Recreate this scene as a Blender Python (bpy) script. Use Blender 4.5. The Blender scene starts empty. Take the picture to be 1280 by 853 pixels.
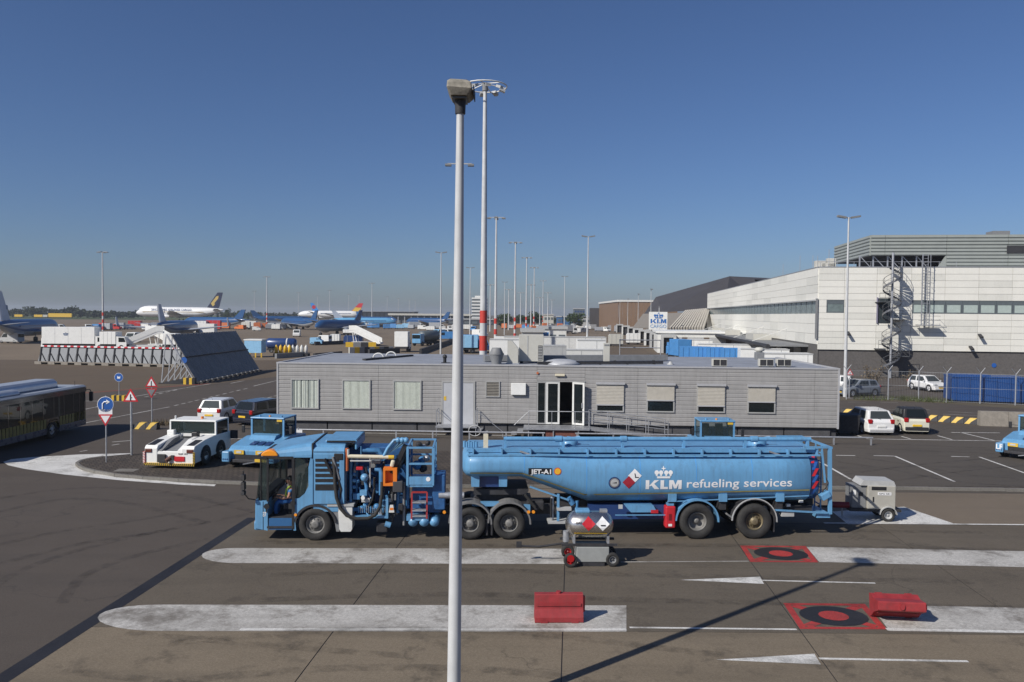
import bpy, math, random
from mathutils import Vector, Matrix, Euler
R = math.radians
random.seed(7)
sc = bpy.context.scene
# ------------------------------------------------------------------ camera
F, H, PITCH, ROLL = 1000.0, 7.0, R(1.92), R(0.5)      # F in photo pixels (photo is 1280 wide)
cam_d = bpy.data.cameras.new('camera'); cam = bpy.data.objects.new('camera', cam_d)
sc.collection.objects.link(cam); sc.camera = cam
cam_d.sensor_width = 36; cam_d.lens = 36 * F / 1280; cam_d.clip_start = .1; cam_d.clip_end = 6000
cam.location = (0, 0, H)
cam.rotation_euler = (Euler((math.pi / 2 - PITCH, 0, 0)).to_matrix() @ Matrix.Rotation(ROLL, 3, 'Z')).to_euler()
# ------------------------------------------------------------------ light
TO_SUN = Vector((-11.2, -9.28, 10.9)).normalized()
SUN_EL = math.asin(TO_SUN.z); SUN_AZ = math.atan2(TO_SUN.x, TO_SUN.y)
wd = bpy.data.worlds.new('World'); sc.world = wd; wd.use_nodes = True
wn = wd.node_tree.nodes; wl = wd.node_tree.links
bg = wn['Background']; sky = wn.new('ShaderNodeTexSky'); sky.sky_type = 'NISHITA'; sky.sun_disc = False
sky.sun_elevation = SUN_EL; sky.sun_rotation = SUN_AZ
sky.altitude = 0; sky.air_density = 0.95; sky.dust_density = 0.72; sky.ozone_density = 7.0
tint = wn.new('ShaderNodeMix'); tint.data_type = 'RGBA'; tint.blend_type = 'MULTIPLY'; tint.inputs[0].default_value = 1; tint.inputs[7].default_value = (.94, .95, 1.08, 1)
wl.new(sky.outputs[0], tint.inputs[6]); wl.new(tint.outputs[2], bg.inputs[0]); bg.inputs[1].default_value = 0.070
sun_d = bpy.data.lights.new('sun', 'SUN'); sun_d.energy = 4.7; sun_d.angle = R(0.53); sun_d.color = (1, .95, .87)
sun = bpy.data.objects.new('sun', sun_d); sc.collection.objects.link(sun)
sun.rotation_euler = TO_SUN.to_track_quat('Z', 'Y').to_euler(); sun.location = TO_SUN * 60
sc.view_settings.view_transform = 'Standard'; sc.view_settings.look = 'None'
sc.view_settings.exposure = 0.0; sc.view_settings.gamma = 1.0
# ------------------------------------------------------------------ photo pixel -> place
def ray(px, py):
    u, v = px - 640, 426.5 - py
    c, s = math.cos(ROLL), math.sin(ROLL); u, v = u * c - v * s, u * s + v * c
    cp, sp = math.cos(PITCH), math.sin(PITCH)
    return Vector((u / F, cp + v / F * sp, -sp + v / F * cp))
def G(px, py, z=0.0):                      # point on the ground (or a level plane) seen at a pixel
    r = ray(px, py); t = (z - H) / r.z
    return Vector((r.x * t, r.y * t, z))
def hor(px): return 393 + (px - 640) * math.tan(ROLL)
def W(px, py, Y):                          # point at distance Y
    r = ray(px, py); t = Y / r.y
    return Vector((r.x * t, Y, H + r.z * t))
class Plane:                               # upright plane through o, turned by rz: pixel -> local (x, z)
    def __init__(s, o, rz): s.o = Vector((o[0], o[1], 0)); s.rz = rz; s.d = Vector((math.cos(rz), math.sin(rz), 0)); s.n = Vector((-math.sin(rz), math.cos(rz), 0))
    def __call__(s, px, py, y=0.0):
        r = ray(px, py); o = s.o + s.n * y - Vector((0, 0, H))
        t = o.dot(s.n) / r.dot(s.n); p = Vector((0, 0, H)) + r * t
        return ((p - s.o).dot(s.d), p.z)
# ------------------------------------------------------------------ mesh helper
def basis(d):
    d = Vector(d).normalized(); a = Vector((0, 0, 1)) if abs(d.z) < .95 else Vector((1, 0, 0))
    u = d.cross(a).normalized(); return u, d.cross(u).normalized()
class MB:
    def __init__(s): s.v = []; s.f = []; s.s = []; s.mi = []; s.cur = 0
    def add(s, vs, fs, smooth=False):
        o = len(s.v); s.v += [tuple(p) for p in vs]
        for f in fs: s.f.append([i + o for i in f]); s.s.append(smooth); s.mi.append(s.cur)
        return s
    def box(s, x0, y0, z0, x1, y1, z1):
        v = [(x, y, z) for z in (z0, z1) for y in (y0, y1) for x in (x0, x1)]
        return s.add(v, [(0, 2, 3, 1), (4, 5, 7, 6), (0, 1, 5, 4), (2, 6, 7, 3), (0, 4, 6, 2), (1, 3, 7, 5)])
    def obox(s, c, sz, rz=0, ry=0, rx=0):
        m = Euler((rx, ry, rz)).to_matrix(); h = Vector(sz) / 2; c = Vector(c)
        v = [c + m @ Vector((x * h.x, y * h.y, z * h.z)) for z in (-1, 1) for y in (-1, 1) for x in (-1, 1)]
        return s.add(v, [(0, 2, 3, 1), (4, 5, 7, 6), (0, 1, 5, 4), (2, 6, 7, 3), (0, 4, 6, 2), (1, 3, 7, 5)])
    def beam(s, a, b, w, h=None):
        h = h or w; a, b = Vector(a), Vector(b); u, t = basis(b - a)
        v = [p + u * i * w / 2 + t * j * h / 2 for p in (a, b) for i, j in ((-1, -1), (1, -1), (1, 1), (-1, 1))]
        return s.add(v, [(0, 1, 2, 3), (7, 6, 5, 4), (0, 4, 5, 1), (1, 5, 6, 2), (2, 6, 7, 3), (3, 7, 4, 0)])
    def cyl(s, a, b, r, r1=None, n=12, cap=True):
        r1 = r if r1 is None else r1; a, b = Vector(a), Vector(b); u, t = basis(b - a)
        vs = []
        for p, q in ((a, r), (b, r1)):
            for i in range(n):
                k = 2 * math.pi * i / n; vs.append(p + u * math.cos(k) * q + t * math.sin(k) * q)
        s.add(vs, [(i, (i + 1) % n, n + (i + 1) % n, n + i) for i in range(n)], True)
        if cap: s.add(vs[:n], [list(range(n))[::-1]]); s.add(vs[n:], [list(range(n))])
        return s
    def tube(s, pts, r, n=8, closed=False):
        pts = [Vector(p) for p in pts]; rings = []; u0 = None
        for i, p in enumerate(pts):
            a = pts[i - 1] if (i or closed) else p; b = pts[(i + 1) % len(pts)] if (i < len(pts) - 1 or closed) else p
            d = (b - a).normalized()
            if u0 is None: u, t = basis(d)
            else:
                u = (u0 - d * u0.dot(d)).normalized(); t = d.cross(u)
            u0 = u
            rings.append([p + u * math.cos(2 * math.pi * k / n) * r + t * math.sin(2 * math.pi * k / n) * r for k in range(n)])
        if closed: rings.append(rings[0])
        return s.loft(rings, cap=not closed, smooth=True)
    def loft(s, rings, cap=True, smooth=False):
        n = len(rings[0]); vs = [p for r in rings for p in r]; fs = []
        for i in range(len(rings) - 1):
            for k in range(n): fs.append((i * n + k, i * n + (k + 1) % n, (i + 1) * n + (k + 1) % n, (i + 1) * n + k))
        s.add(vs, fs, smooth)
        if cap: s.add(rings[0], [list(range(n))[::-1]]); s.add(rings[-1], [list(range(n))])
        return s
    def prism(s, poly, ax, a, b):
        mk = {'x': lambda p, t: (t, p[0], p[1]), 'y': lambda p, t: (p[0], t, p[1]), 'z': lambda p, t: (p[0], p[1], t)}[ax]
        return s.loft([[mk(p, a) for p in poly], [mk(p, b) for p in poly]])
    def lathe(s, prof, o, d, n=20):        # prof: (radius, offset along d)
        o = Vector(o); d = Vector(d).normalized(); u, t = basis(d); rings = []
        for r, h in prof: rings.append([o + d * h + (u * math.cos(2 * math.pi * k / n) + t * math.sin(2 * math.pi * k / n)) * max(r, 1e-4) for k in range(n)])
        return s.loft(rings, cap=False, smooth=True)
    def ball(s, c, r, n=10, sz=1.0):
        return s.lathe([(r * math.sin(math.pi * i / n), -r * sz * math.cos(math.pi * i / n)) for i in range(n + 1)], c, (0, 0, 1), n + 4)
    def poly(s, pts): return s.add(pts, [list(range(len(pts)))])
    def mesh(s, name, mats):
        me = bpy.data.meshes.new(name); me.from_pydata(s.v, [], s.f)
        for m in (mats if isinstance(mats, (list, tuple)) else [mats]): me.materials.append(m)
        me.polygons.foreach_set('use_smooth', s.s); me.polygons.foreach_set('material_index', s.mi); me.update()
        return me
    def build(s, name, mat, parent=None, bevel=0, kind=None, loc=None, rz=0, fix=False):
        me = s.mesh(name, mat)
        if fix:
            import bmesh
            b = bmesh.new(); b.from_mesh(me); bmesh.ops.remove_doubles(b, verts=b.verts, dist=1e-4); bmesh.ops.recalc_face_normals(b, faces=b.faces); b.to_mesh(me); b.free()
        return link(name, me, parent, bevel, kind, loc, rz)
def link(name, me, parent=None, bevel=0, kind=None, loc=None, rz=0):
    o = bpy.data.objects.new(name, me); sc.collection.objects.link(o)
    if parent: o.parent = parent
    if loc is not None: o.location = loc
    if rz: o.rotation_euler[2] = rz
    if kind: o['kind'] = kind
    if bevel:
        m = o.modifiers.new('bevel', 'BEVEL'); m.width = bevel; m.segments = 2; m.limit_method = 'ANGLE'; m.angle_limit = R(40)
    return o
def thing(name, label, cat, loc=(0, 0, 0), rz=0, group=None):
    o = bpy.data.objects.new(name, None); sc.collection.objects.link(o); o.empty_display_size = .3
    o.location = loc; o.rotation_euler[2] = rz; return tag(o, label, cat, group)
def tag(o, label, cat, group=None):
    o['label'] = label; o['category'] = cat
    if group: o['group'] = group
    return o
def kids(o): return [c for c in sc.objects if c.parent == o]
def copy_tree(o, loc=None, rz=None, label=None, group=None, parent=None):
    c = o.copy(); sc.collection.objects.link(c); c.parent = parent
    if loc is not None: c.location = loc
    if rz is not None: c.rotation_euler[2] = rz
    if label: c['label'] = label
    if group: c['group'] = group
    for k in list(o.children): copy_tree(k, parent=c)
    return c
# ------------------------------------------------------------------ materials
MATS = {}
def mat(name, rgb, rough=.6, metal=0.0, var=.12, scale=3.0, bump=0.0, bscale=60.0, coat=0.0, spec=None, dirt=0.0, streak=0.0):
    """plain procedural surface: base colour with two octaves of mottling, optional fine relief and grime"""
    if name in MATS: return MATS[name]
    m = bpy.data.materials.new(name); m.use_nodes = True; nt = m.node_tree; N = nt.nodes; L = nt.links
    b = N['Principled BSDF']; b.inputs['Roughness'].default_value = rough; b.inputs['Metallic'].default_value = metal
    if coat: b.inputs['Coat Weight'].default_value = coat; b.inputs['Coat Roughness'].default_value = .12
    if spec is not None: b.inputs['Specular IOR Level'].default_value = spec
    tc = N.new('ShaderNodeTexCoord'); nz = N.new('ShaderNodeTexNoise'); nz.inputs['Scale'].default_value = scale; nz.inputs['Detail'].default_value = 7; nz.inputs['Roughness'].default_value = .62
    L.new(tc.outputs['Object'], nz.inputs['Vector'])
    rp = N.new('ShaderNodeValToRGB'); rp.color_ramp.elements[0].position = .3; rp.color_ramp.elements[1].position = .72
    lo = [max(0, c * (1 - var)) for c in rgb]; hi = [min(1, c * (1 + var)) for c in rgb]
    rp.color_ramp.elements[0].color = (*lo, 1); rp.color_ramp.elements[1].color = (*hi, 1)
    L.new(nz.outputs[0], rp.inputs[0]); col = rp.outputs[0]
    if dirt:
        n2 = N.new('ShaderNodeTexNoise'); n2.inputs['Scale'].default_value = scale * .55; n2.inputs['Detail'].default_value = 9; n2.inputs['Roughness'].default_value = .75
        L.new(tc.outputs['Object'], n2.inputs['Vector'])
        r2 = N.new('ShaderNodeValToRGB'); r2.color_ramp.elements[0].position = .5; r2.color_ramp.elements[1].position = .75
        r2.color_ramp.elements[0].color = (0, 0, 0, 1); r2.color_ramp.elements[1].color = (dirt, dirt, dirt, 1)
        L.new(n2.outputs[0], r2.inputs[0])
        mx = N.new('ShaderNodeMix'); mx.data_type = 'RGBA'; L.new(r2.outputs[0], mx.inputs[0]); L.new(col, mx.inputs[6]); mx.inputs[7].default_value = (.05, .043, .036, 1); col = mx.outputs[2]
    if streak:
        mp = N.new('ShaderNodeMapping'); mp.inputs['Scale'].default_value = (5, 5, .35); L.new(tc.outputs['Object'], mp.inputs[0])
        n4 = N.new('ShaderNodeTexNoise'); n4.inputs['Scale'].default_value = 1.6; n4.inputs['Detail'].default_value = 8; n4.inputs['Roughness'].default_value = .7; L.new(mp.outputs[0], n4.inputs['Vector'])
        r4 = N.new('ShaderNodeValToRGB'); r4.color_ramp.elements[0].position = .47; r4.color_ramp.elements[1].position = .78; r4.color_ramp.elements[0].color = (0, 0, 0, 1); r4.color_ramp.elements[1].color = (streak, streak, streak, 1); L.new(n4.outputs[0], r4.inputs[0])
        m4 = N.new('ShaderNodeMix'); m4.data_type = 'RGBA'; L.new(r4.outputs[0], m4.inputs[0]); L.new(col, m4.inputs[6]); m4.inputs[7].default_value = (.07, .06, .05, 1); col = m4.outputs[2]
    L.new(col, b.inputs['Base Color'])
    if rough < .5:
        mr = N.new('ShaderNodeMapRange'); mr.inputs[3].default_value = rough * .75; mr.inputs[4].default_value = min(1, rough * 1.5); L.new(nz.outputs[0], mr.inputs[0]); L.new(mr.outputs[0], b.inputs['Roughness'])
    if bump:
        n3 = N.new('ShaderNodeTexNoise'); n3.inputs['Scale'].default_value = bscale; n3.inputs['Detail'].default_value = 4; L.new(tc.outputs['Object'], n3.inputs['Vector'])
        bp = N.new('ShaderNodeBump'); bp.inputs['Strength'].default_value = bump; bp.inputs['Distance'].default_value = .02; L.new(n3.outputs[0], bp.inputs['Height']); L.new(bp.outputs[0], b.inputs['Normal'])
    MATS[name] = m; return m
def glass(name, rgb, rough=.05, alpha=.35, tint=(.85, .9, .9)):
    if name in MATS: return MATS[name]
    m = bpy.data.materials.new(name); m.use_nodes = True; nt = m.node_tree; N = nt.nodes; L = nt.links
    out = N['Material Output']; b = N['Principled BSDF']; b.inputs['Base Color'].default_value = (*rgb, 1); b.inputs['Roughness'].default_value = rough
    t = N.new('ShaderNodeBsdfTransparent'); t.inputs[0].default_value = (*tint, 1); mx = N.new('ShaderNodeMixShader'); mx.inputs[0].default_value = 1 - alpha
    L.new(t.outputs[0], mx.inputs[1]); L.new(b.outputs[0], mx.inputs[2]); L.new(mx.outputs[0], out.inputs[0]); MATS[name] = m; return m
KB = (.125, .315, .53)                                     # the refuelling fleet's blue
m_blue = mat('fleet_blue', KB, .38, var=.08, scale=2, coat=.15, dirt=.3, streak=.34)
m_tank = mat('tank_blue', KB, .42, var=.05, scale=1.2, coat=.12, dirt=.16, streak=.36)
m_pipe = mat('pipe_blue', (.06, .2, .4), .42, var=.18, scale=6, dirt=.3)
m_navy = mat('navy', (.02, .05, .16), .3, coat=.3)
m_black = mat('black_plastic', (.02, .02, .022), .5, var=.3, scale=8)
m_rub = mat('rubber', (.028, .027, .026), .85, var=.3, scale=9)
m_dark = mat('dark_chassis', (.03, .03, .034), .7, var=.4, scale=7, dirt=.3)
m_int = mat('cab_interior', (.035, .036, .04), .8, var=.3)
m_white = mat('white_paint', (.78, .78, .75), .4, var=.04, scale=2, dirt=.12)
m_whited = mat('dull_white', (.66, .66, .63), .55, var=.08, scale=3, dirt=.22)
m_steel = mat('galvanised', (.42, .43, .45), .45, .6, var=.16, scale=10)
m_alu = mat('bright_aluminium', (.62, .62, .63), .3, .85, var=.1, scale=8)
m_chrome = mat('stainless', (.63, .6, .56), .24, .95, var=.1, scale=5)
m_grey = mat('mid_grey', (.2, .205, .21), .6, var=.12, scale=4, dirt=.2)
m_lgrey = mat('light_grey', (.42, .425, .42), .55, var=.1, scale=4, dirt=.15)
m_red = mat('red_paint', (.5, .02, .03), .4, var=.15, scale=5)
m_sred = mat('sign_red', (.52, .02, .03), .4, var=.06)
m_swhite = mat('sign_white', (.78, .78, .78), .4, var=.04)
m_sblue = mat('sign_blue', (.02, .1, .36), .4, var=.06)
m_yel = mat('yellow_paint', (.65, .42, .04), .5, var=.15, scale=4, dirt=.25)
m_ora = mat('orange_paint', (.75, .2, .02), .4, var=.1)
m_amb = mat('amber_lens', (.85, .3, .02), .25, var=.1, coat=.4)
m_lred = mat('red_lens', (.35, .01, .012), .2, var=.1, coat=.4)
m_glass = glass('dark_glass', (.015, .02, .022), .05, .25)
m_clear = glass('clear_glass', (.05, .07, .07), .04, .68)
m_mirror = mat('mirror_face', (.5, .52, .54), .1, 1.0)
m_lens = mat('lamp_lens', (.6, .62, .62), .15, .2)
m_plate = mat('plate_yellow', (.75, .48, .03), .45, var=.08)
m_rim = mat('dusty_rim', (.2, .195, .185), .6, .2, var=.25, scale=9, dirt=.35)
m_skin = mat('skin', (.42, .22, .15), .55, var=.08, scale=12)
m_hair = mat('dark_hair', (.012, .01, .009), .6, var=.3, scale=30)
# text as flat triangles in (u, v)
def text_tris(s, size, bold=0.0, align='LEFT'):
    cu = bpy.data.curves.new('t', 'FONT'); cu.body = s; cu.size = size; cu.offset = bold * size; cu.align_x = align; cu.resolution_u = 3
    o = bpy.data.objects.new('t', cu); sc.collection.objects.link(o)
    bpy.context.view_layer.update(); dg = bpy.context.evaluated_depsgraph_get(); e = o.evaluated_get(dg); me = e.to_mesh()
    vs = [(v.co.x, v.co.y) for v in me.vertices]; fs = [list(p.vertices) for p in me.polygons]
    e.to_mesh_clear(); bpy.data.objects.remove(o); bpy.data.curves.remove(cu)
    return vs, fs
def text_fit(s, x0, x1, z0, h, bold=.02):
    """triangles of s scaled to run from x0 to x1 with letter height h above z0"""
    vs, fs = text_tris(s, 1.0, bold); xs = [v[0] for v in vs]; a, b = min(xs), max(xs)
    return [(x0 + (v[0] - a) / (b - a) * (x1 - x0), z0 + v[1] * h / .72) for v in vs], fs
def circ(cx, cz, r, n=20): return [(cx + r * math.cos(2 * math.pi * k / n), cz + r * math.sin(2 * math.pi * k / n)) for k in range(n)]
def crown(mb_poly, cx, z, w):
    """royal crown mark: band, five discs, a cross; mb_poly(list of (x,z))"""
    u = w / 10
    mb_poly([(cx - 3.6 * u, z), (cx + 3.6 * u, z), (cx + 3.9 * u, z + 1.1 * u), (cx - 3.9 * u, z + 1.1 * u)])
    for k in (-1, 1):
        mb_poly(circ(cx + k * 3.9 * u, z + 3.2 * u, 1.25 * u, 14)); mb_poly(circ(cx + k * 1.45 * u, z + 3.2 * u, 1.2 * u, 14))
        mb_poly([(cx + k * 3.9 * u - u * .5, z + 1.3 * u), (cx + k * 3.9 * u + u * .5, z + 1.3 * u), (cx + k * 3.9 * u + u * .5, z + 2.1 * u), (cx + k * 3.9 * u - u * .5, z + 2.1 * u)])
        mb_poly([(cx + k * 1.45 * u - u * .5, z + 1.3 * u), (cx + k * 1.45 * u + u * .5, z + 1.3 * u), (cx + k * 1.45 * u + u * .5, z + 2.1 * u), (cx + k * 1.45 * u - u * .5, z + 2.1 * u)])
    mb_poly([(cx - .25 * u, z + 4.2 * u), (cx + .25 * u, z + 4.2 * u), (cx + .25 * u, z + 6.6 * u), (cx - .25 * u, z + 6.6 * u)])
    mb_poly([(cx - 1.1 * u, z + 5.2 * u), (cx - .26 * u, z + 5.2 * u), (cx - .26 * u, z + 5.7 * u), (cx - 1.1 * u, z + 5.7 * u)])
    mb_poly([(cx + .26 * u, z + 5.2 * u), (cx + 1.1 * u, z + 5.2 * u), (cx + 1.1 * u, z + 5.7 * u), (cx + .26 * u, z + 5.7 * u)])
def klm(mb_poly, x0, x1, z, h):
    w = (x1 - x0); s = w * .27
    def P(*q): mb_poly([(x0 + a * w, z + b * h) for a, b in q])
    P((0, 0), (.1, 0), (.1, 1), (0, 1)); P((.095, .36), (.24, 1), (.37, 1), (.2, .5), (.13, .33)); P((.14, .52), (.25, .0), (.39, 0), (.22, .66))
    P((.41, 0), (.62, 0), (.62, .26), (.51, .26), (.51, 1), (.41, 1))
    P((.65, 0), (.74, 0), (.74, 1), (.65, 1)); P((.91, 0), (1, 0), (1, 1), (.91, 1)); P((.735, 1), (.735, .68), (.79, .08), (.86, .08), (.915, .68), (.915, 1), (.88, 1), (.825, .48), (.77, 1))
# road wheel: axis along y, outer face towards -y
def wheel(parent, x, y, z, r, w, rimr, style='truck', rim=None, n=28):
    t = MB(); k = r; a = w / 2
    t.lathe([(rimr, -a * .7), (rimr + .02, -a), (k * .93, -a), (k * .985, -a * .82), (k, -a * .5), (k, a * .5), (k * .985, a * .82), (k * .93, a), (rimr + .02, a), (rimr, a * .7)], (0, 0, 0), (0, 1, 0), n)
    o = t.build('wheel', m_rub, parent); o.location = (x, y, z)
    q = MB(); rm = rim or m_rim
    if style == 'truck':
        q.lathe([(rimr, -a * .72), (rimr * .93, -a * .8), (rimr * .86, -a * .55), (rimr * .8, -a * .2), (rimr * .72, -a * .45), (rimr * .45, -a * .5), (rimr * .4, -a * .95), (rimr * .3, -a * 1.02), (.01, -a * 1.02)], (0, 0, 0), (0, 1, 0), n)
        for i in range(10):
            c = 2 * math.pi * i / 10; q.cyl((math.cos(c) * rimr * .58, -a * .45, math.sin(c) * rimr * .58), (math.cos(c) * rimr * .58, -a * .68, math.sin(c) * rimr * .58), rimr * .055, n=6)
    elif style == 'deep':
        q.lathe([(rimr, -a * .75), (rimr * .9, -a * .85), (rimr * .84, -a * .5), (rimr * .8, a * .1), (rimr * .3, a * .15), (rimr * .26, -a * .35), (rimr * .1, -a * .4), (.01, -a * .4)], (0, 0, 0), (0, 1, 0), n)
    else:
        q.lathe([(rimr, -a * .8), (rimr * .9, -a * .9), (rimr * .85, -a * .55), (rimr * .3, -a * .5), (rimr * .2, -a * .8), (.01, -a * .8)], (0, 0, 0), (0, 1, 0), n)
        for i in range(5):
            c = 2 * math.pi * i / 5; q.beam((math.cos(c) * rimr * .15, -a * .72, math.sin(c) * rimr * .15), (math.cos(c) * rimr * .88, -a * .8, math.sin(c) * rimr * .88), .05, .03)
    q.build('rim', rm, o)
    return o
# ================================================================== ground
def ground_mat(name, c0, c1, stain, joint=None, fine=40, stain_amt=.5, big=.05, rough=.85, pavers=None, spot=.6, cracks=0):
    m = bpy.data.materials.new(name); m.use_nodes = True; nt = m.node_tree; N = nt.nodes; L = nt.links
    b = N['Principled BSDF']; b.inputs['Roughness'].default_value = rough; b.inputs['Specular IOR Level'].default_value = .25
    geo = N.new('ShaderNodeNewGeometry'); pos = geo.outputs['Position']
    def noise(s, d=6, r=.6, vec=pos):
        n = N.new('ShaderNodeTexNoise'); n.inputs['Scale'].default_value = s; n.inputs['Detail'].default_value = d; n.inputs['Roughness'].default_value = r; L.new(vec, n.inputs['Vector']); return n.outputs[0]
    def ramp(x, a, bb, ca, cb):
        r = N.new('ShaderNodeValToRGB'); r.color_ramp.elements[0].position = a; r.color_ramp.elements[1].position = bb; r.color_ramp.elements[0].color = (*ca, 1); r.color_ramp.elements[1].color = (*cb, 1); L.new(x, r.inputs[0]); return r.outputs[0]
    def mix(f, a, bcol, mode='MIX'):
        x = N.new('ShaderNodeMix'); x.data_type = 'RGBA'; x.blend_type = mode
        (L.new(f, x.inputs[0]) if hasattr(f, 'links') else setattr(x.inputs[0], 'default_value', f)); L.new(a, x.inputs[6])
        (L.new(bcol, x.inputs[7]) if hasattr(bcol, 'links') else setattr(x.inputs[7], 'default_value', (*bcol, 1))); return x.outputs[2]
    col = ramp(noise(big, 8, .68), .3, .7, c0, c1)
    g = ramp(noise(fine, 3, .8), .2, .8, (.55, .55, .55), (1.45, 1.45, 1.45)); col = mix(.8, col, g, 'MULTIPLY')
    g2 = ramp(noise(fine * 4, 2, .9), .25, .75, (.7, .7, .7), (1.3, 1.3, 1.3)); col = mix(.7, col, g2, 'MULTIPLY')
    # streaks of tyre dirt drawn out along the driving direction, and oil spots
    mp = N.new('ShaderNodeMapping'); mp.inputs['Scale'].default_value = (.1, .9, 1); L.new(pos, mp.inputs[0])
    st = ramp(noise(1.0, 5, .6, mp.outputs[0]), .5, .78, (0, 0, 0), (stain_amt * .6,) * 3); col = mix(st, col, stain)
    sp = ramp(noise(.8, 9, .75), spot, spot + .16, (0, 0, 0), (stain_amt,) * 3); col = mix(sp, col, stain)
    if cracks:
        wv = N.new('ShaderNodeTexNoise'); wv.inputs['Scale'].default_value = .5; wv.inputs['Detail'].default_value = 5; L.new(pos, wv.inputs['Vector'])
        ad = N.new('ShaderNodeVectorMath'); ad.operation = 'MULTIPLY_ADD'; L.new(wv.outputs['Color'], ad.inputs[0]); ad.inputs[1].default_value = (3.5, 3.5, 0); L.new(pos, ad.inputs[2])
        vo = N.new('ShaderNodeTexVoronoi'); vo.feature = 'DISTANCE_TO_EDGE'; vo.inputs['Scale'].default_value = cracks; L.new(ad.outputs[0], vo.inputs['Vector'])
        ck = ramp(vo.outputs['Distance'], 0.0, .005, (.5, .5, .5), (0, 0, 0))
        gate = ramp(noise(.12, 3, .6), .5, .56, (0, 0, 0), (1, 1, 1)); ck = mix(1.0, ck, gate, 'MULTIPLY'); col = mix(ck, col, stain)
    if joint:
        br = N.new('ShaderNodeTexBrick'); br.offset = 0; br.inputs['Scale'].default_value = 1; br.inputs['Mortar Size'].default_value = joint[1]; br.inputs['Brick Width'].default_value = joint[0]; br.inputs['Row Height'].default_value = joint[0]
        rt = N.new('ShaderNodeMapping'); rt.inputs['Rotation'].default_value = (0, 0, R(4)); L.new(pos, rt.inputs[0]); L.new(rt.outputs[0], br.inputs[0])
        br.inputs['Color1'].default_value = (0, 0, 0, 1); br.inputs['Color2'].default_value = (.12, .12, .12, 1); br.inputs['Mortar'].default_value = (.75, .75, .75, 1); col = mix(br.outputs[0], col, stain)
    h = noise(fine * 2, 3, .7)
    if pavers:
        br = N.new('ShaderNodeTexBrick'); br.inputs['Scale'].default_value = 1; br.inputs['Brick Width'].default_value = .22; br.inputs['Row Height'].default_value = .42; br.inputs['Mortar Size'].default_value = .018; br.offset = .5
        rt = N.new('ShaderNodeMapping'); rt.inputs['Rotation'].default_value = (0, 0, R(-32)); L.new(pos, rt.inputs[0]); L.new(rt.outputs[0], br.inputs[0])
        br.inputs['Color1'].default_value = (.8, .8, .8, 1); br.inputs['Color2'].default_value = (1.25, 1.2, 1.15, 1); br.inputs['Mortar'].default_value = (.3, .3, .3, 1); col = mix(.85, col, br.outputs[0], 'MULTIPLY')
    L.new(col, b.inputs['Base Color'])
    bp = N.new('ShaderNodeBump'); bp.inputs['Strength'].default_value = .35; bp.inputs['Distance'].default_value = .01; L.new(h, bp.inputs['Height']); L.new(bp.outputs[0], b.inputs['Normal'])
    MATS[name] = m; return m
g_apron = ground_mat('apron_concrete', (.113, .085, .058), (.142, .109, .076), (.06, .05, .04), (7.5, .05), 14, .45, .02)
g_asph = ground_mat('asphalt', (.078, .068, .058), (.098, .085, .073), (.036, .034, .032), None, 34, .6, .1, spot=.55, cracks=.14)
g_road = ground_mat('road_asphalt', (.077, .064, .054), (.094, .079, .067), (.040, .038, .036), None, 34, .5, .12, spot=.57, cracks=.12)
g_conc = ground_mat('foreground_concrete', (.172, .140, .100), (.205, .168, .122), (.055, .047, .038), None, 30, .7, .25, spot=.545, cracks=.16)
g_conc2 = ground_mat('bay_concrete', (.105, .088, .068), (.13, .11, .086), (.045, .04, .034), None, 30, .6, .25, spot=.55, cracks=.16)
g_strip = ground_mat('kerbside_concrete', (.150, .121, .090), (.178, .145, .110), (.06, .052, .045), None, 26, .4, .3)
g_pave = ground_mat('brick_pavers', (.062, .052, .045), (.082, .07, .06), (.04, .035, .03), None, 20, .4, .4, pavers=True)
g_grass = ground_mat('grass_field', (.045, .07, .025), (.09, .105, .04), (.11, .1, .05), None, 1.5, .6, .01)
g_paint = ground_mat('road_paint', (.56, .55, .52), (.68, .67, .64), (.2, .185, .16), None, 18, .8, .5, .6, spot=.5)
g_paintw = ground_mat('worn_paint', (.36, .345, .32), (.5, .485, .455), (.16, .145, .125), None, 14, .95, .6, .7, spot=.48)
g_redp = ground_mat('red_road_paint', (.30, .035, .035), (.42, .05, .045), (.07, .05, .045), None, 14, .9, .6, .7)
g_tar = ground_mat('tar_seam', (.018, .018, .022), (.03, .03, .034), (.04, .038, .035), None, 20, .4, .5, .6)
g_kerb = ground_mat('kerb_concrete', (.15, .14, .125), (.21, .2, .18), (.08, .07, .06), None, 22, .5, .6)
def sheet(name, pts, z, m, parent=None):
    o = MB().poly([(p[0], p[1], z) for p in pts]).build(name, m, parent)
    if not parent: o['kind'] = 'structure'
    return o
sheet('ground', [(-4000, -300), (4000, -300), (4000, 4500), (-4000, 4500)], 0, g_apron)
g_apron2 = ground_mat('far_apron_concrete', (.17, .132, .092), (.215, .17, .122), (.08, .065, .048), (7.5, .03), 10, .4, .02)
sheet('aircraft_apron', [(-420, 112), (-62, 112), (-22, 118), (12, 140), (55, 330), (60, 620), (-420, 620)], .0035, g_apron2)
sheet('grass_field', [G(-250, 398.5)[:2], G(120, 399.5)[:2], G(345, 400.5)[:2], (-250, 1500), (-1400, 1500)], .05, g_grass)
g1, g2, g3 = G(-120, 499), G(100, 493), G(262, 480.5); g4 = G(420, 463)
yard = sheet('service_road', [(-70, 9), (85, 9), (90, 92), (g4.x + 25, 104), g4[:2], g3[:2], g2[:2], g1[:2], (-70, 50)], .004, g_road)
sheet('parking_yard', [G(270, 607)[:2], G(250, 545)[:2], (-16.5, 47.6), (-16, 60), (22, 60), (22, 53), (60, 50), (60, 28.5), G(1300, 618)[:2]], .008, g_asph)
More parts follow.
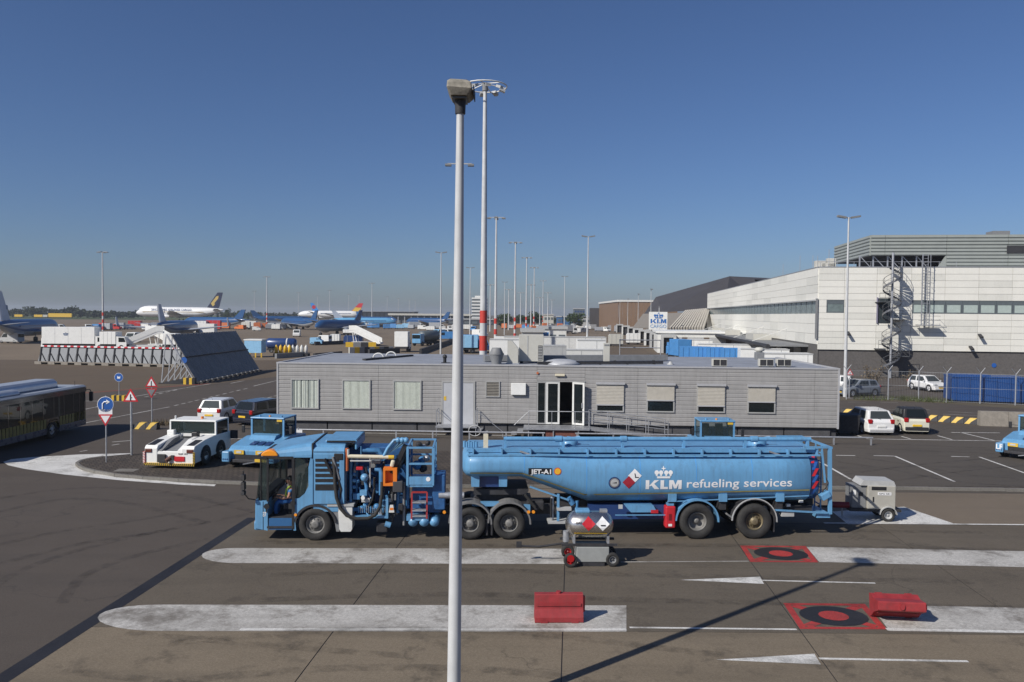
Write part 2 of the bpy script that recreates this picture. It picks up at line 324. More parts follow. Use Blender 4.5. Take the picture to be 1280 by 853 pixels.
# ---- foreground concrete: big slabs with open joints
road = sheet('taxi_stand_road', [G(315, 650)[:2], G(-60, 890)[:2], (-9.6, 9.5), (34, 9.5), (34, 26.85)], .0075, g_tar)
sk = math.tan(R(4.3))
def slab(x0, x1, y0, y1, m, parent=road):
    f = lambda x, y: (x + (y - 17.5) * sk, y)
    g = .012
    b = MB(); q = [f(x0 + g, y0 + g), f(x1 - g, y0 + g), f(x1 - g, y1 - g), f(x0 + g, y1 - g)]
    b.loft([[(x, y, .0078) for x, y in q], [(x, y, .016) for x, y in q]]); return b.build('slab', m, parent)
jx = [-9.28, -3.85, 1.18, 6.47, 11.7, 16.9, 22.1, 27.3, 32]
for i in range(len(jx) - 1):
    slab(jx[i], jx[i + 1], 9.6, 17.45, g_conc); slab(jx[i], jx[i + 1], 17.45, 22.0, g_conc2); slab(jx[i], jx[i + 1], 22.0, 26.8, g_conc2)
PZ = .020
def mark(pts, m=g_paint, z=PZ, name='road_marking', parent=road): return sheet(name, [p if isinstance(p, tuple) else (p.x, p.y) for p in pts], z, m, parent)
def line(a, b, w, m=g_paint, z=PZ, parent=road):
    a, b = Vector(a[:2]), Vector(b[:2]); n = (b - a).normalized(); n = Vector((-n.y, n.x)) * w / 2
    return mark([tuple(a + n), tuple(a - n), tuple(b - n), tuple(b + n)], m, z, parent=parent)
# tar band along the left edge of the slabs
a, b = G(316, 648), G(-70, 897)
mark([(a.x - .18, a.y), (a.x + .18, a.y), (b.x + .2, b.y), (b.x - .2, b.y)], g_tar, .018, 'tar_seam')
# white painted lane islands (rounded at the left end)
def lane_island(px0, px1, yt, yb, m):
    p = []
    for k in range(13):
        t = math.pi / 2 + math.pi * k / 12; p.append(G(px0 + (yb - yt) * 2.3 * (1 + math.cos(t)), (yt + yb) / 2 - (yb - yt) / 2 * math.sin(t)))
    return mark([G(px1, yt + 1)] + p + [G(px1, yb + 1)], m)
lane_island(252, 722, 686, 705, g_paintw); lane_island(122, 783, 757, 790, g_paintw)
line(G(300, 788), G(783, 788.3), .12, g_paint, .0235)
mark([G(1008, 684.5), G(1280, 690), G(1420, 693), G(1420, 713), G(1280, 710), G(1024, 703.5)], g_paintw)
mark([G(1087, 757), G(1420, 764), G(1420, 795), G(1112, 790)], g_paintw)
line(G(787, 785.5), G(996, 788), .085); line(G(1108, 788), G(1420, 794), .14, g_paint, .0235); line(G(776, 703.5), G(936, 702.5), .06, g_paintw)
# red keep-clear boxes with a dark hydrant pit in the middle
for q, c in (([(925, 683), (1007, 683.5), (1023, 704), (938, 703.5)], (976, 693)), ([(979, 755), (1081, 756), (1109, 788), (1000, 787.5)], (1042, 771))):
    P = [G(*p) for p in q]; C = sum(P, Vector()) / 4
    for i in range(4):
        A, B = P[i], P[(i + 1) % 4]; a2, b2 = A.lerp(C, .16), B.lerp(C, .16); mark([A, B, b2, a2], g_redp)
    for i in range(4): line(P[i].lerp(C, .2), P[i].lerp(C, .62), .22, g_redp, .0215)
    c0 = G(*c); mark([(c0.x + .78 * math.cos(t * .3142), c0.y + .62 * math.sin(t * .3142)) for t in range(20)], g_tar, .0225)
    mark([(c0.x + .34 * math.cos(t * .3142), c0.y + .3 * math.sin(t * .3142)) for t in range(20)], g_redp, .025)
# direction arrows
def arrow(tip, b0, b1, l0, l1, w):
    mark([G(*tip), G(*b1), G(*b0)]); line(G(*l0), G(*l1), w)
arrow((895, 826), (1018, 818.5), (1026, 832), (1024, 824.5), (1210, 828), .09)
arrow((850, 726), (950, 722), (955, 731), (953, 726.5), (1094, 730), .07)
line(G(1030, 654.6), G(1430, 658), .13, g_paint)
# ---- kerbed paver island with the tugs, its kerb running on behind the tanker
front = [(96.5, 582), (100, 585.5), (106, 588.5), (120, 592), (145, 596), (180, 599.5), (225, 602.5), (270, 604.8), (340, 607.5), (450, 609.3), (600, 610.3), (800, 610.8), (1000, 611.3), (1160, 613), (1320, 615.5)]
back = [(560, 566.5), (400, 566.5), (270, 567), (200, 568.8), (163, 570.5), (130, 573.6), (112, 576), (101, 578.8)]
fr = [G(*p) for p in front]; bk = [G(*p) for p in back]
o1, o2 = G(1320, 612), G(700, 607.5)
isl = MB(); P = fr + [o1, o2] + bk
isl.loft([[(p.x, p.y, .009) for p in P], [(p.x, p.y, .115) for p in P]]); isl = isl.build('traffic_island', g_pave, fix=True); isl['kind'] = 'structure'
def run_kerb(pts, w=.16, step=1.0, hgt=.135):
    seg = []
    for i in range(len(pts) - 1):
        a, b = pts[i], pts[i + 1]; n = max(1, round((b - a).length / step))
        for k in range(n): seg.append((a.lerp(b, k / n), a.lerp(b, (k + 1) / n)))
    for a, b in seg:
        d = (b - a); L = d.length; m = MB(); m.prism([(-w / 2, .0092), (w / 2, .0092), (w / 2, hgt - .02), (w / 2 - .03, hgt), (-w / 2, hgt)], 'x', .006, L - .006)
        o = m.build('kerb_stone', g_kerb, isl); o.location = (a.x, a.y, random.uniform(-.004, .004)); o.rotation_euler[2] = math.atan2(d.y, d.x)
        if random.random() < .2: o.rotation_euler[1] = R(random.uniform(-.3, .3))
run_kerb([bk[-3], bk[-2], bk[-1]] + fr)
# white painted nose in front of the island
mark([G(*p) for p in [(4, 578), (14, 574.5), (40, 572), (100, 568.5), (164, 567), (163, 571.5), (130, 574.5), (99, 582), (107, 589.3), (145, 597), (225, 603.5), (270, 606), (268, 608.3), (230, 606.6), (150, 600.8), (80, 593.6), (30, 586.5), (10, 582)]], g_paint, .010, parent=yard)
sheet('kerbside_strip', [G(560, 611)[:2], G(700, 611.5)[:2], G(1000, 612.5)[:2], G(1330, 616.5)[:2], (34, 26.9), (-1.5, 26.9)], .0065, g_strip)
mark([G(1040, 640), G(1130, 634), G(1192, 655), G(1060, 656)], g_paint, .012, parent=yard)
# ---- lane markings of the service road on the left
for q in [((104, 529.5), (212, 509)), ((233, 485), (264, 480)), ((106, 512), (131, 507)), ((88, 501.5), (157, 502)), ((150, 499), (232, 485.2)), ((317, 483), (350, 475)), ((288, 479.6), (305, 476.4)), ((140, 553), (165, 551)), ((250, 549), (345, 548.5))]:
    line(G(*q[0]), G(*q[1]), .16, g_paintw, .012, yard)
for r0, n in (((220, 507), 11), ((183, 496.2), 5), ((314, 503.5), 5)):
    x0, y0 = r0
    for k in range(n):
        s = {507: (8.6, -2.05), 496.2: (8.8, -2.0), 503.5: (7.6, -2.1)}[y0]; x, y = x0 + s[0] * k, y0 + s[1] * k
        line(G(x - 2, y + .5), G(x + 3, y - .7), .17, g_paintw, .012, yard)
line(G(-60, 497), G(100, 492), .2, g_redp, .012, yard); line(G(100, 492), G(262, 479.8), .2, g_redp, .012, yard)
for x, y in ((58, 573), (35, 580), (100, 565), (140, 557)): line(G(x, y), G(x + 9, y - 1.6), .14, g_paintw, .012, yard)
# ---- parking bay lines
for a, b in [((1083, 549), (1290, 552.3)), ((1189, 541), (1250, 541.5)), ((1072, 545), (1085, 549)), ((1127, 546), (1138, 549)), ((1172, 545), (1190, 550)), ((1201, 541), (1242.5, 551)), ((1045, 569.6), (1069, 570)), ((1092, 570), (1118.5, 570.6)), ((1118.5, 570.6), (1193, 602.5)), ((1189, 571), (1212, 571.6)), ((1224, 571.6), (1290, 595)), ((1025, 577.7), (1064, 600)), ((1081, 511.7), (1162, 512.7)), ((1185, 515), (1225, 517)), ((1179, 518), (1223, 520)), ((420, 541), (640, 545)), ((60, 506), (88, 501.5))]:
    line(G(*a), G(*b), .12, g_paint if a[1] > 540 else g_paintw, .0125, yard)
for x in (1060, 1100): line(G(x, 503), G(x + 22, 503.5), .1, g_paintw, .0125, yard)
# verge with weeds beside the right-hand fence
sheet('verge', [G(1050, 497)[:2], G(1300, 504)[:2], G(1300, 513)[:2], G(1150, 503)[:2], G(1050, 501)[:2]], .010, ground_mat('dry_verge', (.09, .075, .05), (.13, .11, .08), (.05, .055, .025), None, 12, .7, .4))

# ---- rubber tracks left by turning vehicles (thin film on the asphalt)
tm_ = bpy.data.materials.new('tyre_film'); tm_.use_nodes = True; N = tm_.node_tree.nodes; L = tm_.node_tree.links
b_ = N['Principled BSDF']; b_.inputs['Base Color'].default_value = (.022, .02, .019, 1); b_.inputs['Roughness'].default_value = .7
tr_ = N.new('ShaderNodeBsdfTransparent'); mx_ = N.new('ShaderNodeMixShader'); gp = N.new('ShaderNodeNewGeometry'); nz_ = N.new('ShaderNodeTexNoise'); nz_.inputs['Scale'].default_value = 2.2; nz_.inputs['Detail'].default_value = 9; nz_.inputs['Roughness'].default_value = .75; L.new(gp.outputs['Position'], nz_.inputs['Vector'])
rp_ = N.new('ShaderNodeValToRGB'); rp_.color_ramp.elements[0].position = .42; rp_.color_ramp.elements[1].position = .75; rp_.color_ramp.elements[0].color = (0, 0, 0, 1); rp_.color_ramp.elements[1].color = (.36, .36, .36, 1); L.new(nz_.outputs[0], rp_.inputs[0]); L.new(rp_.outputs[0], mx_.inputs[0]); L.new(tr_.outputs[0], mx_.inputs[1]); L.new(b_.outputs[0], mx_.inputs[2]); L.new(mx_.outputs[0], N['Material Output'].inputs[0])
def track(pts, off, w, z, par):
    P = [G(*p) for p in pts]; q = []
    for i in range(len(P) - 1):
        for k in range(8):
            t = k / 8; p0, p1, p2, p3 = P[max(0, i - 1)], P[i], P[i + 1], P[min(len(P) - 1, i + 2)]
            q.append(.5 * ((2 * p1) + (p2 - p0) * t + (2 * p0 - 5 * p1 + 4 * p2 - p3) * t * t + (3 * p1 - p0 - 3 * p2 + p3) * t ** 3))
    vs = []; fs = []
    for i, p in enumerate(q):
        d = (q[min(i + 1, len(q) - 1)] - q[max(i - 1, 0)]).normalized(); n = Vector((-d.y, d.x, 0)); vs += [(*(p + n * (off - w / 2)).xy, z), (*(p + n * (off + w / 2)).xy, z)]
    for i in range(len(q) - 1): fs.append((2 * i, 2 * i + 1, 2 * i + 3, 2 * i + 2))
    return MB().add(vs, fs).build('tyre_track', tm_, par)
for o in (-.95, .95):
    track([(-40, 640), (80, 618), (180, 622), (300, 650)], o, .32, .0135, yard); track([(-30, 700), (90, 672), (170, 660), (280, 640), (330, 628)], o, .3, .0138, yard); track([(20, 760), (60, 720), (140, 690), (250, 665)], o, .3, .0141, yard)
    track([(1060, 575), (1130, 585), (1200, 598), (1290, 604)], o, .28, .0145, yard); track([(1050, 556), (1140, 560), (1290, 566)], o, .28, .0148, yard); track([(1070, 600), (1180, 585), (1290, 575)], o, .25, .0151, yard)
    track([(200, 830), (420, 812), (640, 815), (900, 845), (1100, 862)], o, .3, .0262, road); track([(330, 735), (560, 728), (800, 735), (1280, 745)], o, .34, .0265, road); track([(120, 815), (330, 835), (520, 850)], o, .26, .0268, road); track([(330, 668), (640, 672), (900, 672), (1280, 678)], o, .34, .0271, road)
MB().box(-.45, -.3, 0, .45, .3, .006).build('cover_plate', g_kerb, isl).location = (*G(158, 588, .115).xy, .1155)
# ================================================================== tanker truck (x from front wheel to the rear, y away from the camera side)
TO = (-5.97, 24.25); TRZ = R(2.72); TP = Plane(TO, TRZ)
def X(px, y=0): return TP(px, 620, y)[0]
def Z(py, y=0, px=640): return TP(px, py, y)[1]
tk = thing('tanker_truck', 'long light blue aviation fuel tanker with driver at the wheel', 'tanker truck', (TO[0], TO[1], .016), TRZ)
# ---- cab shell
xf, xr = X(319), X(390); zr = Z(571)
cabM = MB()
def ring(x, zt, zb, y0, y1, r=.22):
    p = [(x, y0, zb), (x, y1, zb)]
    for k in range(5):
        a = k / 4 * math.pi / 2; p.append((x, y1 - r + r * math.cos(a), zt - r + r * math.sin(a)))
    for k in range(5):
        a = math.pi / 2 + k / 4 * math.pi / 2; p.append((x, y0 + r + r * math.cos(a), zt - r + r * math.sin(a)))
    return p
zs = Z(573)
roof = MB(); roof.loft([ring(X(326), Z(571.5), zs, .06, 2.44, .06), ring(X(331), Z(567), zs, .03, 2.47, .1), ring(X(345), Z(563), zs, .02, 2.48), ring(X(370), Z(558.5), zs, .02, 2.48, .3), ring(X(389.5), Z(555.5), zs, .02, 2.48, .35)])
roof.build('cab_roof', m_blue, tk)
# side panel (both sides) with door opening, round-cornered rear window and wheel arch
zb = Z(663); xdoor0, xdoor1 = X(334.5), X(366)
def arc(cx, cz, r, a0, a1, n=10): return [(cx + r * math.cos(R(a0 + (a1 - a0) * k / n)), cz + r * math.sin(R(a0 + (a1 - a0) * k / n))) for k in range(n + 1)]
wz = Z(657); wx = 0.0; ra = .66
for y0, y1 in ((0.0, .05), (2.45, 2.5)):
    s = MB(); s.prism([(X(318.5), zb + .08), (xdoor0, zb), (xdoor0, Z(626)), (X(321), Z(626))], 'y', y0, y1)      # front corner below the screen
    s.prism([(xdoor1 + .02, zb), (X(370), zb)] + arc(wx, wz, ra, 158, 90, 8) + [(X(391), wz + ra), (X(391), Z(575)), (X(388), Z(573.5)), (X(385.5), Z(585)), (X(385.5), Z(608)), (X(381), Z(617)), (X(374), Z(623)), (xdoor1 + .02, Z(624))], 'y', y0, y1)
    s.build('cab_side', m_blue, tk, fix=True)
    w = MB(); w.prism([(xdoor1 + .06, Z(623)), (X(373.5), Z(622)), (X(380.5), Z(616.5)), (X(385), Z(607.5)), (X(385), Z(586)), (X(380.5), Z(576.5)), (X(375), Z(574)), (xdoor1 + .06, Z(574))], 'y', y0 + .012, y1 - .012)
    w.build('side_window', m_clear, tk)
    d = MB(); d.box(xdoor1 - .03, y0 - .004, zb + .04, xdoor1 + .05, y1 - .004, zs); d.box(xdoor0 - .03, y0 - .004, Z(627), xdoor0 + .03, y1 - .004, zs)
    d.box(X(325), y0 - .004, Z(626), X(326.5), y1 - .004, zs); d.box(X(325), y0 - .004, zs - .05, xdoor1, y1 - .004, zs + .03); d.build('door_frame', m_black, tk)
    q = MB(); q.prism([(X(321.5), Z(625)), (xdoor0 - .03, Z(625)), (xdoor0 - .03, zs - .05), (X(325.5), zs - .05)], 'y', y0 + .015, y1 - .02); q.build('quarter_window', m_clear, tk)
f = MB(); f.box(xdoor0 + .03, .02, zb + .02, xdoor1 - .03, .06, Z(648)); f.build('door_step', mat('deep_blue', (.03, .12, .28), .4, dirt=.2), tk)
st2 = MB(); st2.box(xdoor0 - .02, -.01, Z(660), xdoor1 + .02, .09, Z(657.5)); st2.build('step_tread', m_dark, tk)
# nose: lower front panel, bumper, windscreen
n = MB(); n.loft([[(X(318), .05, zb + .3), (X(318), 2.45, zb + .3), (X(334), 2.45, zb + .3), (X(334), .051, zb + .3)], [(X(318.4), .05, Z(626)), (X(318.4), 2.45, Z(626)), (X(334), 2.45, Z(626)), (X(334), .051, Z(626))]]); n.build('front_panel', m_blue, tk, bevel=.03)
n = MB(); n.box(X(316.8), .03, zb, X(330), 2.47, zb + .28); n.build('front_bumper', m_blue, tk, bevel=.05)
n = MB(); n.loft([[(X(319.5), .06, Z(625)), (X(319.5), 2.44, Z(625)), (X(320.5), 2.44, Z(625)), (X(320.5), .06, Z(625))], [(X(325.5), .08, zs), (X(325.5), 2.42, zs), (X(326.5), 2.42, zs), (X(326.5), .08, zs)]]); n.build('windscreen', m_clear, tk)
for y in (.2, 2.3): MB().cyl((X(317.3), y, zb + .17), (X(316.4), y, zb + .17), .09, n=14).build('headlight', m_lens, tk)
a = MB(); a.prism([(X(337) - .26 * math.cos(k * math.pi / 10), Z(571.2) + .19 * math.sin(k * math.pi / 10)) for k in range(11)], 'y', -.03, .3); a.build('beacon', m_amb, tk, bevel=.03, fix=True)
c = MB(); c.box(X(330), .06, Z(648) - .02, X(390), 2.44, Z(648) + .03); c.build('cab_floor', m_int, tk)
c = MB(); c.box(X(389), .05, Z(648), X(391), 2.45, Z(556)); c.build('cab_rear_wall', m_int, tk)
c = MB(); c.prism([(X(323), Z(650)), (X(331), Z(650)), (X(333.5), Z(620)), (X(322), Z(617))], 'y', .08, 2.4); c.build('dashboard', m_int, tk, bevel=.04)
for yy in (.62, 1.75):
    s = MB(); s.prism([(X(351), Z(640)), (X(364), Z(640)), (X(366), Z(634)), (X(351), Z(633))], 'y', yy - .24, yy + .24); s.prism([(X(361), Z(634)), (X(365), Z(634)), (X(369.5), Z(606)), (X(366), Z(606))], 'y', yy - .24, yy + .24); s.prism([(X(366.5), Z(605)), (X(369.5), Z(605)), (X(371), Z(598)), (X(368), Z(598))], 'y', yy - .13, yy + .13)
    s.box(X(354), yy - .12, Z(648), X(362), yy + .12, Z(640)); s.build('seat', m_int, tk, bevel=.03)
sw = MB(); t = (X(338.5), .62, Z(622)); sw.tube([(t[0] + .18 * math.sin(k / 16 * 2 * math.pi) * .5, t[1] + .23 * math.cos(k / 16 * 2 * math.pi), t[2] + .2 * math.sin(k / 16 * 2 * math.pi)) for k in range(16)], .018, 6, True); sw.cyl(t, (X(331), .62, Z(632)), .03); sw.build('steering_wheel', m_black, tk)
# mirror cluster on its arm
a = MB(); a.tube([(X(319), .02, Z(625)), (X(312), -.12, Z(622.5)), (X(307.5), -.2, Z(615)), (X(306.5), -.2, Z(588))], .018, 6); a.build('mirror_arm', m_black, tk)
for z0, z1 in ((592, 599.5), (601, 611), (612, 617)):
    b = MB(); b.box(X(304), -.3, Z(z1), X(309.2), -.1, Z(z0)); mi = b.build('mirror', m_black, tk, bevel=.03)
    MB().box(X(304.6), -.308, Z(z1) + .02, X(308.7), -.302, Z(z0) - .02).build('mirror_glass', m_mirror, mi)
for x, z in ((333.5, 633), (366.5, 629)): MB().cyl((X(x), -.03, Z(z)), (X(x), .03, Z(z)), .085, n=16).build('door_hub', m_black, tk)
MB().cyl((X(369.5), -.02, Z(643.5)), (X(369.5), .01, Z(643.5)), .045).build('side_marker', m_amb, tk)
tm, tf = text_fit('87', X(328.2), X(331), 0, .001); tv, tf = text_tris('87', .2, .02)
MB().add([(X(328.3) + v * -.0 + u * .55, -.006, Z(645.5) + v) for u, v in tv], tf).build('fleet_number', m_swhite, tk)
for z_ in (Z(566), Z(630.5)): MB().box(X(391.8), .004 if z_ < 2 else .02, z_ - .006, X(429.5), .0195, z_ + .006).build('panel_gap', m_black, tk)
for y_ in (.7, 1.6): MB().beam((X(319.2), y_, Z(624)), (X(322.2), y_ + .55, Z(603)), .02, .03).build('wiper', m_black, tk)
MB().beam((X(333), -.012, Z(640)), (X(333), -.012, Z(632)), .03).build('grab_handle', m_black, tk); MB().beam((X(368.3), -.03, Z(640)), (X(368.3), -.03, Z(606)), .03).build('grab_handle', m_black, tk)
MB().box(X(328.5), -.006, zb + .02, X(329.2), .0, Z(627)).build('panel_gap', m_black, tk); MB().box(X(320), .2, Z(573.5), X(325), 2.3, Z(571.5)).build('sun_visor', m_black, tk)
# engine cover with cooling slots behind the cab
e = MB(); xa, xb = X(391.5), X(430); zt0 = Z(556.5)
e.loft([ring(xa, Z(557), Z(632), .02, 2.48, .3), ring(xb, Z(558), Z(632), .02, 2.48, .3)]); e.build('engine_cover', m_blue, tk)
for py0, py1 in ((574.5, 578), (580.5, 584), (586.6, 590.3), (593, 597), (599.3, 603.2), (606, 613.5)):
    MB().box(X(394), .008, Z(py1), X(423.5), .016, Z(py0)).build('louvre', m_black, tk, bevel=.0)
e = MB(); e.box(xa, .03, Z(640), X(423), .6, Z(632)); e.build('cab_rear_skirt', m_blue, tk)
e = MB(); e.prism(arc(wx, wz, ra - .005, 172, 8, 16) + arc(wx, wz, ra - .07, 8, 172, 16), 'y', .0, .5); e.build('wheel_arch', m_dark, tk, fix=True)
e = MB(); e.box(X(404), .35, Z(553.5), X(444), 2.2, Z(557)); e.box(X(441), .4, Z(566), X(444), 2.2, Z(553.5)); e.build('air_box', m_blue, tk, bevel=.03)
MB().box(X(406), .34, Z(556.3), X(442), .348, Z(554)).build('air_intake', m_black, tk)
# chassis
ch = MB(); ch.box(X(392), .75, .62, X(700), .95, .92); ch.box(X(392), 1.55, .62, X(700), 1.75, .92)
for px in (440, 500, 560, 620, 680): ch.box(X(px), .95, .66, X(px) + .12, 1.55, .88)
ch.build('chassis_frame', m_dark, tk)
MB().cyl((0, .25, wz), (0, 2.25, wz), .09).build('axle', m_dark, tk)
for px in (588, 637): MB().cyl((X(px), .25, .5), (X(px), 2.25, .5), .1).build('axle', m_dark, tk)
for px in (872.5, 944): MB().cyl((X(px), .25, .55), (X(px), 2.25, .55), .1).build('axle', m_dark, tk)
for y in (.16, 2.34):
    wheel(tk, 0, y, .5, .5, .32, .29, 'truck', m_rim)
    for px in (588, 637): wheel(tk, X(px), y + (.1 if y < 1 else -.1), .5, .5, .52, .28, 'truck', m_rim)
    wheel(tk, X(872.5), y, .55, .55, .4, .3, 'deep', m_rim); wheel(tk, X(944), y, .55, .55, .4, .28, 'truck', mat('brass_rim', (.22, .18, .11), .55, .4, var=.3, dirt=.3))
# white side tank and grey mudguards
b = MB(); b.prism([(X(422), Z(634)), (X(440), Z(634)), (X(440), Z(662)), (X(438), Z(665)), (X(426), Z(665)), (X(424), Z(662))], 'y', .03, .55); b.build('side_tank', m_whited, tk, bevel=.03)
b = MB(); b.prism([(X(412), Z(632)), (X(423), Z(632)), (X(424), Z(665)), (X(420), Z(665)), (X(417), Z(645))], 'y', .05, .45); b.build('mudguard', m_grey, tk)
b = MB(); b.box(X(409), .0, Z(633.5), X(442), .6, Z(631)); b.build('side_ledge', m_lgrey, tk)
m_mud = mat('mudguard_grey', (.16, .16, .16), .7, var=.15, scale=5, dirt=.3)
def fender(px, cz, r, m, y0=.02, y1=.6, a0=178, a1=-2, lip=None):
    q = MB(); q.prism(arc(X(px), cz, r, a0, a1, 16) + arc(X(px), cz, r - .05, a1, a0, 16), 'y', y0, y1); o = q.build('mudguard', m, tk, fix=True)
    if lip: MB().prism(arc(X(px), cz, r + .012, a0, a1, 16) + arc(X(px), cz, r - .02, a1, a0, 16), 'y', y0 - .012, y0 + .02).build('mudguard_lip', lip, o, fix=True)
    return o
fender(588, .5, .68, m_mud, lip=None); fender(637, .5, .68, m_mud)
for px in (571, 609, 615, 655): MB().obox((X(px), .32, .38), (.05, .5, .5)).build('mud_flap', m_dark, tk)
for px in (555.5, 661, 667): MB().cyl((X(px), .0, Z(641)), (X(px), .03, Z(641)), .05).build('side_marker', m_amb, tk)
fender(872.5, .55, .70, m_blue); fender(944, .55, .72, m_dark, lip=m_lgrey)
MB().obox((X(914), .3, .7), (.25, .5, .05), ry=R(35)).build('mud_flap', m_mud, tk); MB().obox((X(969), .3, .45), (.04, .5, .5)).build('mud_flap', m_dark, tk)
# ---- pump module between cab and platform
pm = MB(); pm.box(X(431), .9, Z(638), X(507), 1.7, Z(566)); pm.build('pump_housing', mat('pump_blue', (.025, .10, .26), .45, var=.3, scale=5, dirt=.5), tk, bevel=.03)
pm = MB(); pm.box(X(442), .08, Z(649), X(485), .9, Z(646)); pm.box(X(482), .05, Z(649), X(485), .11, Z(624)); pm.build('pump_tray', m_blue, tk)
rnd = random.Random(11)
def pipe(pts, r, m=m_pipe, name='pipe'): return MB().tube([(X(p[0], p[2]) if 0 else X(p[0]), p[2], Z(p[1])) for p in pts], r, 10).build(name, m, tk)
pipe([(467, 590, .35), (473, 590, .33), (475, 594, .33), (475, 622, .33)], .075); pipe([(449, 586, .45), (452, 600, .4), (456, 612, .4), (456, 640, .4)], .06)
pipe([(436, 572, .4), (436, 640, .4)], .05, m_blue); pipe([(443, 575, .5), (443, 632, .5)], .035); pipe([(430, 578, .3), (430, 632, .3)], .03, m_grey); pipe([(461, 574, .3), (461, 612, .3)], .022, m_lgrey)
pipe([(440, 640, .3), (480, 640, .3)], .06); pipe([(447, 568, .6), (470, 568, .6), (478, 580, .6)], .08); pipe([(484, 620, .4), (500, 620, .4)], .05); pipe([(496, 572, .35), (496, 645, .35)], .055)
pipe([(504, 606, .3), (504, 660, .3)], .04, m_grey); pipe([(490, 612, .2), (490, 655, .2)], .035, m_dark); pipe([(502, 585, .45), (508, 598, .45), (508, 640, .45)], .06)
for (px, py, yy, r) in ((454, 600, .3, .13), (463, 607, .45, .11), (451, 640, .3, .12), (470, 636, .25, .1), (478, 630, .2, .08), (489, 636, .3, .09), (499, 612, .25, .08), (445, 605, .35, .07), (441, 612, .3, .06), (441, 604, .3, .06), (441, 596, .3, .06)):
    MB().lathe([(0.01, -r), (r * .8, -r * .7), (r, 0), (r * .8, r * .7), (.01, r)], (X(px), yy, Z(py)), (rnd.random(), -1, rnd.random() - .3), 12).build('valve_body', m_pipe if rnd.random() < .7 else m_blue, tk)
for (px, py, w, h, m) in ((453, 619, .22, .16, m_blue), (456, 628, .26, .12, m_lgrey), (480, 632, .25, .2, m_blue), (448, 588, .2, .1, m_red), (466, 645, .2, .1, m_dark), (474, 643, .12, .16, m_steel), (491, 624, .16, .2, m_grey), (500, 637, .14, .2, m_dark), (487, 628, .1, .12, m_lgrey)):
    MB().obox((X(px), .3, Z(py)), (w, .2, h)).build('control_box', m, tk, bevel=.012)
for k in range(14): MB().cyl((X(447 + k * 2.6), .2, Z(643)), (X(447 + k * 2.6), .16, Z(638 - 4 * rnd.random())), .016).build('tap', m_alu if k % 3 else m_blue, tk)
MB().cyl((X(453), .25, Z(624)), (X(453), .1, Z(624)), .06, n=16).build('pressure_gauge', m_white, tk)
MB().box(X(470), .1, Z(667), X(484), .5, Z(655)).build('sump', m_dark, tk, bevel=.03); MB().cyl((X(481), .1, Z(656)), (X(488), .1, Z(658)), .09, n=12).build('filter', m_blue, tk)
for k in range(16):
    px, py = rnd.uniform(438, 506), rnd.uniform(575, 640); dx, dy = rnd.uniform(-14, 14), rnd.uniform(10, 34)
    MB().tube([(X(px), rnd.uniform(.25, .7), Z(py)), (X(px + dx * .3), rnd.uniform(.15, .5), Z(min(652, py + dy * .6))), (X(min(507, max(436, px + dx))), rnd.uniform(.2, .6), Z(min(650, py + dy)))], rnd.uniform(.02, .045), 7).build('hose' if k % 2 else 'pipe', rnd.choice((m_rub, m_dark, m_pipe, m_grey, m_blue)), tk)
for k in range(14):
    px, py = rnd.uniform(438, 505), rnd.uniform(576, 640); MB().obox((X(px), rnd.uniform(.4, .8), Z(py)), (rnd.uniform(.08, .3), .25, rnd.uniform(.08, .3))).build('control_box', rnd.choice((m_dark, m_pipe, m_grey, m_dark, m_blue)), tk, bevel=.012)
# hanging hoses
def sag(p0, p1, dip, n=18): return [(p0[0] + (p1[0] - p0[0]) * k / n, p0[1] + (p1[1] - p0[1]) * k / n + dip * math.sin(math.pi * k / n), p0[2] + (p1[2] - p0[2]) * k / n) for k in range(n + 1)]
hp = [(416, 575, .05), (418, 585, 0), (419, 604, -.03), (421, 622, -.05), (426, 635, -.06), (434, 644, -.06), (446, 648, -.06), (460, 648, -.05), (469, 644, -.03), (475, 634, 0), (477, 620, .05), (477, 604, .1)]
MB().tube([(X(p[0]), p[2], Z(p[1])) for p in hp], .055, 10).build('hose', m_rub, tk)
MB().cyl((X(406), -.05, Z(574)), (X(415), -.03, Z(592)), .05).build('hose_coupling', m_black, tk); MB().cyl((X(416), 0, Z(572)), (X(424), .03, Z(600)), .04).build('hose_coupling', m_grey, tk)
MB().tube([(X(p[0]), p[2], Z(p[1])) for p in [(422, 598, .02), (426, 612, .02), (425, 625, .05), (427, 632, .1)]], .035, 8).build('hose', m_rub, tk)
MB().obox((X(423), .12, Z(572)), (.28, .24, .2)).build('swivel_box', m_black, tk, bevel=.02); MB().cyl((X(433), .1, Z(562)), (X(433), .1, Z(590)), .05).build('swivel_post', mat('rust_orange', (.45, .12, .04), .6, dirt=.3), tk)
o = MB().cyl((X(434), .1, Z(572)), (X(485), .1, Z(573)), .06, n=10).build('boom_pole', mat('cream_paint', (.66, .6, .45), .5, dirt=.3), tk); MB().cyl((X(485), .1, Z(573)), (X(492), .1, Z(573)), .062, n=10).build('boom_tip', m_yel, o)
MB().cyl((X(437), .12, Z(578)), (X(463), .12, Z(578)), .028).build('boom_strut', m_lgrey, tk); MB().cyl((X(450), .2, Z(560)), (X(450), .2, Z(571)), .012).build('antenna', m_blue, tk); MB().cyl((X(434), .1, Z(563)), (X(434), .1, Z(571)), .05).build('boom_cap', m_whited, tk)
fo = MB(); x0, x1, z0, z1 = X(479), X(496), Z(608), Z(586)
fo.box(x0, -.02, z0, x0 + .06, .3, z1); fo.box(x1 - .12, -.02, z0, x1, .3, z1); fo.box(x0 + .06, -.02, z1 - .07, x1 - .12, .3, z1); fo.box(x0 + .06, -.02, z0, x1 - .12, .3, z0 + .08); fo.box(x0 + .06, .2, z0 + .08, x1 - .12, .3, z1 - .07); fo.build('nozzle_box', m_ora, tk)
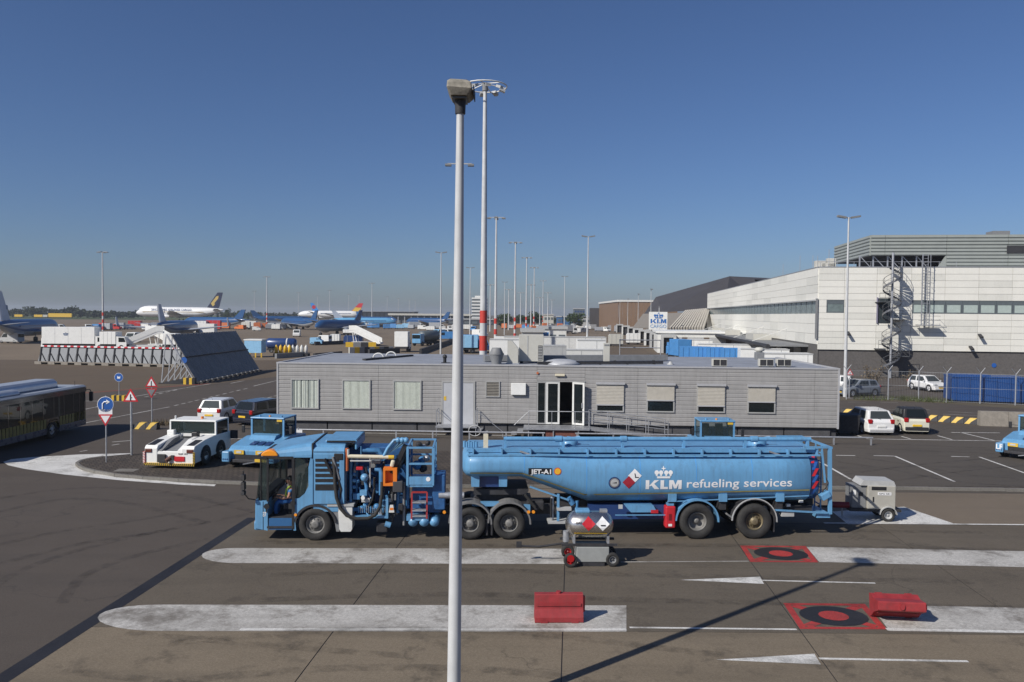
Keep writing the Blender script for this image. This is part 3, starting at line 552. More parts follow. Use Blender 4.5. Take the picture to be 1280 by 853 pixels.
MB().obox((X(497), .1, Z(609)), (.3, .25, .34)).build('junction_box', mat('dark_box', (.06, .06, .065), .5), tk, bevel=.02); MB().prism([(X(486), Z(641)), (X(493), Z(641)), (X(491.5), Z(632)), (X(487.5), Z(632))], 'y', -.01, .05).build('cone_marker', m_whited, tk); MB().prism([(X(487.2), Z(638)), (X(492), Z(638)), (X(491.6), Z(635)), (X(487.6), Z(635))], 'y', -.016, -.012).build('cone_band', m_ora, tk)
MB().obox((X(490), .15, Z(581)), (.12, .2, .22), ry=R(15)).build('spout', mat('cream_paint', (.66, .6, .45)), tk, bevel=.04)
# folded scissor arms and black bellows of the lift
for k in range(5):
    yy = .15 + k * .13
    MB().beam((X(475 + k), yy, Z(577 - k)), (X(498 + k), yy, Z(553 + k * 1.5)), .05, .09).build('lift_arm', m_blue if k % 2 == 0 else m_dark, tk)
    MB().beam((X(489 + 3 * k), yy + .06, Z(594 - k * 3)), (X(506), yy + .06, Z(558 + k * 3)), .09, .14).build('bellows', m_black, tk)
MB().tube([(X(478), .1, Z(574)), (X(484), .1, Z(562)), (X(492), .1, Z(552)), (X(500), .1, Z(551)), (X(508), .1, Z(550.5))], .05, 8).build('hydraulic_line', m_blue, tk)
for k in range(3): MB().ball((X(497 + k * 5), .12, Z(552)), .09, 8).build('elbow', m_blue, tk)
MB().tube([(X(486), .3, Z(628)), (X(492), .25, Z(600)), (X(500), .25, Z(580)), (X(507), .3, Z(566))], .07, 8).build('bellows', m_black, tk)
# lift platform basket
x0, x1, zb0, zt = X(509), X(541), Z(608), Z(561); yb = 1.7
pf = MB(); pf.box(x0, .06, zb0 - .05, x1, yb, zb0 + .02); pf.build('platform_floor', m_blue, tk)
def rail(a, b, w=.055, nm='guard_rail', m=m_blue): return MB().beam(a, b, w).build(nm, m, tk)
for (x, y) in ((x0, .06), (x1, .06), (x0, yb), (x1, yb)): rail((x, y, zb0), (x, y, zt), .07, 'platform_post')
for z in (zt, Z(581)):
    rail((x0, .06, z), (x1, .06, z)); rail((x0, yb, z), (x1, yb, z)); rail((x0, .06, z), (x0, yb, z)); rail((x1, .06, z), (x1, yb, z))
for k in range(1, 4): rail((x1, .06 + k * .41, zb0), (x1, .06 + k * .41, zt), .04, 'platform_post')
MB().box(x0 + .04, .04, Z(607), x1 - .04, .08, Z(597)).build('kick_plate', m_blue, tk); MB().cyl((X(535), .036, Z(600)), (X(535), .03, Z(600)), .07, n=14).build('warning_disc', m_swhite, tk)
MB().box(x1 + .02, .1, Z(604), x1 + .06, yb - .1, Z(594)).build('kick_plate', m_pipe, tk)
for (px, py, r) in ((521, 563, .1), (527, 566, .07), (532, 562, .08), (524, 585, .12), (531, 580, .1), (518, 590, .14), (526, 595, .12)): MB().lathe([(.01, -r), (r, -r * .6), (r, r * .6), (.01, r)], (X(px), .8 + .5 * rnd.random(), Z(py)), (rnd.random() - .5, -1, .4), 12).build('reel', rnd.choice((m_pipe, m_dark, m_steel)), tk)
# red step ladder and the lower box
l0, l1 = X(514.5), X(533.5)
ld = MB(); ld.beam((l0, .02, Z(649)), (l0, .12, Z(617)), .05); ld.beam((l1, .02, Z(649)), (l1, .12, Z(617)), .05); ld.beam((l0, .12, Z(617)), (l1, .12, Z(617)), .05); ld.build('ladder_frame', mat('ladder_red', (.32, .03, .03), .5, dirt=.3), tk)
for z in (629, 639, 646): MB().box(l0 + .02, .0, Z(z) - .02, l1 - .02, .22, Z(z) + .02).build('ladder_step', m_steel, tk)
MB().box(X(508), .06, Z(652), X(536), .6, Z(646)).build('step_base', m_blue, tk); MB().box(X(514), .35, Z(645), X(551), 1.4, Z(609)).build('lift_base', mat('pump_blue', (.03, .12, .3)), tk, bevel=.03)
for px in (516, 530, 543):
    MB().lathe([(.01, -.04), (.1, -.02), (.15, .05), (.15, .9)], (X(px), .06, Z(654)), (0, 1, 0), 18).build('air_tank', m_blue, tk)
MB().cyl((X(548), .25, Z(622)), (X(580), .25, Z(622)), .1, n=14).build('exhaust_box', m_steel, tk); MB().box(X(540), .2, Z(640), X(556), 1.0, Z(596)).build('valve_cabinet', mat('pump_blue', (.03, .12, .3)), tk, bevel=.03)
# fifth wheel
MB().box(X(600), .5, .92, X(668), 2.0, 1.02).build('fifth_wheel_base', m_dark, tk); MB().prism([(X(592), 1.3), (X(655), 1.3), (X(662), 1.4), (X(662), 1.48), (X(592), 1.48)], 'y', .5, 2.0).build('fifth_wheel', m_dark, tk, fix=True)
MB().prism([(X(588), 1.02), (X(668), 1.02), (X(650), 1.3), (X(598), 1.3)], 'y', .7, 1.8).build('coupling_plate', m_dark, tk); MB().cyl((X(657), .3, 1.35), (X(670), .3, .95), .05).build('coupling_hose', m_rub, tk)
MB().box(X(660), .45, .8, X(682), .75, 1.1).build('brake_canister', m_dark, tk, bevel=.04); MB().box(X(656), .35, .78, X(664), .6, 1.0).build('tail_bracket', m_blue, tk)
MB().box(X(590), .3, .98, X(625), .5, 1.1).build('deck_edge', m_blue, tk)
for px in (594, 629):
    MB().prism([(X(px - 5), Z(611.5)), (X(px + 5), Z(611.5)), (X(px + 5.5), Z(596)), (X(px - 5.5), Z(596))], 'y', .25, .5).build('saddle_leg', m_blue, tk)
MB().box(X(599), .4, Z(613), X(624), 2.1, Z(600)).build('saddle', m_navy, tk)
# ---- the tank
NS = 2.9; zT = Z(567) + .04; zB = Z(633.5) - .02; zN = Z(602)
xA, xB, xE0, xE1 = X(652), X(737), X(581), X(1013)
def tz(x):
    t = min(1, max(0, (x - xA) / (xB - xA))); zb = zN + (zB - zN) * t
    return (zT + zb) / 2, (zT - zb) / 2
def surf(x, z):
    c, h = tz(x); q = min(1, abs((z - c) / h)); return 1.25 - 1.25 * (1 - q ** NS) ** (1 / NS)
def tring(x, k=1.0, dz=0):
    c, h = tz(x); n = 120; p = []
    for i in range(n):
        a = 2 * math.pi * i / n; ca, sa = math.cos(a), math.sin(a)
        p.append((x, 1.25 + 1.25 * k * math.copysign(abs(ca) ** (2 / NS), ca), c + h * k * math.copysign(abs(sa) ** (2 / NS), sa)))
    return p
xs = [xE0 + .18, xE0 + .6, xA - .3, xA - .1, xA, xA + .1, xA + .5, (xA + xB) / 2, xB - .5, xB - .1, xB, xB + .1, xB + .4] + [xB + .4 + (xE1 - xB - .4) * k / 6 for k in range(1, 7)]
tank = MB(); tank.loft([[(xE0 - .12, 1.25 + (p[1] - 1.25) * .3, tz(xE0)[0] + (p[2] - tz(xE0)[0]) * .3) for p in tring(xE0)], [(xE0 - .06, p[1], p[2]) for p in tring(xE0, .72)], [(xE0 + .03, p[1], p[2]) for p in tring(xE0, .9)]] + [tring(x) for x in xs] + [[(xE1 + .02, p[1], p[2]) for p in tring(xE1, .985)]], smooth=True)
tank = tank.build('tank', m_tank, tk)
m_seam = mat('tank_seam', (.09, .31, .64), .4, var=.1)
for px in (655, 733, 800, 870, 940):
    x = X(px); MB().loft([[(x - .008, 1.25 + (p[1] - 1.25) * 1.001, p[2]) for p in tring(x, 1.0008)], [(x + .008, p[1], p[2]) for p in tring(x, 1.0022)], [(x + .02, p[1], p[2]) for p in tring(x, 1.0008)]], smooth=True).build('weld_seam', m_seam, tank)
rc = MB(); rc.loft([tring(xE1 + .03, .96), tring(X(1025), .95), [(X(1026), p[1], p[2]) for p in tring(xE1, .9)]], smooth=True); rc.build('rear_cabinet', m_navy, tk)
for k in range(7):
    c = MB(); z = zT - .18 - k * .2; q = [(xE1 + .05, z), (xE1 + .15, z), (X(1024), z + .24), (X(1024) - .1, z + .24)]
    q = [(a, min(b, zT - .06)) for a, b in q]; c.add([(a, surf(xE1, b) - .0 + .045, b) for a, b in q], [(0, 1, 2, 3)]); c.build('reflection_stripe', m_sred if k % 2 else m_sblue, tk)  # diagonal red and blue reflections painted across the rear cabinet
def on_tank(name, poly_list, m, off=.006):
    import bmesh
    b = MB(); e = 0
    for p in poly_list: b.add([(x, off + e, z) for x, z in p], [list(range(len(p)))]); e += .0006
    return wrap(b, name, m)
def wrap(b, name, m):
    """cut flat lettering into bands and lay it on the curved tank side (y holds the lift)"""
    import bmesh
    me = b.mesh(name, m); q = bmesh.new(); q.from_mesh(me)
    zs_ = [v.co.z for v in q.verts]; z = min(zs_) + .03
    while z < max(zs_): bmesh.ops.bisect_plane(q, geom=q.verts[:] + q.edges[:] + q.faces[:], plane_co=(0, 0, z), plane_no=(0, 0, 1)); z += .03
    for v in q.verts: v.co.y = surf(v.co.x, v.co.z) - v.co.y - .004
    q.to_mesh(me); q.free(); return link(name, me, tank)
# pinstripe following the belly line
def strip(pts, w, m, off=.016):
    b = MB(); vs = []; fs = []
    P = []
    for i in range(len(pts) - 1):
        for k in range(12): P.append((pts[i][0] + (pts[i + 1][0] - pts[i][0]) * k / 12, pts[i][1] + (pts[i + 1][1] - pts[i][1]) * k / 12))
    P.append(pts[-1])
    for x, z in P: vs += [(x, surf(x, z + w / 2) - off, z + w / 2), (x, surf(x, z - w / 2) - off, z - w / 2)]
    for i in range(len(P) - 1): fs.append((2 * i, 2 * i + 1, 2 * i + 3, 2 * i + 2))
    return b.add(vs, fs).build('pinstripe', m, tank)
m_pin = mat('pinstripe', (.30, .27, .10), .5, var=.2, scale=8)
strip([(X(587.5), Z(592.5)), (X(653), Z(593)), (X(731), Z(620.5)), (X(1012), Z(613.5, 0, 1012))], .045, m_pin)
def PT(px, py): return TP(px, py, 0)
# lettering
b = MB(); lift = [.003]
def lay(q): lift[0] += .0003; b.add([(x, lift[0], z) for x, z in q], [list(range(len(q)))])
klm(lay, PT(807, 613)[0], PT(852, 612)[0], PT(830, 612.5)[1], PT(830, 601)[1] - PT(830, 612.5)[1])
crown(lay, PT(829.5, 597)[0], PT(829.5, 598.7)[1], .56); wrap(b, 'airline_mark', m_swhite)
v, fs = text_fit('refueling services', PT(858.5, 610)[0], PT(990, 608)[0], PT(925, 609.6)[1], .27, .011); wrap(MB().add([(x, .004, z + (x - PT(925, 609)[0]) * .012) for x, z in v], fs), 'lettering', m_swhite)
def rect(a, b, c, d): return [(PT(a, d)[0], PT(a, d)[1]), (PT(c, d)[0], PT(c, d)[1]), (PT(c, b)[0], PT(c, b)[1]), (PT(a, b)[0], PT(a, b)[1])]
on_tank('product_plate', [rect(660.5, 586, 690, 594.3)], mat('plate_black', (.012, .012, .014), .4), .007); 
v, fs = text_fit('JET-A1', PT(663.3, 590)[0], PT(688.8, 590)[0], PT(675, 593.2)[1], .145, .03); wrap(MB().add([(x, .011, z) for x, z in v], fs), 'product_name', m_swhite)
cx, cz = PT(697, 590); on_tank('round_emblem', [circ(cx, cz, .115)], m_red, .006); on_tank('round_emblem_face', [circ(cx, cz, .095)], mat('emblem_yellow', (.8, .42, .03), .4), .009)
cx, cz = PT(768, 604.3); on_tank('gauge_rim', [circ(cx, cz, .185, 24)], m_navy, .008); on_tank('gauge_bezel', [circ(cx, cz, .15, 24)], m_alu, .012); on_tank('gauge_face', [circ(cx, cz, .12, 24)], m_lgrey, .015); on_tank('gauge_needle', [[(cx - .08, cz - .01), (cx + .07, cz - .02), (cx + .07, cz + .03)]], m_dark, .018)
def dia(px, py, w): x, z = PT(px, py); return [(x - w, z), (x, z - w), (x + w, z), (x, z + w)]
on_tank('hazard_diamond', [dia(793.5, 595.5, .215)], m_swhite, .006); on_tank('hazard_diamond', [dia(786, 603.7, .2)], mat('diamond_red', (.33, .02, .035), .4), .009)
x, z = PT(794.5, 595); on_tank('hazard_mark', [[(x - .02, z - .08), (x + .1, z - .08), (x + .1, z - .05), (x - .02, z - .05)], [(x - .02, z - .045), (x + .015, z - .045), (x - .01, z + .06), (x - .04, z + .06)]], m_black, .009)
# top walkway, rails and long pipe
tp = MB(); tp.box(X(584), .25, zT - .07, X(1026), .42, zT + .05); tp.build('walkway_kerb', m_blue, tk)
tp = MB(); tp.box(X(584), .42, zT - .02, X(1026), 2.1, zT + .03); tp.build('walkway', m_blue, tk)
MB().box(X(584), .1, zT - .16, X(1026), .16, zT - .11).build('drip_rail', m_blue, tk)
for px in range(590, 1026, 36): MB().box(X(px), .13, zT - .13, X(px) + .05, .3, zT + .05).build('rail_bracket', m_blue, tk)
zc = zT + .3
MB().cyl((X(630), .62, zc), (X(1022), .62, zc), .07, n=12).build('vapour_pipe', m_blue, tk)
for px in (632, 706, 782, 860, 938, 1018): MB().box(X(px) - .04, .56, zT + .03, X(px) + .04, .68, zc - .04).build('pipe_support', m_blue, tk); 
for px in (700, 783, 950):
    MB().cyl((X(px) - .1, .62, zc), (X(px) + .1, .62, zc), .1, n=12).build('pipe_flange', m_blue, tk)
for px in (716, 962):
    MB().lathe([(.3, 0), (.3, .12), (.22, .16), (.06, .2), (.06, .26), (.01, .26)], (X(px), 1.2, zT + .03), (0, 0, 1), 18).build('manhole', m_blue, tk)
    MB().tube([(X(px) + .35 * math.cos(k), .9 + .1 * math.sin(k), zT + .3 + .03 * math.sin(3 * k)) for k in [i * .5 for i in range(7)]], .02, 6).build('manhole_clamp', m_blue, tk)
MB().beam((X(650), .2, zT - .02), (X(668), .14, zT - .16), .05, .05).build('handle_bar', m_alu, tk); MB().beam((X(963), .2, zT - .02), (X(980), .14, zT - .16), .05, .05).build('handle_bar', m_alu, tk)
MB().box(X(604), .5, zT + .03, X(610), .7, zT + .45).build('vent_box', mat('cream_paint', (.66, .6, .45)), tk)
for k in range(6): MB().cyl((X(580 + 3 * k), .5, zT + .05), (X(580 + 3 * k), .5, zT + .25 - .02 * (k % 2)), .05).build('vent_valve', m_blue, tk)
# rear frame
xg = X(1040)
for y in (.12, 2.38): MB().beam((xg, y, .75), (X(1038), y, zT + .1), .1).build('rear_post', m_blue, tk); MB().beam((X(1028), y, zT + .1), (X(1033), y, 1.75), .05).build('rear_brace', m_blue, tk); MB().beam((X(1005), y, zT + .12), (X(1040), y, zT + .12), .06).build('rear_rail', m_blue, tk)
MB().beam((xg, .1, zT + .1), (xg, 2.4, zT + .1), .07).build('rear_rail', m_blue, tk); MB().box(X(1024), .15, .62, X(1041), 2.35, .75).build('rear_bumper', m_blue, tk)
for k in range(7): MB().beam((xg - .03, .75, .9 + k * .28), (xg - .03, 1.2, .9 + k * .28), .035).build('rear_ladder_rung', m_blue, tk)
for y in (.75, 1.2): MB().beam((xg - .03, y, .75), (xg - .03, y, zT + .1), .04).build('rear_ladder_rail', m_blue, tk)
MB().tube([(X(1033), .15, Z(598)), (X(1037), .1, Z(606)), (X(1034), .1, Z(612)), (X(1030), .15, Z(618))], .02, 6).build('rear_hose', m_rub, tk)
MB().obox((X(1033), .15, Z(622)), (.3, .3, .2), ry=R(-30)).build('rear_bracket', m_blue, tk, bevel=.02)
# underside of the trailer
MB().box(X(700), .8, .85, X(1030), 1.0, 1.08).build('trailer_beam', m_dark, tk); MB().box(X(700), 1.5, .85, X(1030), 1.7, 1.08).build('trailer_beam', m_dark, tk)
MB().box(X(738), .35, .55, X(845), 2.2, 1.0).build('underbody', m_navy, tk); MB().beam((X(770), .08, Z(646)), (X(840), .08, Z(646)), .03).build('side_guard', m_blue, tk); MB().beam((X(968), .08, Z(640)), (X(1036), .08, Z(644)), .05).build('side_guard', m_blue, tk)
MB().beam((X(835), .06, Z(629)), (X(1012), .06, Z(621, 0, 1012)), .03).build('belly_rail', m_blue, tk)
MB().prism([(X(782), Z(634)), (X(818), Z(634)), (X(823), Z(643)), (X(790), Z(643)), (X(786), Z(639))], 'y', .12, .5).build('tool_box', m_blue, tk, bevel=.02); MB().box(X(815), .1, Z(644), X(824), .14, Z(640)).build('side_marker', m_red, tk)
for px in (841, 904.5, 976): MB().prism([(X(px - 5), Z(629)), (X(px + 5), Z(629)), (X(px + 5), Z(619)), (X(px - 5), Z(619))], 'y', .03, .12).build('tank_bracket', m_blue, tk)
for px in (841, 905, 976): MB().box(X(px - 4), .1, .9, X(px + 4), 2.4, 1.15).build('tank_cradle', m_dark, tk)
MB().box(X(774), .07, Z(638), X(779), .12, Z(633)).build('side_lamp', m_lens, tk); MB().box(X(979), .1, Z(649), X(995), .3, Z(642)).build('lamp_box', m_lgrey, tk, bevel=.01)
MB().box(X(975), .4, .75, X(1022), 1.9, .95).build('hose_tray', m_dark, tk)
for px, py in ((981, 631), (1006, 631), (990, 636)): MB().obox((X(px), .3, Z(py)), (.12, .1, .08)).build('valve_body', m_whited, tk)
ex = MB(); ex.box(X(832.5), .0, Z(662), X(845), .3, Z(634.5)); ex = ex.build('fire_extinguisher_box', m_red, tk, bevel=.04); MB().box(X(836), -.008, Z(659.5), X(840.5), -.002, Z(656.5)).build('label_plate', m_swhite, ex); MB().box(X(836.5), -.008, Z(652), X(840), -.002, Z(644)).build('handle', mat('dark_red', (.18, .01, .015), .5), ex); MB().box(X(835), .05, Z(634), X(843), .25, Z(631.5)).build('bracket', m_blue, ex)
# landing leg and ladder below the neck
MB().cyl((X(691.5), .3, Z(624)), (X(691.5), .3, Z(653)), .055).build('landing_leg', m_steel, tk); MB().cyl((X(690), .25, Z(626)), (X(690), .25, Z(650)), .035).build('landing_leg_guard', m_black, tk); MB().box(X(686), .1, Z(657), X(711), .6, Z(654.5)).build('landing_foot', m_lgrey, tk); MB().box(X(697), .1, Z(640.5), X(715), .3, Z(637)).build('step', m_lgrey, tk)
MB().box(X(697), .15, Z(654), X(700), .2, Z(620)).build('leg_post', m_blue, tk); MB().beam((X(663), .2, Z(611)), (X(712), .2, Z(628)), .05).build('neck_strut', m_blue, tk)
MB().cyl((X(712), .3, Z(626)), (X(718), .3, Z(634)), .09).build('belly_valve', m_pipe, tk); MB().cyl((X(723), .3, Z(630)), (X(723), .3, Z(640)), .05).build('belly_valve', m_pipe, tk)

# ================================================================== driver
def skinned(name, chains, m, parent=None, sub=2):
    """chains: lists of (point, radius); chains starting on an existing point join it"""
    vs, es, rs, idx = [], [], [], {}
    for ch in chains:
        prev = None
        for p, r in ch:
            k = tuple(round(c, 4) for c in p)
            if k not in idx: idx[k] = len(vs); vs.append(p); rs.append(r)
            if prev is not None and prev != idx[k]: es.append((prev, idx[k]))
            prev = idx[k]
    me = bpy.data.meshes.new(name); me.from_pydata(vs, es, []); me.materials.append(m)
    o = bpy.data.objects.new(name, me); sc.collection.objects.link(o); o.parent = parent
    sk_ = o.modifiers.new('skin', 'SKIN'); sk_.use_smooth_shade = True
    if not me.skin_vertices: 
        bpy.context.view_layer.objects.active = o; o.select_set(True); bpy.ops.mesh.customdata_skin_add(); o.select_set(False)
    for i, r in enumerate(rs):
        r = (r, r) if not isinstance(r, tuple) else r; me.skin_vertices[0].data[i].radius = r
    me.skin_vertices[0].data[0].use_root = True
    s = o.modifiers.new('sub', 'SUBSURF'); s.levels = sub; s.render_levels = sub
    bpy.context.view_layer.update(); dg = bpy.context.evaluated_depsgraph_get(); e = o.evaluated_get(dg); nm = bpy.data.meshes.new_from_object(e)
    o.modifiers.clear(); o.data = nm; return o
def driver():
    px, pz, y = X(359), Z(632), .62                       # hip on the seat
    t = thing('person', 'driver in blue shirt, blue trousers and yellow vest seated in tanker cab', 'person', Matrix.Translation((TO[0], TO[1], .016)) @ Matrix.Rotation(TRZ, 4, 'Z') @ Vector((px, y, pz - .1)), TRZ)
    hip = (0, 0, .1); ch = (-.0, 0, .38); nk = (-.02, 0, .56); hd = (-.07, 0, .72)
    B = [[(hip, (.13, .11)), (ch, (.15, .11)), ((-.01, 0, .5), (.13, .09)), (nk, .055), ((-.05, 0, .64), .055), ((-.06, 0, .70), (.085, .095)), ((-.065, 0, .78), (.085, .095)), ((-.06, 0, .83), .06)]]
    for s in (-1, 1):
        B.append([((-.01, 0, .5), (.13, .09)), ((0, s * .19, .49), .065), ((-.05, s * .23, .26), .052), ((-.26, s * .17, .21), .042), ((-.36, s * .16, .24), .03), ((-.41, s * .155, .255), (.034, .02))])
        for f_, (dy, ln) in enumerate(((-.032, .05), (-.011, .058), (.011, .055), (.032, .045))): B.append([((-.41, s * .155, .255), (.034, .02)), ((-.445, s * .155 + dy, .262), .0095), ((-.445 - ln * .7, s * .155 + dy, .258), .009), ((-.445 - ln, s * .155 + dy, .24), .008)])
        B.append([((-.36, s * .16, .24), .03), ((-.385, s * .16 - s * .05, .255), .011), ((-.42, s * .16 - s * .06, .26), .009)])
        B.append([(hip, (.13, .11)), ((-.02, s * .1, .08), .1), ((-.4, s * .13, .12), .075), ((-.46, s * .13, -.1), .06), ((-.44, s * .13, -.34), .045), ((-.54, s * .14, -.37), .04)])
    skinned('body', B, m_skin, t)
    m_sh = mat('work_shirt', (.06, .2, .46), .8, var=.15, scale=12); m_tr = mat('work_trousers', (.03, .13, .36), .85, var=.2, scale=10); m_hv = mat('hi_vis', (.6, .75, .08), .7)
    C = [[((0, 0, .16), (.16, .135)), (ch, (.175, .135)), ((-.01, 0, .5), (.15, .105)), ((-.015, 0, .53), (.1, .08))]]
    for s in (-1, 1): C.append([((-.01, 0, .5), (.15, .105)), ((0, s * .19, .49), .08), ((-.03, s * .215, .36), .072)])
    skinned('shirt', C, m_sh, t)
    D = []
    for s in (-1, 1): D.append([((0, 0, .1), (.16, .14)), ((-.02, s * .1, .08), .118), ((-.4, s * .13, .12), .09), ((-.46, s * .13, -.1), .078), ((-.445, s * .13, -.3), .068)])
    skinned('trousers', D, m_tr, t)
    for s in (-1, 1): MB().tube([(-.16, s * .1, .2), (-.165, s * .1, .34), (-.14, s * .1, .5), (-.02, s * .11, .585), (.1, s * .1, .5), (.15, s * .1, .34)], .028, 6).build('vest_strap', m_hv, t)
    h = MB(); h.lathe([(.01, .11), (.06, .1), (.1, .05), (.108, 0), (.1, -.04)], (-.045, 0, .79), (.25, 0, 1), 14); h.build('hair', m_hair, t)
    for s in (-1, 1): MB().ball((-.155, s * .035, .75), .011, 6).build('eye', m_black, t); MB().obox((-.57, s * .14, -.39), (.2, .09, .07)).build('shoe', m_black, t, bevel=.03); MB().ball((-.05, s * .095, .745), .025, 6).build('ear', m_skin, t)
    MB().lathe([(.004, 0), (.018, .02), (.012, .045), (.004, .05)], (-.165, 0, .705), (0, 0, 1), 8).build('nose', m_skin, t); MB().obox((-.155, 0, .68), (.012, .045, .01)).build('mouth', mat('lips', (.3, .1, .08), .5), t)
driver()
# ================================================================== site office cabin
CO = G(347, 525.6, .62); CRZ = R(-2.2); CP = Plane(CO, CRZ)
CL = CP(1048, 500)[0]; CD = 12.2
m_clad = mat('grey_cladding', (.335, .327, .318), .5, var=.06, scale=1.5, dirt=.16, streak=.22)
m_trim = mat('cabin_trim', (.4, .4, .41), .45, var=.06)
m_roof = mat('roof_membrane', (.27, .29, .33), .75, var=.14, scale=.8, dirt=.4)
m_fr = mat('window_frame', (.36, .36, .35), .45, var=.08); m_blind = mat('shutter_cream', (.46, .43, .37), .6, var=.07, scale=5, dirt=.12)
m_curt = mat('curtain', (.8, .82, .76), .9, var=.1, scale=6)
cb = thing('site_office_cabin', 'long low grey ribbed office cabin with flat roof and seven windows', 'building', (CO.x, CO.y, 0), CRZ)
def C(px, py): return CP(px, py)
zb_, zt_ = .62, C(700, 458.6)[1]; zl, zr_ = zt_, zt_
# openings that really go through: the glazed entrance
gx0, gx1 = C(671, 500)[0], C(731, 500)[0]; gz0, gz1 = C(700, 530.5)[1], C(700, 477.5)[1]
def cladding(x0, x1, z0, z1, y=0.0, pitch=.235):
    """one cladding panel of lapped horizontal boards"""
    n = round((z1 - z0) / pitch); n = max(n, 1); q = []; 
    for i in range(n):
        a, b = z0 + (z1 - z0) * i / n, z0 + (z1 - z0) * (i + 1) / n
        q += [(y - .016, a), (y - .034, a + .03), (y - .034, b - .035), (y - .016, b - .015)]
    q += [(y - .012, z1), (y + .1, z1), (y + .1, z0)]
    return MB().prism(q, 'x', x0 + .006, x1 - .006).build('cladding_panel', m_clad, cb)
sx = [0] + [C(p, 500)[0] for p in (473, 635)]
cladding(sx[0], sx[1], zb_, zt_); cladding(sx[1], sx[2], zb_, zt_); cladding(sx[2], gx0, zb_, zt_); cladding(gx0, gx1, gz1 + .05, zt_)
s2 = [gx1] + [C(p, 500)[0] for p in (797, 908, 1018)] + [CL]
for i in range(4): cladding(s2[i], s2[i + 1], zb_, zt_)
MB().box(0, CD - .1, zb_, CL, CD, zt_).build('rear_wall', m_clad, cb)
for x in (0, CL - .1):
    MB().box(x, .1, zb_, x + .1, CD - .1, zt_).build('end_wall', m_clad, cb)
for x0, x1 in ((-.04, .06), (CL - .06, CL + .04)): MB().box(x0, -.06, zb_ - .05, x1, .1, zt_ + .02).build('corner_trim', m_trim, cb)
MB().box(-.05, -.07, zt_ + .002, CL + .05, .12, zt_ + .09).build('roof_edge_trim', m_trim, cb)
for x in (-.05, CL - .12): MB().box(x, .12, zt_ + .002, x + .17, CD, zt_ + .09).build('roof_edge_trim', m_trim, cb)
MB().box(.12, .12, zt_ - .15, CL - .12, CD, zt_ + .03).build('roof', m_roof, cb)
MB().box(.02, .25, .02, CL - .02, CD - .3, zb_).build('plinth', mat('plinth_dark', (.05, .05, .055), .8, var=.3), cb)
for k in range(12):
    x = .3 + k * (CL - .6) / 12; MB().box(x, .15, .02, x + (CL - .6) / 12 - .08, .22, zb_ - .04).build('plinth_board', mat('plinth_dark2', (.055, .055, .06) if k % 3 else (.075, .075, .08), .8, var=.25), cb)
def window(px0, py0, px1, py1, kind, shut=None):
    x0, z1 = C(px0, (py0 + py1) / 2)[0], C((px0 + px1) / 2, py0)[1]; x1, z0 = C(px1, (py0 + py1) / 2)[0], C((px0 + px1) / 2, py1)[1]
    f = MB(); t = .075
    for a in ((x0, z0, x0 + t, z1), (x1 - t, z0, x1, z1), (x0 + t, z0, x1 - t, z0 + t), (x0 + t, z1 - t, x1 - t, z1)): f.box(a[0], -.1, a[1], a[2], -.036, a[3])
    f = f.build('window', m_fr, cb); MB().box(x0 + t, -.043, z0 + t, x1 - t, -.039, z1 - t).build('backing', m_int if kind != 'curtain' else mat('curtain_dark', (.3, .32, .31), .9), f)
    if kind == 'curtain':
        n = 22 if shut is None else shut; w = (x1 - x0 - 2 * t) / n
        for k in range(n):
            if shut == 18 and k in (1, 6, 11): continue
            c = MB(); a = R(-random.uniform(10, 34)); c.obox((x0 + t + (k + .5) * w, -.062, (z0 + z1) / 2), (w * .8, .003, z1 - z0 - 2 * t), a if shut != 18 else R(-random.uniform(8, 14) if k % 3 else 20)); c.build('curtain_slat', m_curt, f)
        MB().box(x0 + t, -.086, z0 + t, x1 - t, -.08, z1 - t).build('pane', glass('curtain_glass', (.05, .07, .07), .05, .93, (.97, .98, .97)), f)
    else:
        zs_ = C((px0 + px1) / 2, shut)[1]
        MB().box(x0 + t, -.07, z0 + t, x1 - t, -.066, zs_).build('pane', m_glass, f)
        MB().box(x0 - .03, -.2, z1 - .03, x1 + .03, -.1005, z1 + .1).build('shutter_box', m_trim, f)
        n = 14
        b = MB(); q = []
        for i in range(n): a, d = zs_ + (z1 - zs_ - .03) * i / n, zs_ + (z1 - zs_ - .03) * (i + 1) / n; q += [(-.115, a + .004), (-.125, (a + d) / 2), (-.115, d - .004)]
        q += [(-.105, z1 - .03), (-.105, zs_)]; b.prism(q, 'x', x0 + .03, x1 - .03); b.build('roller_shutter', m_blind, f)
        MB().box(x0 + .02, -.135, zs_ - .04, x1 - .02, -.104, zs_ + .03).build('shutter_bar', m_trim, f)
        for k in range(3):
            xx = x0 + .25 + k * .45 + random.uniform(0, .15); MB().box(xx, -.062, z0 + t, xx + .1, -.046, min(zs_, z0 + t + .22)).build('desk_item', m_lgrey if k else mat('brown_box', (.35, .22, .12), .8), f)
    return f
window(364, 473.5, 399, 511, 'curtain', 18); window(428, 474.5, 463.5, 511.5, 'curtain'); window(491.5, 475.5, 527, 512.5, 'curtain')
window(745, 480, 780, 515, 'shut', 506); window(808, 481, 843, 515.5, 'shut', 500.5); window(871, 482, 906, 516, 'shut', 507.5); window(934, 483, 969, 517, 'shut', 502.5)
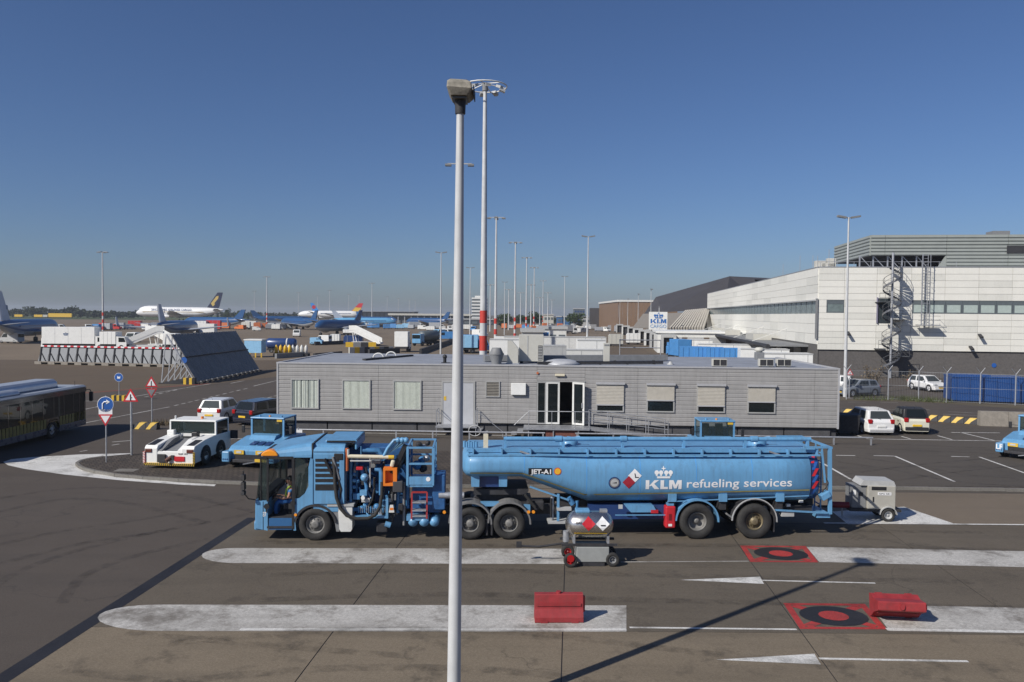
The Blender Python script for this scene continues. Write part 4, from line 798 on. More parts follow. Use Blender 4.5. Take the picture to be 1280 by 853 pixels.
# service door, vent, white unit, small fittings
x0, x1 = C(552, 505)[0], C(594, 505)[0]; z0, z1 = C(573, 531)[1], C(573, 476.5)[1]
d = MB(); d.box(x0, -.09, z0, x0 + .09, -.036, z1); d.box(x1 - .09, -.09, z0, x1, -.036, z1); d.box(x0 + .09, -.09, z1 - .09, x1 - .09, -.036, z1); d = d.build('door', m_fr, cb)
MB().box(x0 + .1, -.07, z0 + .02, (x0 + x1) / 2 - .01, -.037, z1 - .1).build('door_leaf', mat('door_grey', (.45, .46, .48), .5, var=.05), d); MB().box((x0 + x1) / 2 + .01, -.07, z0 + .02, x1 - .1, -.037, z1 - .1).build('door_leaf', MATS['door_grey'], d)
MB().box(x0 + .14, -.08, C(556, 498)[1] - .12, x0 + .28, -.0705, C(556, 498)[1] + .12).build('door_sticker', m_yel, d); MB().box((x0 + x1) / 2 - .12, -.1, z0 + 1.05, (x0 + x1) / 2 - .05, -.071, z0 + 1.2).build('door_handle', m_steel, d)
x0, x1 = C(607, 486)[0], C(625, 486)[0]; z0, z1 = C(616, 496.5)[1], C(616, 476.5)[1]
v = MB(); t = .06
for a in ((x0, z0, x0 + t, z1), (x1 - t, z0, x1, z1), (x0 + t, z0, x1 - t, z0 + t), (x0 + t, z1 - t, x1 - t, z1)): v.box(a[0], -.09, a[1], a[2], -.036, a[3])
v = v.build('vent_grille', m_fr, cb)
for k in range(9): MB().obox(((x0 + x1) / 2, -.06, z0 + t + (k + .5) * (z1 - z0 - 2 * t) / 9), (x1 - x0 - 2 * t, .012, .08), rx=R(-40)).build('vent_slat', mat('vent_brown', (.2, .185, .16), .6), v)
x0, x1 = C(639, 486)[0], C(657.5, 486)[0]; z0, z1 = C(648, 493.5)[1], C(648, 479)[1]; MB().box(x0, -.22, z0, x1, -.04, z1).build('wall_unit', m_white, cb, bevel=.02)
x, z = C(700, 469); MB().box(x - .28, -.16, z - .06, x + .28, -.036, z + .07).build('entrance_lamp', mat('cream_paint', (.66, .6, .45)), cb, bevel=.02)
x, z = C(672, 466.5); MB().cyl((x, -.036, z), (x, -.1, z), .07).build('wall_alarm', mat('rust_orange', (.45, .12, .04)), cb)
# entrance: dark room, fixed light, closed leaf, opened leaf
rm = MB(); rm.box(gx0 - .5, 3.2, zb_, gx1 + .5, 3.25, gz1); rm.box(gx0 - .55, .11, zb_, gx0 - .5, 3.25, gz1); rm.box(gx1 + .5, .11, zb_, gx1 + .55, 3.25, gz1); rm.box(gx0 - .5, .11, zb_, gx1 + .5, 3.2, zb_ + .03); rm.box(gx0 - .5, .11, gz1, gx1 + .5, 3.2, gz1 + .04); rm.build('entrance_room', mat('dim_interior', (.06, .058, .055), .8, var=.3), cb)
def leaf(x0, x1, z0, z1, nm, m=m_whited, par=cb, y0=-.05, gl=m_glass, w=.11):
    f = MB()
    for a in ((x0, z0, x0 + w, z1), (x1 - w, z0, x1, z1), (x0 + w, z0, x1 - w, z0 + w), (x0 + w, z1 - w, x1 - w, z1)): f.box(a[0], y0, a[1], a[2], y0 + .06, a[3])
    f = f.build(nm, m, par); MB().box(x0 + w, y0 + .02, z0 + w, x1 - w, y0 + .03, z1 - w).build('pane', gl, f); return f
xx = [C(p, 505)[0] for p in (671, 682.5, 699.5, 715.5)]
leaf(xx[0], xx[1], gz0, gz1, 'side_light', m_fr, w=.07); leaf(xx[1], xx[2], gz0, gz1, 'entrance_door')
ln = leaf(0, xx[2] - xx[1] - .02, 0, gz1 - gz0, 'entrance_door', y0=-.03); ln.location = (xx[3], -.04, gz0); ln.rotation_euler[2] = R(-28)
MB().box(.62, -.08, 1.0, .68, -.032, 1.3).build('door_handle', m_alu, ln)
MB().box(gx0 - .02, -.07, gz1 - .0, gx1 + .02, -.036, gz1 + .06).build('door_head', m_fr, cb)
# entrance landing, ramp and stairs of galvanised steel
stp = thing('entrance_landing', 'galvanised landing with brick base and handrail below the glazed cabin entrance', 'landing', (CO.x, CO.y, 0), CRZ)
x0, x1 = C(655, 535)[0], C(735, 535)[0]
MB().box(x0, -1.6, .5, x1, -.08, .58).build('deck', m_steel, stp); MB().box(C(682, 540)[0], -1.45, .009, C(720, 540)[0], -.3, .5).build('brick_base', mat('brick_red', (.16, .06, .045), .85, var=.3, scale=9), stp)
def hand(root, pts, posts, r=.024, base=.5):
    MB().tube(pts, r, 6).build('handrail', m_steel, root)
    for p in posts: MB().cyl((p[0], p[1], p[3] if len(p) > 3 else base), (p[0], p[1], p[2]), .02, n=6).build('rail_post', m_steel, root)
hand(stp, [(C(644, 523)[0], -1.55, .75), (x0 + .3, -1.55, 1.55), (x1, -1.55, 1.55)], [(x, -1.55, 1.55) for x in (x0 + .3, x0 + 1.6, x0 + 2.9, x1)])
for k in range(2): MB().box(x0 - .35 * (k + 1), -1.5, .36 - .17 * k, x0 - .35 * k - .02, -.3, .4 - .17 * k).build('step', m_steel, stp)
for k in range(3): MB().cyl((x0 + .3 + k * 1.4, -1.5, .01), (x0 + .3 + k * 1.4, -1.5, .5), .04).build('support_leg', m_steel, stp)
rp = thing('access_ramp', 'shallow galvanised ramp with handrails sloping down from the glazed cabin entrance', 'ramp', (CO.x, CO.y, 0), CRZ)
xr0, xr1 = x1 + .02, C(830, 540)[0]
MB().prism([(xr0, .5), (xr1, .05), (xr1, .1), (xr0, .57)], 'y', -1.5, -.25).build('deck', m_steel, rp, fix=True)
for y in (-1.5, -.3):
    for dz in (.95, .5): MB().tube([(xr0, y, .57 + dz), (xr1, y, .1 + dz)], .022, 6).build('handrail', m_steel, rp)
    for k in range(5):
        t = k / 4; MB().cyl((xr0 + (xr1 - xr0) * t, y, .55 - .46 * t), (xr0 + (xr1 - xr0) * t, y, 1.52 - .47 * t), .02, n=6).build('rail_post', m_steel, rp)
sd = thing('door_steps', 'small galvanised steps with handrails below the grey double door', 'steps', (CO.x, CO.y, 0), CRZ)
x0, x1 = C(548, 535)[0], C(598, 535)[0]
MB().box(x0, -1.3, .5, x1, -.08, .56).build('deck', m_steel, sd)
for x in (x0 + .05, x1 - .05):
    MB().cyl((x, -1.25, .01), (x, -1.25, 1.5), .025).build('rail_post', m_steel, sd); MB().cyl((x, -.2, .56), (x, -.2, 1.5), .025).build('rail_post', m_steel, sd); MB().tube([(x, -1.25, 1.5), (x, -.2, 1.5)], .022, 6).build('handrail', m_steel, sd)
MB().tube([(x0 + .05, -1.25, 1.5), (x0 + 1.2, -1.25, .6)], .022, 6).build('handrail', m_steel, sd)
for k in range(2):
    MB().box(x1 + .3 * k, -1.2, .36 - .17 * k, x1 + .3 * (k + 1), -.3, .4 - .17 * k).build('step', m_steel, sd); 
hand(sd, [(x1, -1.25, 1.5), (x1 + 1.5, -1.25, .3)], [(x1 + 1.5, -1.25, .3, .01)], base=.01)
MB().tube([(x1 - .1 + .35 * math.cos(k * .4), -1.3, .36 + .3 * math.sin(k * .4)) for k in range(16)], .03, 6, True).build('coiled_hose', m_lgrey, sd)
# crash rail along the foot of the cabin
gr = thing('crash_rail', 'long low galvanised tube rail in front of the grey cabin', 'rail', (CO.x, CO.y, 0), CRZ)
for a, b in ((C(372, 535)[0], C(681, 540)[0]), (C(717, 540)[0], CL + 1.1)):
    MB().cyl((a, -2.2, .42), (b, -2.2, .42), .045).build('rail', m_steel, gr)
    n = round((b - a) / 1.95)
    for k in range(n + 1): x = a + .1 + (b - a - .2) * k / n; MB().box(x - .04, -2.24, .009, x + .04, -2.17, .38).build('rail_post', m_steel, gr)
# ---- roof plant (each unit stands on the roof)
def RP(px, py, z=None):  # place on the roof, local
    z = zt_ + .03 if z is None else z
    g = G(px, py, z); d = g - Vector((CO.x, CO.y, 0)); return Vector((d.dot(CP.d), d.dot(CP.n), 0))
def roof_thing(nm, label, cat, px, py, group=None):
    p = RP(px, py); p.y = min(max(p.y, .6), CD - .6); w = CP.o + CP.d * p.x + CP.n * p.y
    return thing(nm, label, cat, (w.x, w.y, zt_ + .031), CRZ, group)
t = roof_thing('roof_ventilator', 'round grey ventilator cowl on the cabin roof', 'roof vent', 620.5, 455.5)
MB().lathe([(.3, 0), (.3, .12), (.42, .5), (.44, .62), (.3, .9), (.27, .98), (.01, .99)], (0, 0, 0), (0, 0, 1), 20).build('cowl', m_grey, t); MB().lathe([(.445, .56), (.46, .6), (.445, .66)], (0, 0, 0), (0, 0, 1), 20).build('cowl_rim', m_grey, t)
m_beige = mat('duct_beige', (.5, .49, .44), .5, var=.05, dirt=.1)
t = roof_thing('air_duct', 'pale duct with slanted hood on the cabin roof beside the ventilator', 'duct', 641, 455)
MB().prism([(-.32, 0), (.32, 0), (.32, .95), (-.05, 1.4), (-.32, 1.4)], 'y', -.25, .25).build('hood', m_beige, t, fix=True); MB().box(-.4, -.3, 0, .4, .3, .06).build('base_flange', m_steel, t); MB().box(.325, -.22, .1, .34, .22, .9).build('hood_side', m_grey, t)
t = roof_thing('heat_pump', 'tall pale air handling unit with side grille on the cabin roof', 'air unit', 664, 454)
MB().box(-.75, -.45, .12, .75, .45, 1.75).build('casing', m_beige, t, bevel=.02); gl = MB().box(.42, -.47, .2, .68, -.452, 1.1).build('grille', m_dark, t)
for k in range(9): MB().box(.43, -.485, .24 + k * .095, .67, -.472, .28 + k * .095).build('grille_bar', m_lgrey, gl)
MB().box(-.25, -.47, .15, -.2, -.452, 1.7).build('cover_strip', m_lgrey, t)
for x in (-.6, .6): MB().box(x - .1, -.4, 0, x + .1, .4, .12).build('foot', m_dark, t)
t = roof_thing('roof_cabinet', 'upright narrow pale cabinet standing on the cabin roof', 'cabinet', 758, 455); MB().box(-.19, -.12, 0, .19, .12, 1.28).build('casing', m_beige, t, bevel=.015); MB().box(-.26, -.2, 0, .26, .2, .05).build('base', m_dark, t); MB().box(-.15, -.13, 1.1, .15, -.121, 1.2).build('vent_slot', m_grey, t)
t = roof_thing('roof_light', 'low domed rooflight with grey rim on the cabin roof', 'rooflight', 702, 455.5); MB().lathe([(1.1, 0), (1.1, .1), (.85, .22), (.5, .3), (.01, .33)], (0, 0, 0), (0, 0, 1), 24).build('dome', mat('dome_grey', (.4, .41, .43), .4), t); MB().lathe([(1.12, 0), (1.2, .02), (1.12, .09)], (0, 0, 0), (0, 0, 1), 24).build('rim', m_steel, t)
for nm, px, side in (('first', 899, 'nearest the dock trailers'), ('second', 957, ''), ('third', 979, '')):
    t = roof_thing('air_conditioner', {'first': 'small twin fan air conditioner standing alone on the cabin roof', 'second': 'small twin fan air conditioner of the paired units, beside the flue stack', 'third': 'small twin fan air conditioner of the paired units, nearer the cabin end'}[nm], 'air conditioner', px, 459, 'air conditioners on the cabin roof')
    MB().box(-.42, -.2, .05, .42, .2, .48).build('casing', m_beige, t, bevel=.02)
    for s in (-1, 1): MB().box(s * .2 - .175, -.212, .1, s * .2 + .175, -.203, .44).build('fan_opening', m_dark, t); MB().box(s * .3 - .05, -.2, 0, s * .3 + .05, .2, .05).build('foot', m_dark, t)
t = roof_thing('flue_stack', 'grey boxed flue with round cap on the cabin roof', 'flue', 949, 449.5); MB().box(-.28, -.28, 0, .28, .28, .5).build('box_base', m_grey, t, bevel=.02); MB().lathe([(.2, .5), (.2, .55), (.34, .6), (.34, .75), (.2, .84), (.01, .86)], (0, 0, 0), (0, 0, 1), 16).build('cap', m_beige, t)
t = roof_thing('vent_pipe', 'dark bent vent pipe on the cabin roof', 'vent pipe', 556, 454); MB().cyl((0, 0, 0), (0, 0, .3), .1).build('pipe', m_black, t); MB().ball((0, 0, .38), .14, 8).build('cap', m_black, t); MB().box(-.2, -.2, 0, .3, .2, .03).build('base', m_dark, t)
for i, (px, py) in enumerate(((473, 447.5), (489, 445.5))):
    t = roof_thing('roof_hoop', 'short arched white pipe hoop on the left half of the cabin roof', 'pipe', px, py, 'arched pipes on the roof'); MB().tube([(.35 * math.cos(k * .35), 0, .3 * math.sin(k * .35)) for k in range(10)], .045, 8).build('hoop', m_whited, t); MB().box(-.5, -.06, 0, .5, .06, .02).build('base', m_dark, t)
for i, (pa, pb, lab) in enumerate((((455, 451), (515, 445.5), 'low dark cable tray lying diagonally on the left of the cabin roof'), ((605, 452.5), (832, 451.5), 'long dark duct trunk lying across the middle of the cabin roof'), ((672, 456.3), (828, 455.4), 'low dark pipe bundle along the front edge of the cabin roof'))):
    a, b = RP(*pa), RP(*pb); m = (a + b) / 2; w = CP.o + CP.d * m.x + CP.n * m.y
    t = thing('duct_run', lab, 'duct', (w.x, w.y, zt_ + .031), CRZ); a -= m; b -= m
    hh = (.12, .42, .2)[i]
    MB().beam((a.x, a.y, hh * .55), (b.x, b.y, hh * .55), .25 if i != 1 else .7, hh * .8).build('trunk', m_dark if i != 1 else m_grey, t)
    for k in range(5): p = a.lerp(b, .05 + k * .22); MB().box(p.x - .06, p.y - .3, 0, p.x + .06, p.y + .3, hh * .14).build('support', m_dark, t)
t = roof_thing('roof_outlet', 'small pale rain outlet on the right of the cabin roof', 'outlet', 838, 456); MB().lathe([(.2, 0), (.2, .05), (.1, .1), (.1, .18), (.01, .2)], (0, 0, 0), (0, 0, 1), 12).build('cap', m_lgrey, t)
# wheelie bin, red notice board
g = G(1057, 543)
t = thing('waste_container', 'dark four wheeled waste container at the right end of the cabin', 'bin', (g.x, g.y, .01), CRZ)
MB().loft([[(-.6, -.42, .15), (.6, -.42, .15), (.6, .42, .15), (-.6, .42, .15)], [(-.68, -.5, 1.1), (.68, -.5, 1.1), (.68, .5, 1.1), (-.68, .5, 1.1)]]).build('body', m_dark, t, bevel=.03); MB().prism([(-.52, 1.1), (.52, 1.1), (.5, 1.2), (0, 1.3), (-.5, 1.2)], 'x', -.7, .7).build('lid', m_black, t)
for x in (-.5, .5):
    for y in (-.35, .35): MB().cyl((x - .03, y, .08), (x + .03, y, .08), .08).build('castor', m_rub, t)
g = G(373, 556)
t = thing('notice_sign', 'small red and white notice sign on a post behind the tanker cab', 'sign', (g.x, g.y, .01), R(-3)); MB().cyl((0, 0, 0), (0, 0, .9), .03).build('post', m_steel, t); b = MB().box(-.22, -.045, .18, .22, -.03, .78).build('board', m_swhite, t); MB().box(-.19, -.05, .2, .19, -.046, .6).build('red_panel', m_sred, b)
for k, s in enumerate(('Tractoren', 'Parkeren')):
    v, fs = text_fit(s, -.15, .15, .51 - k * .1, .05, .02); MB().add([(x, -.0515, z) for x, z in v], fs).build('lettering', m_swhite, b)
MB().prism([(-.06, .24), (.06, .24), (0, .36)], 'y', -.054, -.0505).build('symbol', m_yel, b)
# ================================================================== white cargo building on the right
BRZ = R(-7.5); BO = W(1021.5, 437, 95.0); BP = Plane(BO, BRZ)
m_fac = mat('white_panel', (.76, .745, .68), .5, var=.03, scale=.6, dirt=.06, streak=.06)
m_fac2 = mat('white_panel_b', (.69, .68, .62), .5, var=.03, scale=.6, dirt=.12, streak=.12)
m_bgl = mat('window_glass_far', (.16, .2, .2), .12, var=.3, scale=1.5); m_bgl2 = mat('window_blind_far', (.4, .47, .44), .3, var=.1)
m_bfr = mat('dark_frame', (.11, .13, .14), .5); m_brk = mat('grey_brick_base', (.108, .1, .096), .85, var=.2, scale=5, bump=.3, bscale=30)
m_slat = mat('green_grey_sheet', (.27, .29, .27), .5, var=.06, scale=1)
wb = thing('cargo_building', 'large white panelled cargo building with spiral stair and grey upper storey', 'building', (BO.x, BO.y, 0), BRZ)
bz0, bz1 = BP(1021, 437)[1], BP(1023, 334.5)[1]
BW, BD = BP(1420, 400)[0], 118.0
MB().box(.05, .05, bz0, BW, BD, bz1 - .1).build('core', m_lgrey, wb); MB().box(.1, .12, .004, BW, BD - .05, bz0).build('brick_base', m_brk, wb)
wz0, wz1 = BP(1200, 392.5)[1], BP(1200, 376)[1]
def panel(x0, x1, z0, z1, side=False):
    g = .014; m = m_fac if random.random() < .8 else m_fac2
    if side: MB().box(-.07, x0 + g, z0 + g, .045, x1 - g, z1 - g).build('facade_panel', m, wb)
    else: MB().box(x0 + g, -.07, z0 + g, x1 - g, .045, z1 - g).build('facade_panel', m, wb)
cols = [0.0] + [BP(p, 400)[0] for p in (1054.5, 1095, 1138, 1180, 1222, 1264, 1306, 1348, 1390)] + [BW]
rows_lo = [bz0 + (wz0 - bz0) * k / 6 for k in range(7)]; rows_hi = [wz1 + (bz1 - wz1) * k / 5 for k in range(6)]
for i in range(len(cols) - 1):
    for r in (rows_lo, rows_hi):
        for k in range(len(r) - 1): panel(cols[i], cols[i + 1], r[k], r[k + 1])
def bwin(x0, x1, blind, par=wb):
    f = MB(); t = .14
    for a in ((x0, wz0, x0 + t, wz1), (x1 - t, wz0, x1, wz1), (x0 + t, wz0, x1 - t, wz0 + t), (x0 + t, wz1 - t, x1 - t, wz1)): f.box(a[0], -.03, a[1], a[2], .03, a[3])
    f = f.build('window', m_bfr, wb); MB().box(x0 + t, .01, wz0 + t, x1 - t, .02, wz1 - t).build('pane', m_bgl2 if blind else m_bgl, f)
    MB().box(x0 + t, -.02, wz1 - t - .35, x1 - t, .005, wz1 - t).build('blind_head', m_bfr, f)
    return f
pc = [BP(p, 385)[0] for p in (1140, 1160.5, 1181.5, 1202.5, 1224, 1245, 1266, 1287, 1308, 1329, 1350, 1371, 1392)] + [BW]
for i in range(len(pc) - 1): bwin(pc[i] + .02, pc[i + 1] - .02, True)
x0, x1 = BP(1033, 387)[0], BP(1055, 387)[0]
for a, b in ((0, x0), (x1, pc[0])): panel(a, b, wz0, wz0 + (wz1 - wz0) * .5); panel(a, b, wz0 + (wz1 - wz0) * .5, wz1)
bwin(x0, x1, False)
# long left side: panels and a ribbon window
sz0, sz1 = wz0 - .1, wz1 - .15; rs_lo = [bz0 + .6 + (sz0 - bz0 - .6) * k / 3 for k in range(4)]; rs_hi = [sz1 + (bz1 - sz1) * k / 4 for k in range(5)]
n = 20
for i in range(n):
    for r in (rs_lo, rs_hi):
        for k in range(len(r) - 1): panel(BD * i / n, BD * (i + 1) / n, r[k], r[k + 1], True)
for i in range(40):
    a, b = BD * i / 40, BD * (i + 1) / 40; f = MB().box(-.02, a, sz0, .03, a + .25, sz1).build('window', m_bfr, wb); MB().box(.005, a + .25, sz0, .015, b, sz1).build('pane', m_bgl, f)
MB().box(-.1, -.1, bz1 + .003, BW, BD, bz1 + .1).build('roof_edge', m_steel, wb)
MB().box(-.35, .0, sz1 + .01, -.075, BD, sz1 + .18).build('ribbon_hood', m_lgrey, wb)
MB().box(-.09, .02, .01, .1, BD, bz0 + .55).build('loading_side', mat('loading_wall', (.12, .115, .11), .8, var=.2), wb)
MB().box(-.25, -.25, sz0 - 3, -.075, .25, sz1 + .3).build('corner_duct', m_grey, wb)
# canopy with ducts over the docks
for y in range(4, 112, 9):
    MB().box(-5.2, y, bz0 + .15, -.1, y + 8.7, bz0 + .38).build('dock_canopy', m_grey, wb)
    if y in (13, 31, 58, 85): MB().beam((-.1, y + 4, bz0 + 2.2), (-4.8, y + 4, bz0 + .4), .07).build('canopy_tie', m_whited, wb)
MB().cyl((-5.3, 2, bz0 + .2), (-5.3, 112, bz0 + .2), .28).build('gutter_pipe', m_dark, wb)
for y in (22, 52, 74): MB().box(-3.8, y, bz0 + .4, -1.2, y + 7, bz0 + 1.3).build('roof_unit', m_beige, wb)
for y in range(8, 110, 12): MB().box(-.16, y, .6, -.1, y + 4, 3.0).build('dock_door', m_lgrey, wb)
x = BP(1138, 460)[0]
# wall lamps on the facade
for px, py in ((1059, 417), (1223.5, 420), (1212, 435)):
    x, z = BP(px, py); l = MB().obox((x, -.5, z), (.35, .8, .14), rx=R(25)).build('wall_lamp', m_dark, wb); MB().beam((x, -.08, z + .1), (x, -.4, z + .05), .06).build('lamp_arm', m_dark, l)
x, z = BP(1243, 457); MB().cyl((x, .1, z), (x, .07, z), .26, n=16).build('round_sign', m_sblue, wb)
# grey upper storey (sheet metal louvres)
us = [(BP(1088, 320, 6.0)[0]), BW]; uz0 = BP(1100, 336, 6)[1]; uz1 = BP(1100, 294, 6)[1]; uzm = BP(1100, 319.5, 6)[1]
def louvre(x0, x1, z0, z1, y, side=False, n=None):
    n = n or max(3, round((z1 - z0) / .42)); q = []
    for i in range(n):
        a, b = z0 + (z1 - z0) * i / n, z0 + (z1 - z0) * (i + 1) / n; q += [(y - .0, a), (y - .14, a + .1), (y - .1, b - .06), (y, b - .04)]
    q += [(y, z1), (y + .2, z1), (y + .2, z0)]; return q
ux = [us[0]] + [BP(p, 310, 6)[0] for p in (1106, 1183, 1260, 1340)] + [BW]
xd = BP(1177, 330, 6)[0]
for i in range(len(ux) - 1):
    MB().prism(louvre(0, 0, uzm, uz1, 6.0), 'x', ux[i] + .02, ux[i + 1] - .02).build('sheet_panel', m_slat, wb)
    if ux[i] >= xd - 1: MB().prism(louvre(0, 0, bz1 + .1, uzm, 6.0, n=4), 'x', ux[i] + .02, ux[i + 1] - .02).build('sheet_panel', m_slat, wb)
MB().add([(xd - .6, 5.98, bz1 + .1), (ux[2], 5.98, bz1 + .1), (ux[2], 5.98, uzm), (xd + .5, 5.98, uzm), (xd - .6, 6.2, bz1 + .1), (ux[2], 6.2, bz1 + .1), (ux[2], 6.2, uzm), (xd + .5, 6.2, uzm)], [(0, 1, 2, 3), (7, 6, 5, 4), (0, 3, 7, 4)]).build('sheet_panel', m_slat, wb)
ul = 16.5
q = [(us[0] - a[0] + 6.0 - 0.0, a[1]) for a in louvre(0, 0, uzm, uz1, 6.0)]
for k in range(3): 
    MB().prism([(us[0] + (p[0] - 6.0), p[1]) for p in louvre(0, 0, uzm, uz1, 6.0)], 'y', 6.15 + ul * k / 3, 6.15 + ul * (k + 1) / 3 - .04).build('sheet_panel', m_slat, wb)
MB().box(us[0] + .3, 6.3, uz1 - .3, BW, 6.15 + ul, uz1 - .05).build('upper_roof', m_grey, wb); MB().box(us[0] + .2, 6.25, uzm - .02, BW, 6.15 + ul, uzm + .08).build('upper_floor', m_dark, wb)
MB().box(us[0] + 3, 9.5, bz1 + .1, BW, 6.0 + ul, uzm - .02).build('plant_room', m_dark, wb)
for px in (1075, 1092, 1110, 1128, 1146): x = BP(px, 330, 6.4)[0]; MB().beam((x, 6.6, bz1 + .1), (x, 6.6, uzm), .15).build('storey_column', m_steel, wb); MB().beam((x, 6.6, uzm), (x + 1.4, 6.6, bz1 + .3), .08).build('storey_brace', m_steel, wb)
x, z = BP(1252, 289, 9); MB().box(x - 1, 9, uz1 - .05, x + 1, 11, uz1 + .75).build('roof_box', m_grey, wb); x, z = BP(1271, 312, 6); MB().box(x - 1.2, 5.8, z - .5, x + 3, 5.855, z + .45).build('louvre_opening', m_dark, wb)
# roof rail and roof clutter
MB().cyl((0, .5, bz1 + .7), (BP(1180, 330)[0], .5, bz1 + .7), .03, n=6).build('roof_rail', m_steel, wb)
for k in range(9): x = .3 + k * 1.9; MB().cyl((x, .5, bz1 + .1), (x, .5, bz1 + .7), .025, n=6).build('roof_rail_post', m_steel, wb)
for (px, h, w) in ((1026, .9, .6), (1040, 1.2, .5), (1036, .6, .8)): x = BP(px, 330, 3)[0]; MB().box(x - w, 3, bz1 + .1, x + w, 4, bz1 + .1 + h).build('roof_unit', m_beige, wb, bevel=.05)
for (px, yy, h) in ((1036, 2, 2.2), (1016, 8, 1.9), (1000, 18, 2.6), (979, 30, 2.2), (1022, 3, 1.5)): x = max(.4, BP(px, 330, yy)[0]); MB().cyl((x, yy, bz1 + .1), (x, yy, bz1 + .1 + h), .03, n=6).build('roof_antenna', m_steel, wb)
# ---- spiral stair
ssx = BP(1113, 460, -1.7)[0]
ss = thing('spiral_stair', 'galvanised spiral escape stair outside the white cargo building', 'spiral stair', BO.xy.to_3d() + BP.d * ssx + BP.n * -1.7, BRZ)
stz = bz1 + 1.6; MB().cyl((0, 0, 0), (0, 0, stz), .13, n=12).build('column', m_steel, ss)
nt = 64; rs_ = 1.0; turn = 2 * math.pi / 15.5
tr = MB(); tr.loft([[(.1, -.06, 0), (rs_, -.28, 0), (rs_, .28, 0), (.1, .06, 0)], [(.1, -.06, .04), (rs_, -.28, .04), (rs_, .28, .04), (.1, .06, .04)]]); m_gd = mat('galv_dark', (.12, .125, .135), .55, .4, var=.15, scale=6); tme = tr.mesh('tread', m_gd)
hel = []
for k in range(nt):
    z = .2 + (bz1 - .1) * k / nt; a = k * turn + 1.2; o = link('tread', tme, ss, loc=(0, 0, z), rz=a); hel.append((math.cos(a), math.sin(a), z))
    if k % 2 == 0: MB().cyl((rs_ * math.cos(a), rs_ * math.sin(a), z), (rs_ * math.cos(a), rs_ * math.sin(a), z + 1.0), .018, n=5).build('baluster', m_gd, ss)
MB().tube([(rs_ * c, rs_ * s, z + 1.0) for c, s, z in hel], .03, 6).build('handrail', m_gd, ss); MB().tube([(rs_ * c, rs_ * s, z + .5) for c, s, z in hel], .02, 5).build('mid_rail', m_gd, ss)
st_ = MB(); st_.loft([[(rs_ * c * f, rs_ * s * f, z + d) for f, d in ((.985, -.13), (1.02, -.13), (1.02, .1), (.985, .1))] for c, s, z in hel], smooth=False); st_.build('stringer', mat('galv_dull', (.17, .175, .19), .5, .5), ss)
for (py, sgn) in ((378, -1), (400, 1), (437, -1), (446, 1)):
    z = BP(1113, py, -1.7)[1]
    l = MB().box(-1.4 if sgn < 0 else .2, -.2, z, -.2 if sgn < 0 else 2.0, 1.6, z + .06).build('landing', m_gd, ss)
    xa, xb = (-1.4, -.2) if sgn < 0 else (.3, 2.0)
    for d in (.55, 1.05): MB().tube([(xa, -.15, z + d), (xb, -.15, z + d)], .025, 5).build('landing_rail', m_gd, l)
    for x in (xa, (xa + xb) / 2, xb): MB().cyl((x, -.15, z), (x, -.15, z + 1.05), .022, n=5).build('landing_post', m_gd, l)
dr = MB(); z = BP(1103, 404)[1]; x0, x1 = BP(1096.5, 390)[0], BP(1112, 390)[0]; MB().box(x0, -.13, z, x1, -.072, BP(1100, 373)[1]).build('escape_door', mat('door_dark', (.035, .045, .05), .4), wb); MB().box(x0 - .12, -.3, z, x0, -.075, BP(1100, 373)[1] + .1).build('door_jamb', mat('jamb_mauve', (.2, .19, .26), .5), wb)
# ---- caged ladder
lx = BP(1155, 400, -.5)[0]; ld_ = thing('wall_ladder', 'tall galvanised access ladder with hoops beside the spiral stair', 'ladder', BO.xy.to_3d() + BP.d * lx + BP.n * -.55, BRZ)
z0, z1 = BP(1155, 406)[1], BP(1155, 319)[1]
for x in (-.45, -.28, .28, .45): MB().beam((x, 0 if abs(x) < .4 else -.3, z0), (x, 0 if abs(x) < .4 else -.3, z1), .06).build('stile', m_steel, ld_)
for k in range(24): MB().cyl((-.28, 0, z0 + .1 + k * (z1 - z0 - .2) / 23), (.28, 0, z0 + .1 + k * (z1 - z0 - .2) / 23), .025, n=5).build('rung', m_steel, ld_)
for k in range(6): zz = z0 + 1.2 + k * 1.2; MB().tube([(-.45, 0, zz), (-.5, -.35, zz), (0, -.7, zz), (.5, -.35, zz), (.45, 0, zz)], .02, 5).build('cage_hoop', m_steel, ld_)
pl = MB().box(-.9, -.8, z0 - .1, 1.5, .1, z0).build('platform', m_steel, ld_)
for d in (.5, 1.0): MB().tube([(-.9, -.8, z0 + d), (1.5, -.8, z0 + d), (1.5, .1, z0 + d)], .022, 5).build('platform_rail', m_steel, pl)
# ================================================================== buildings farther back
def far_building(nm, label, px0, px1, pytop, Y, depth, rz=0, zbase=0): 
    a = W(px0, pytop, Y); b = W(px1, pytop, Y); t = thing(nm, label, 'building', (a.x, Y, 0), rz); return t, (b.x - a.x), a.z
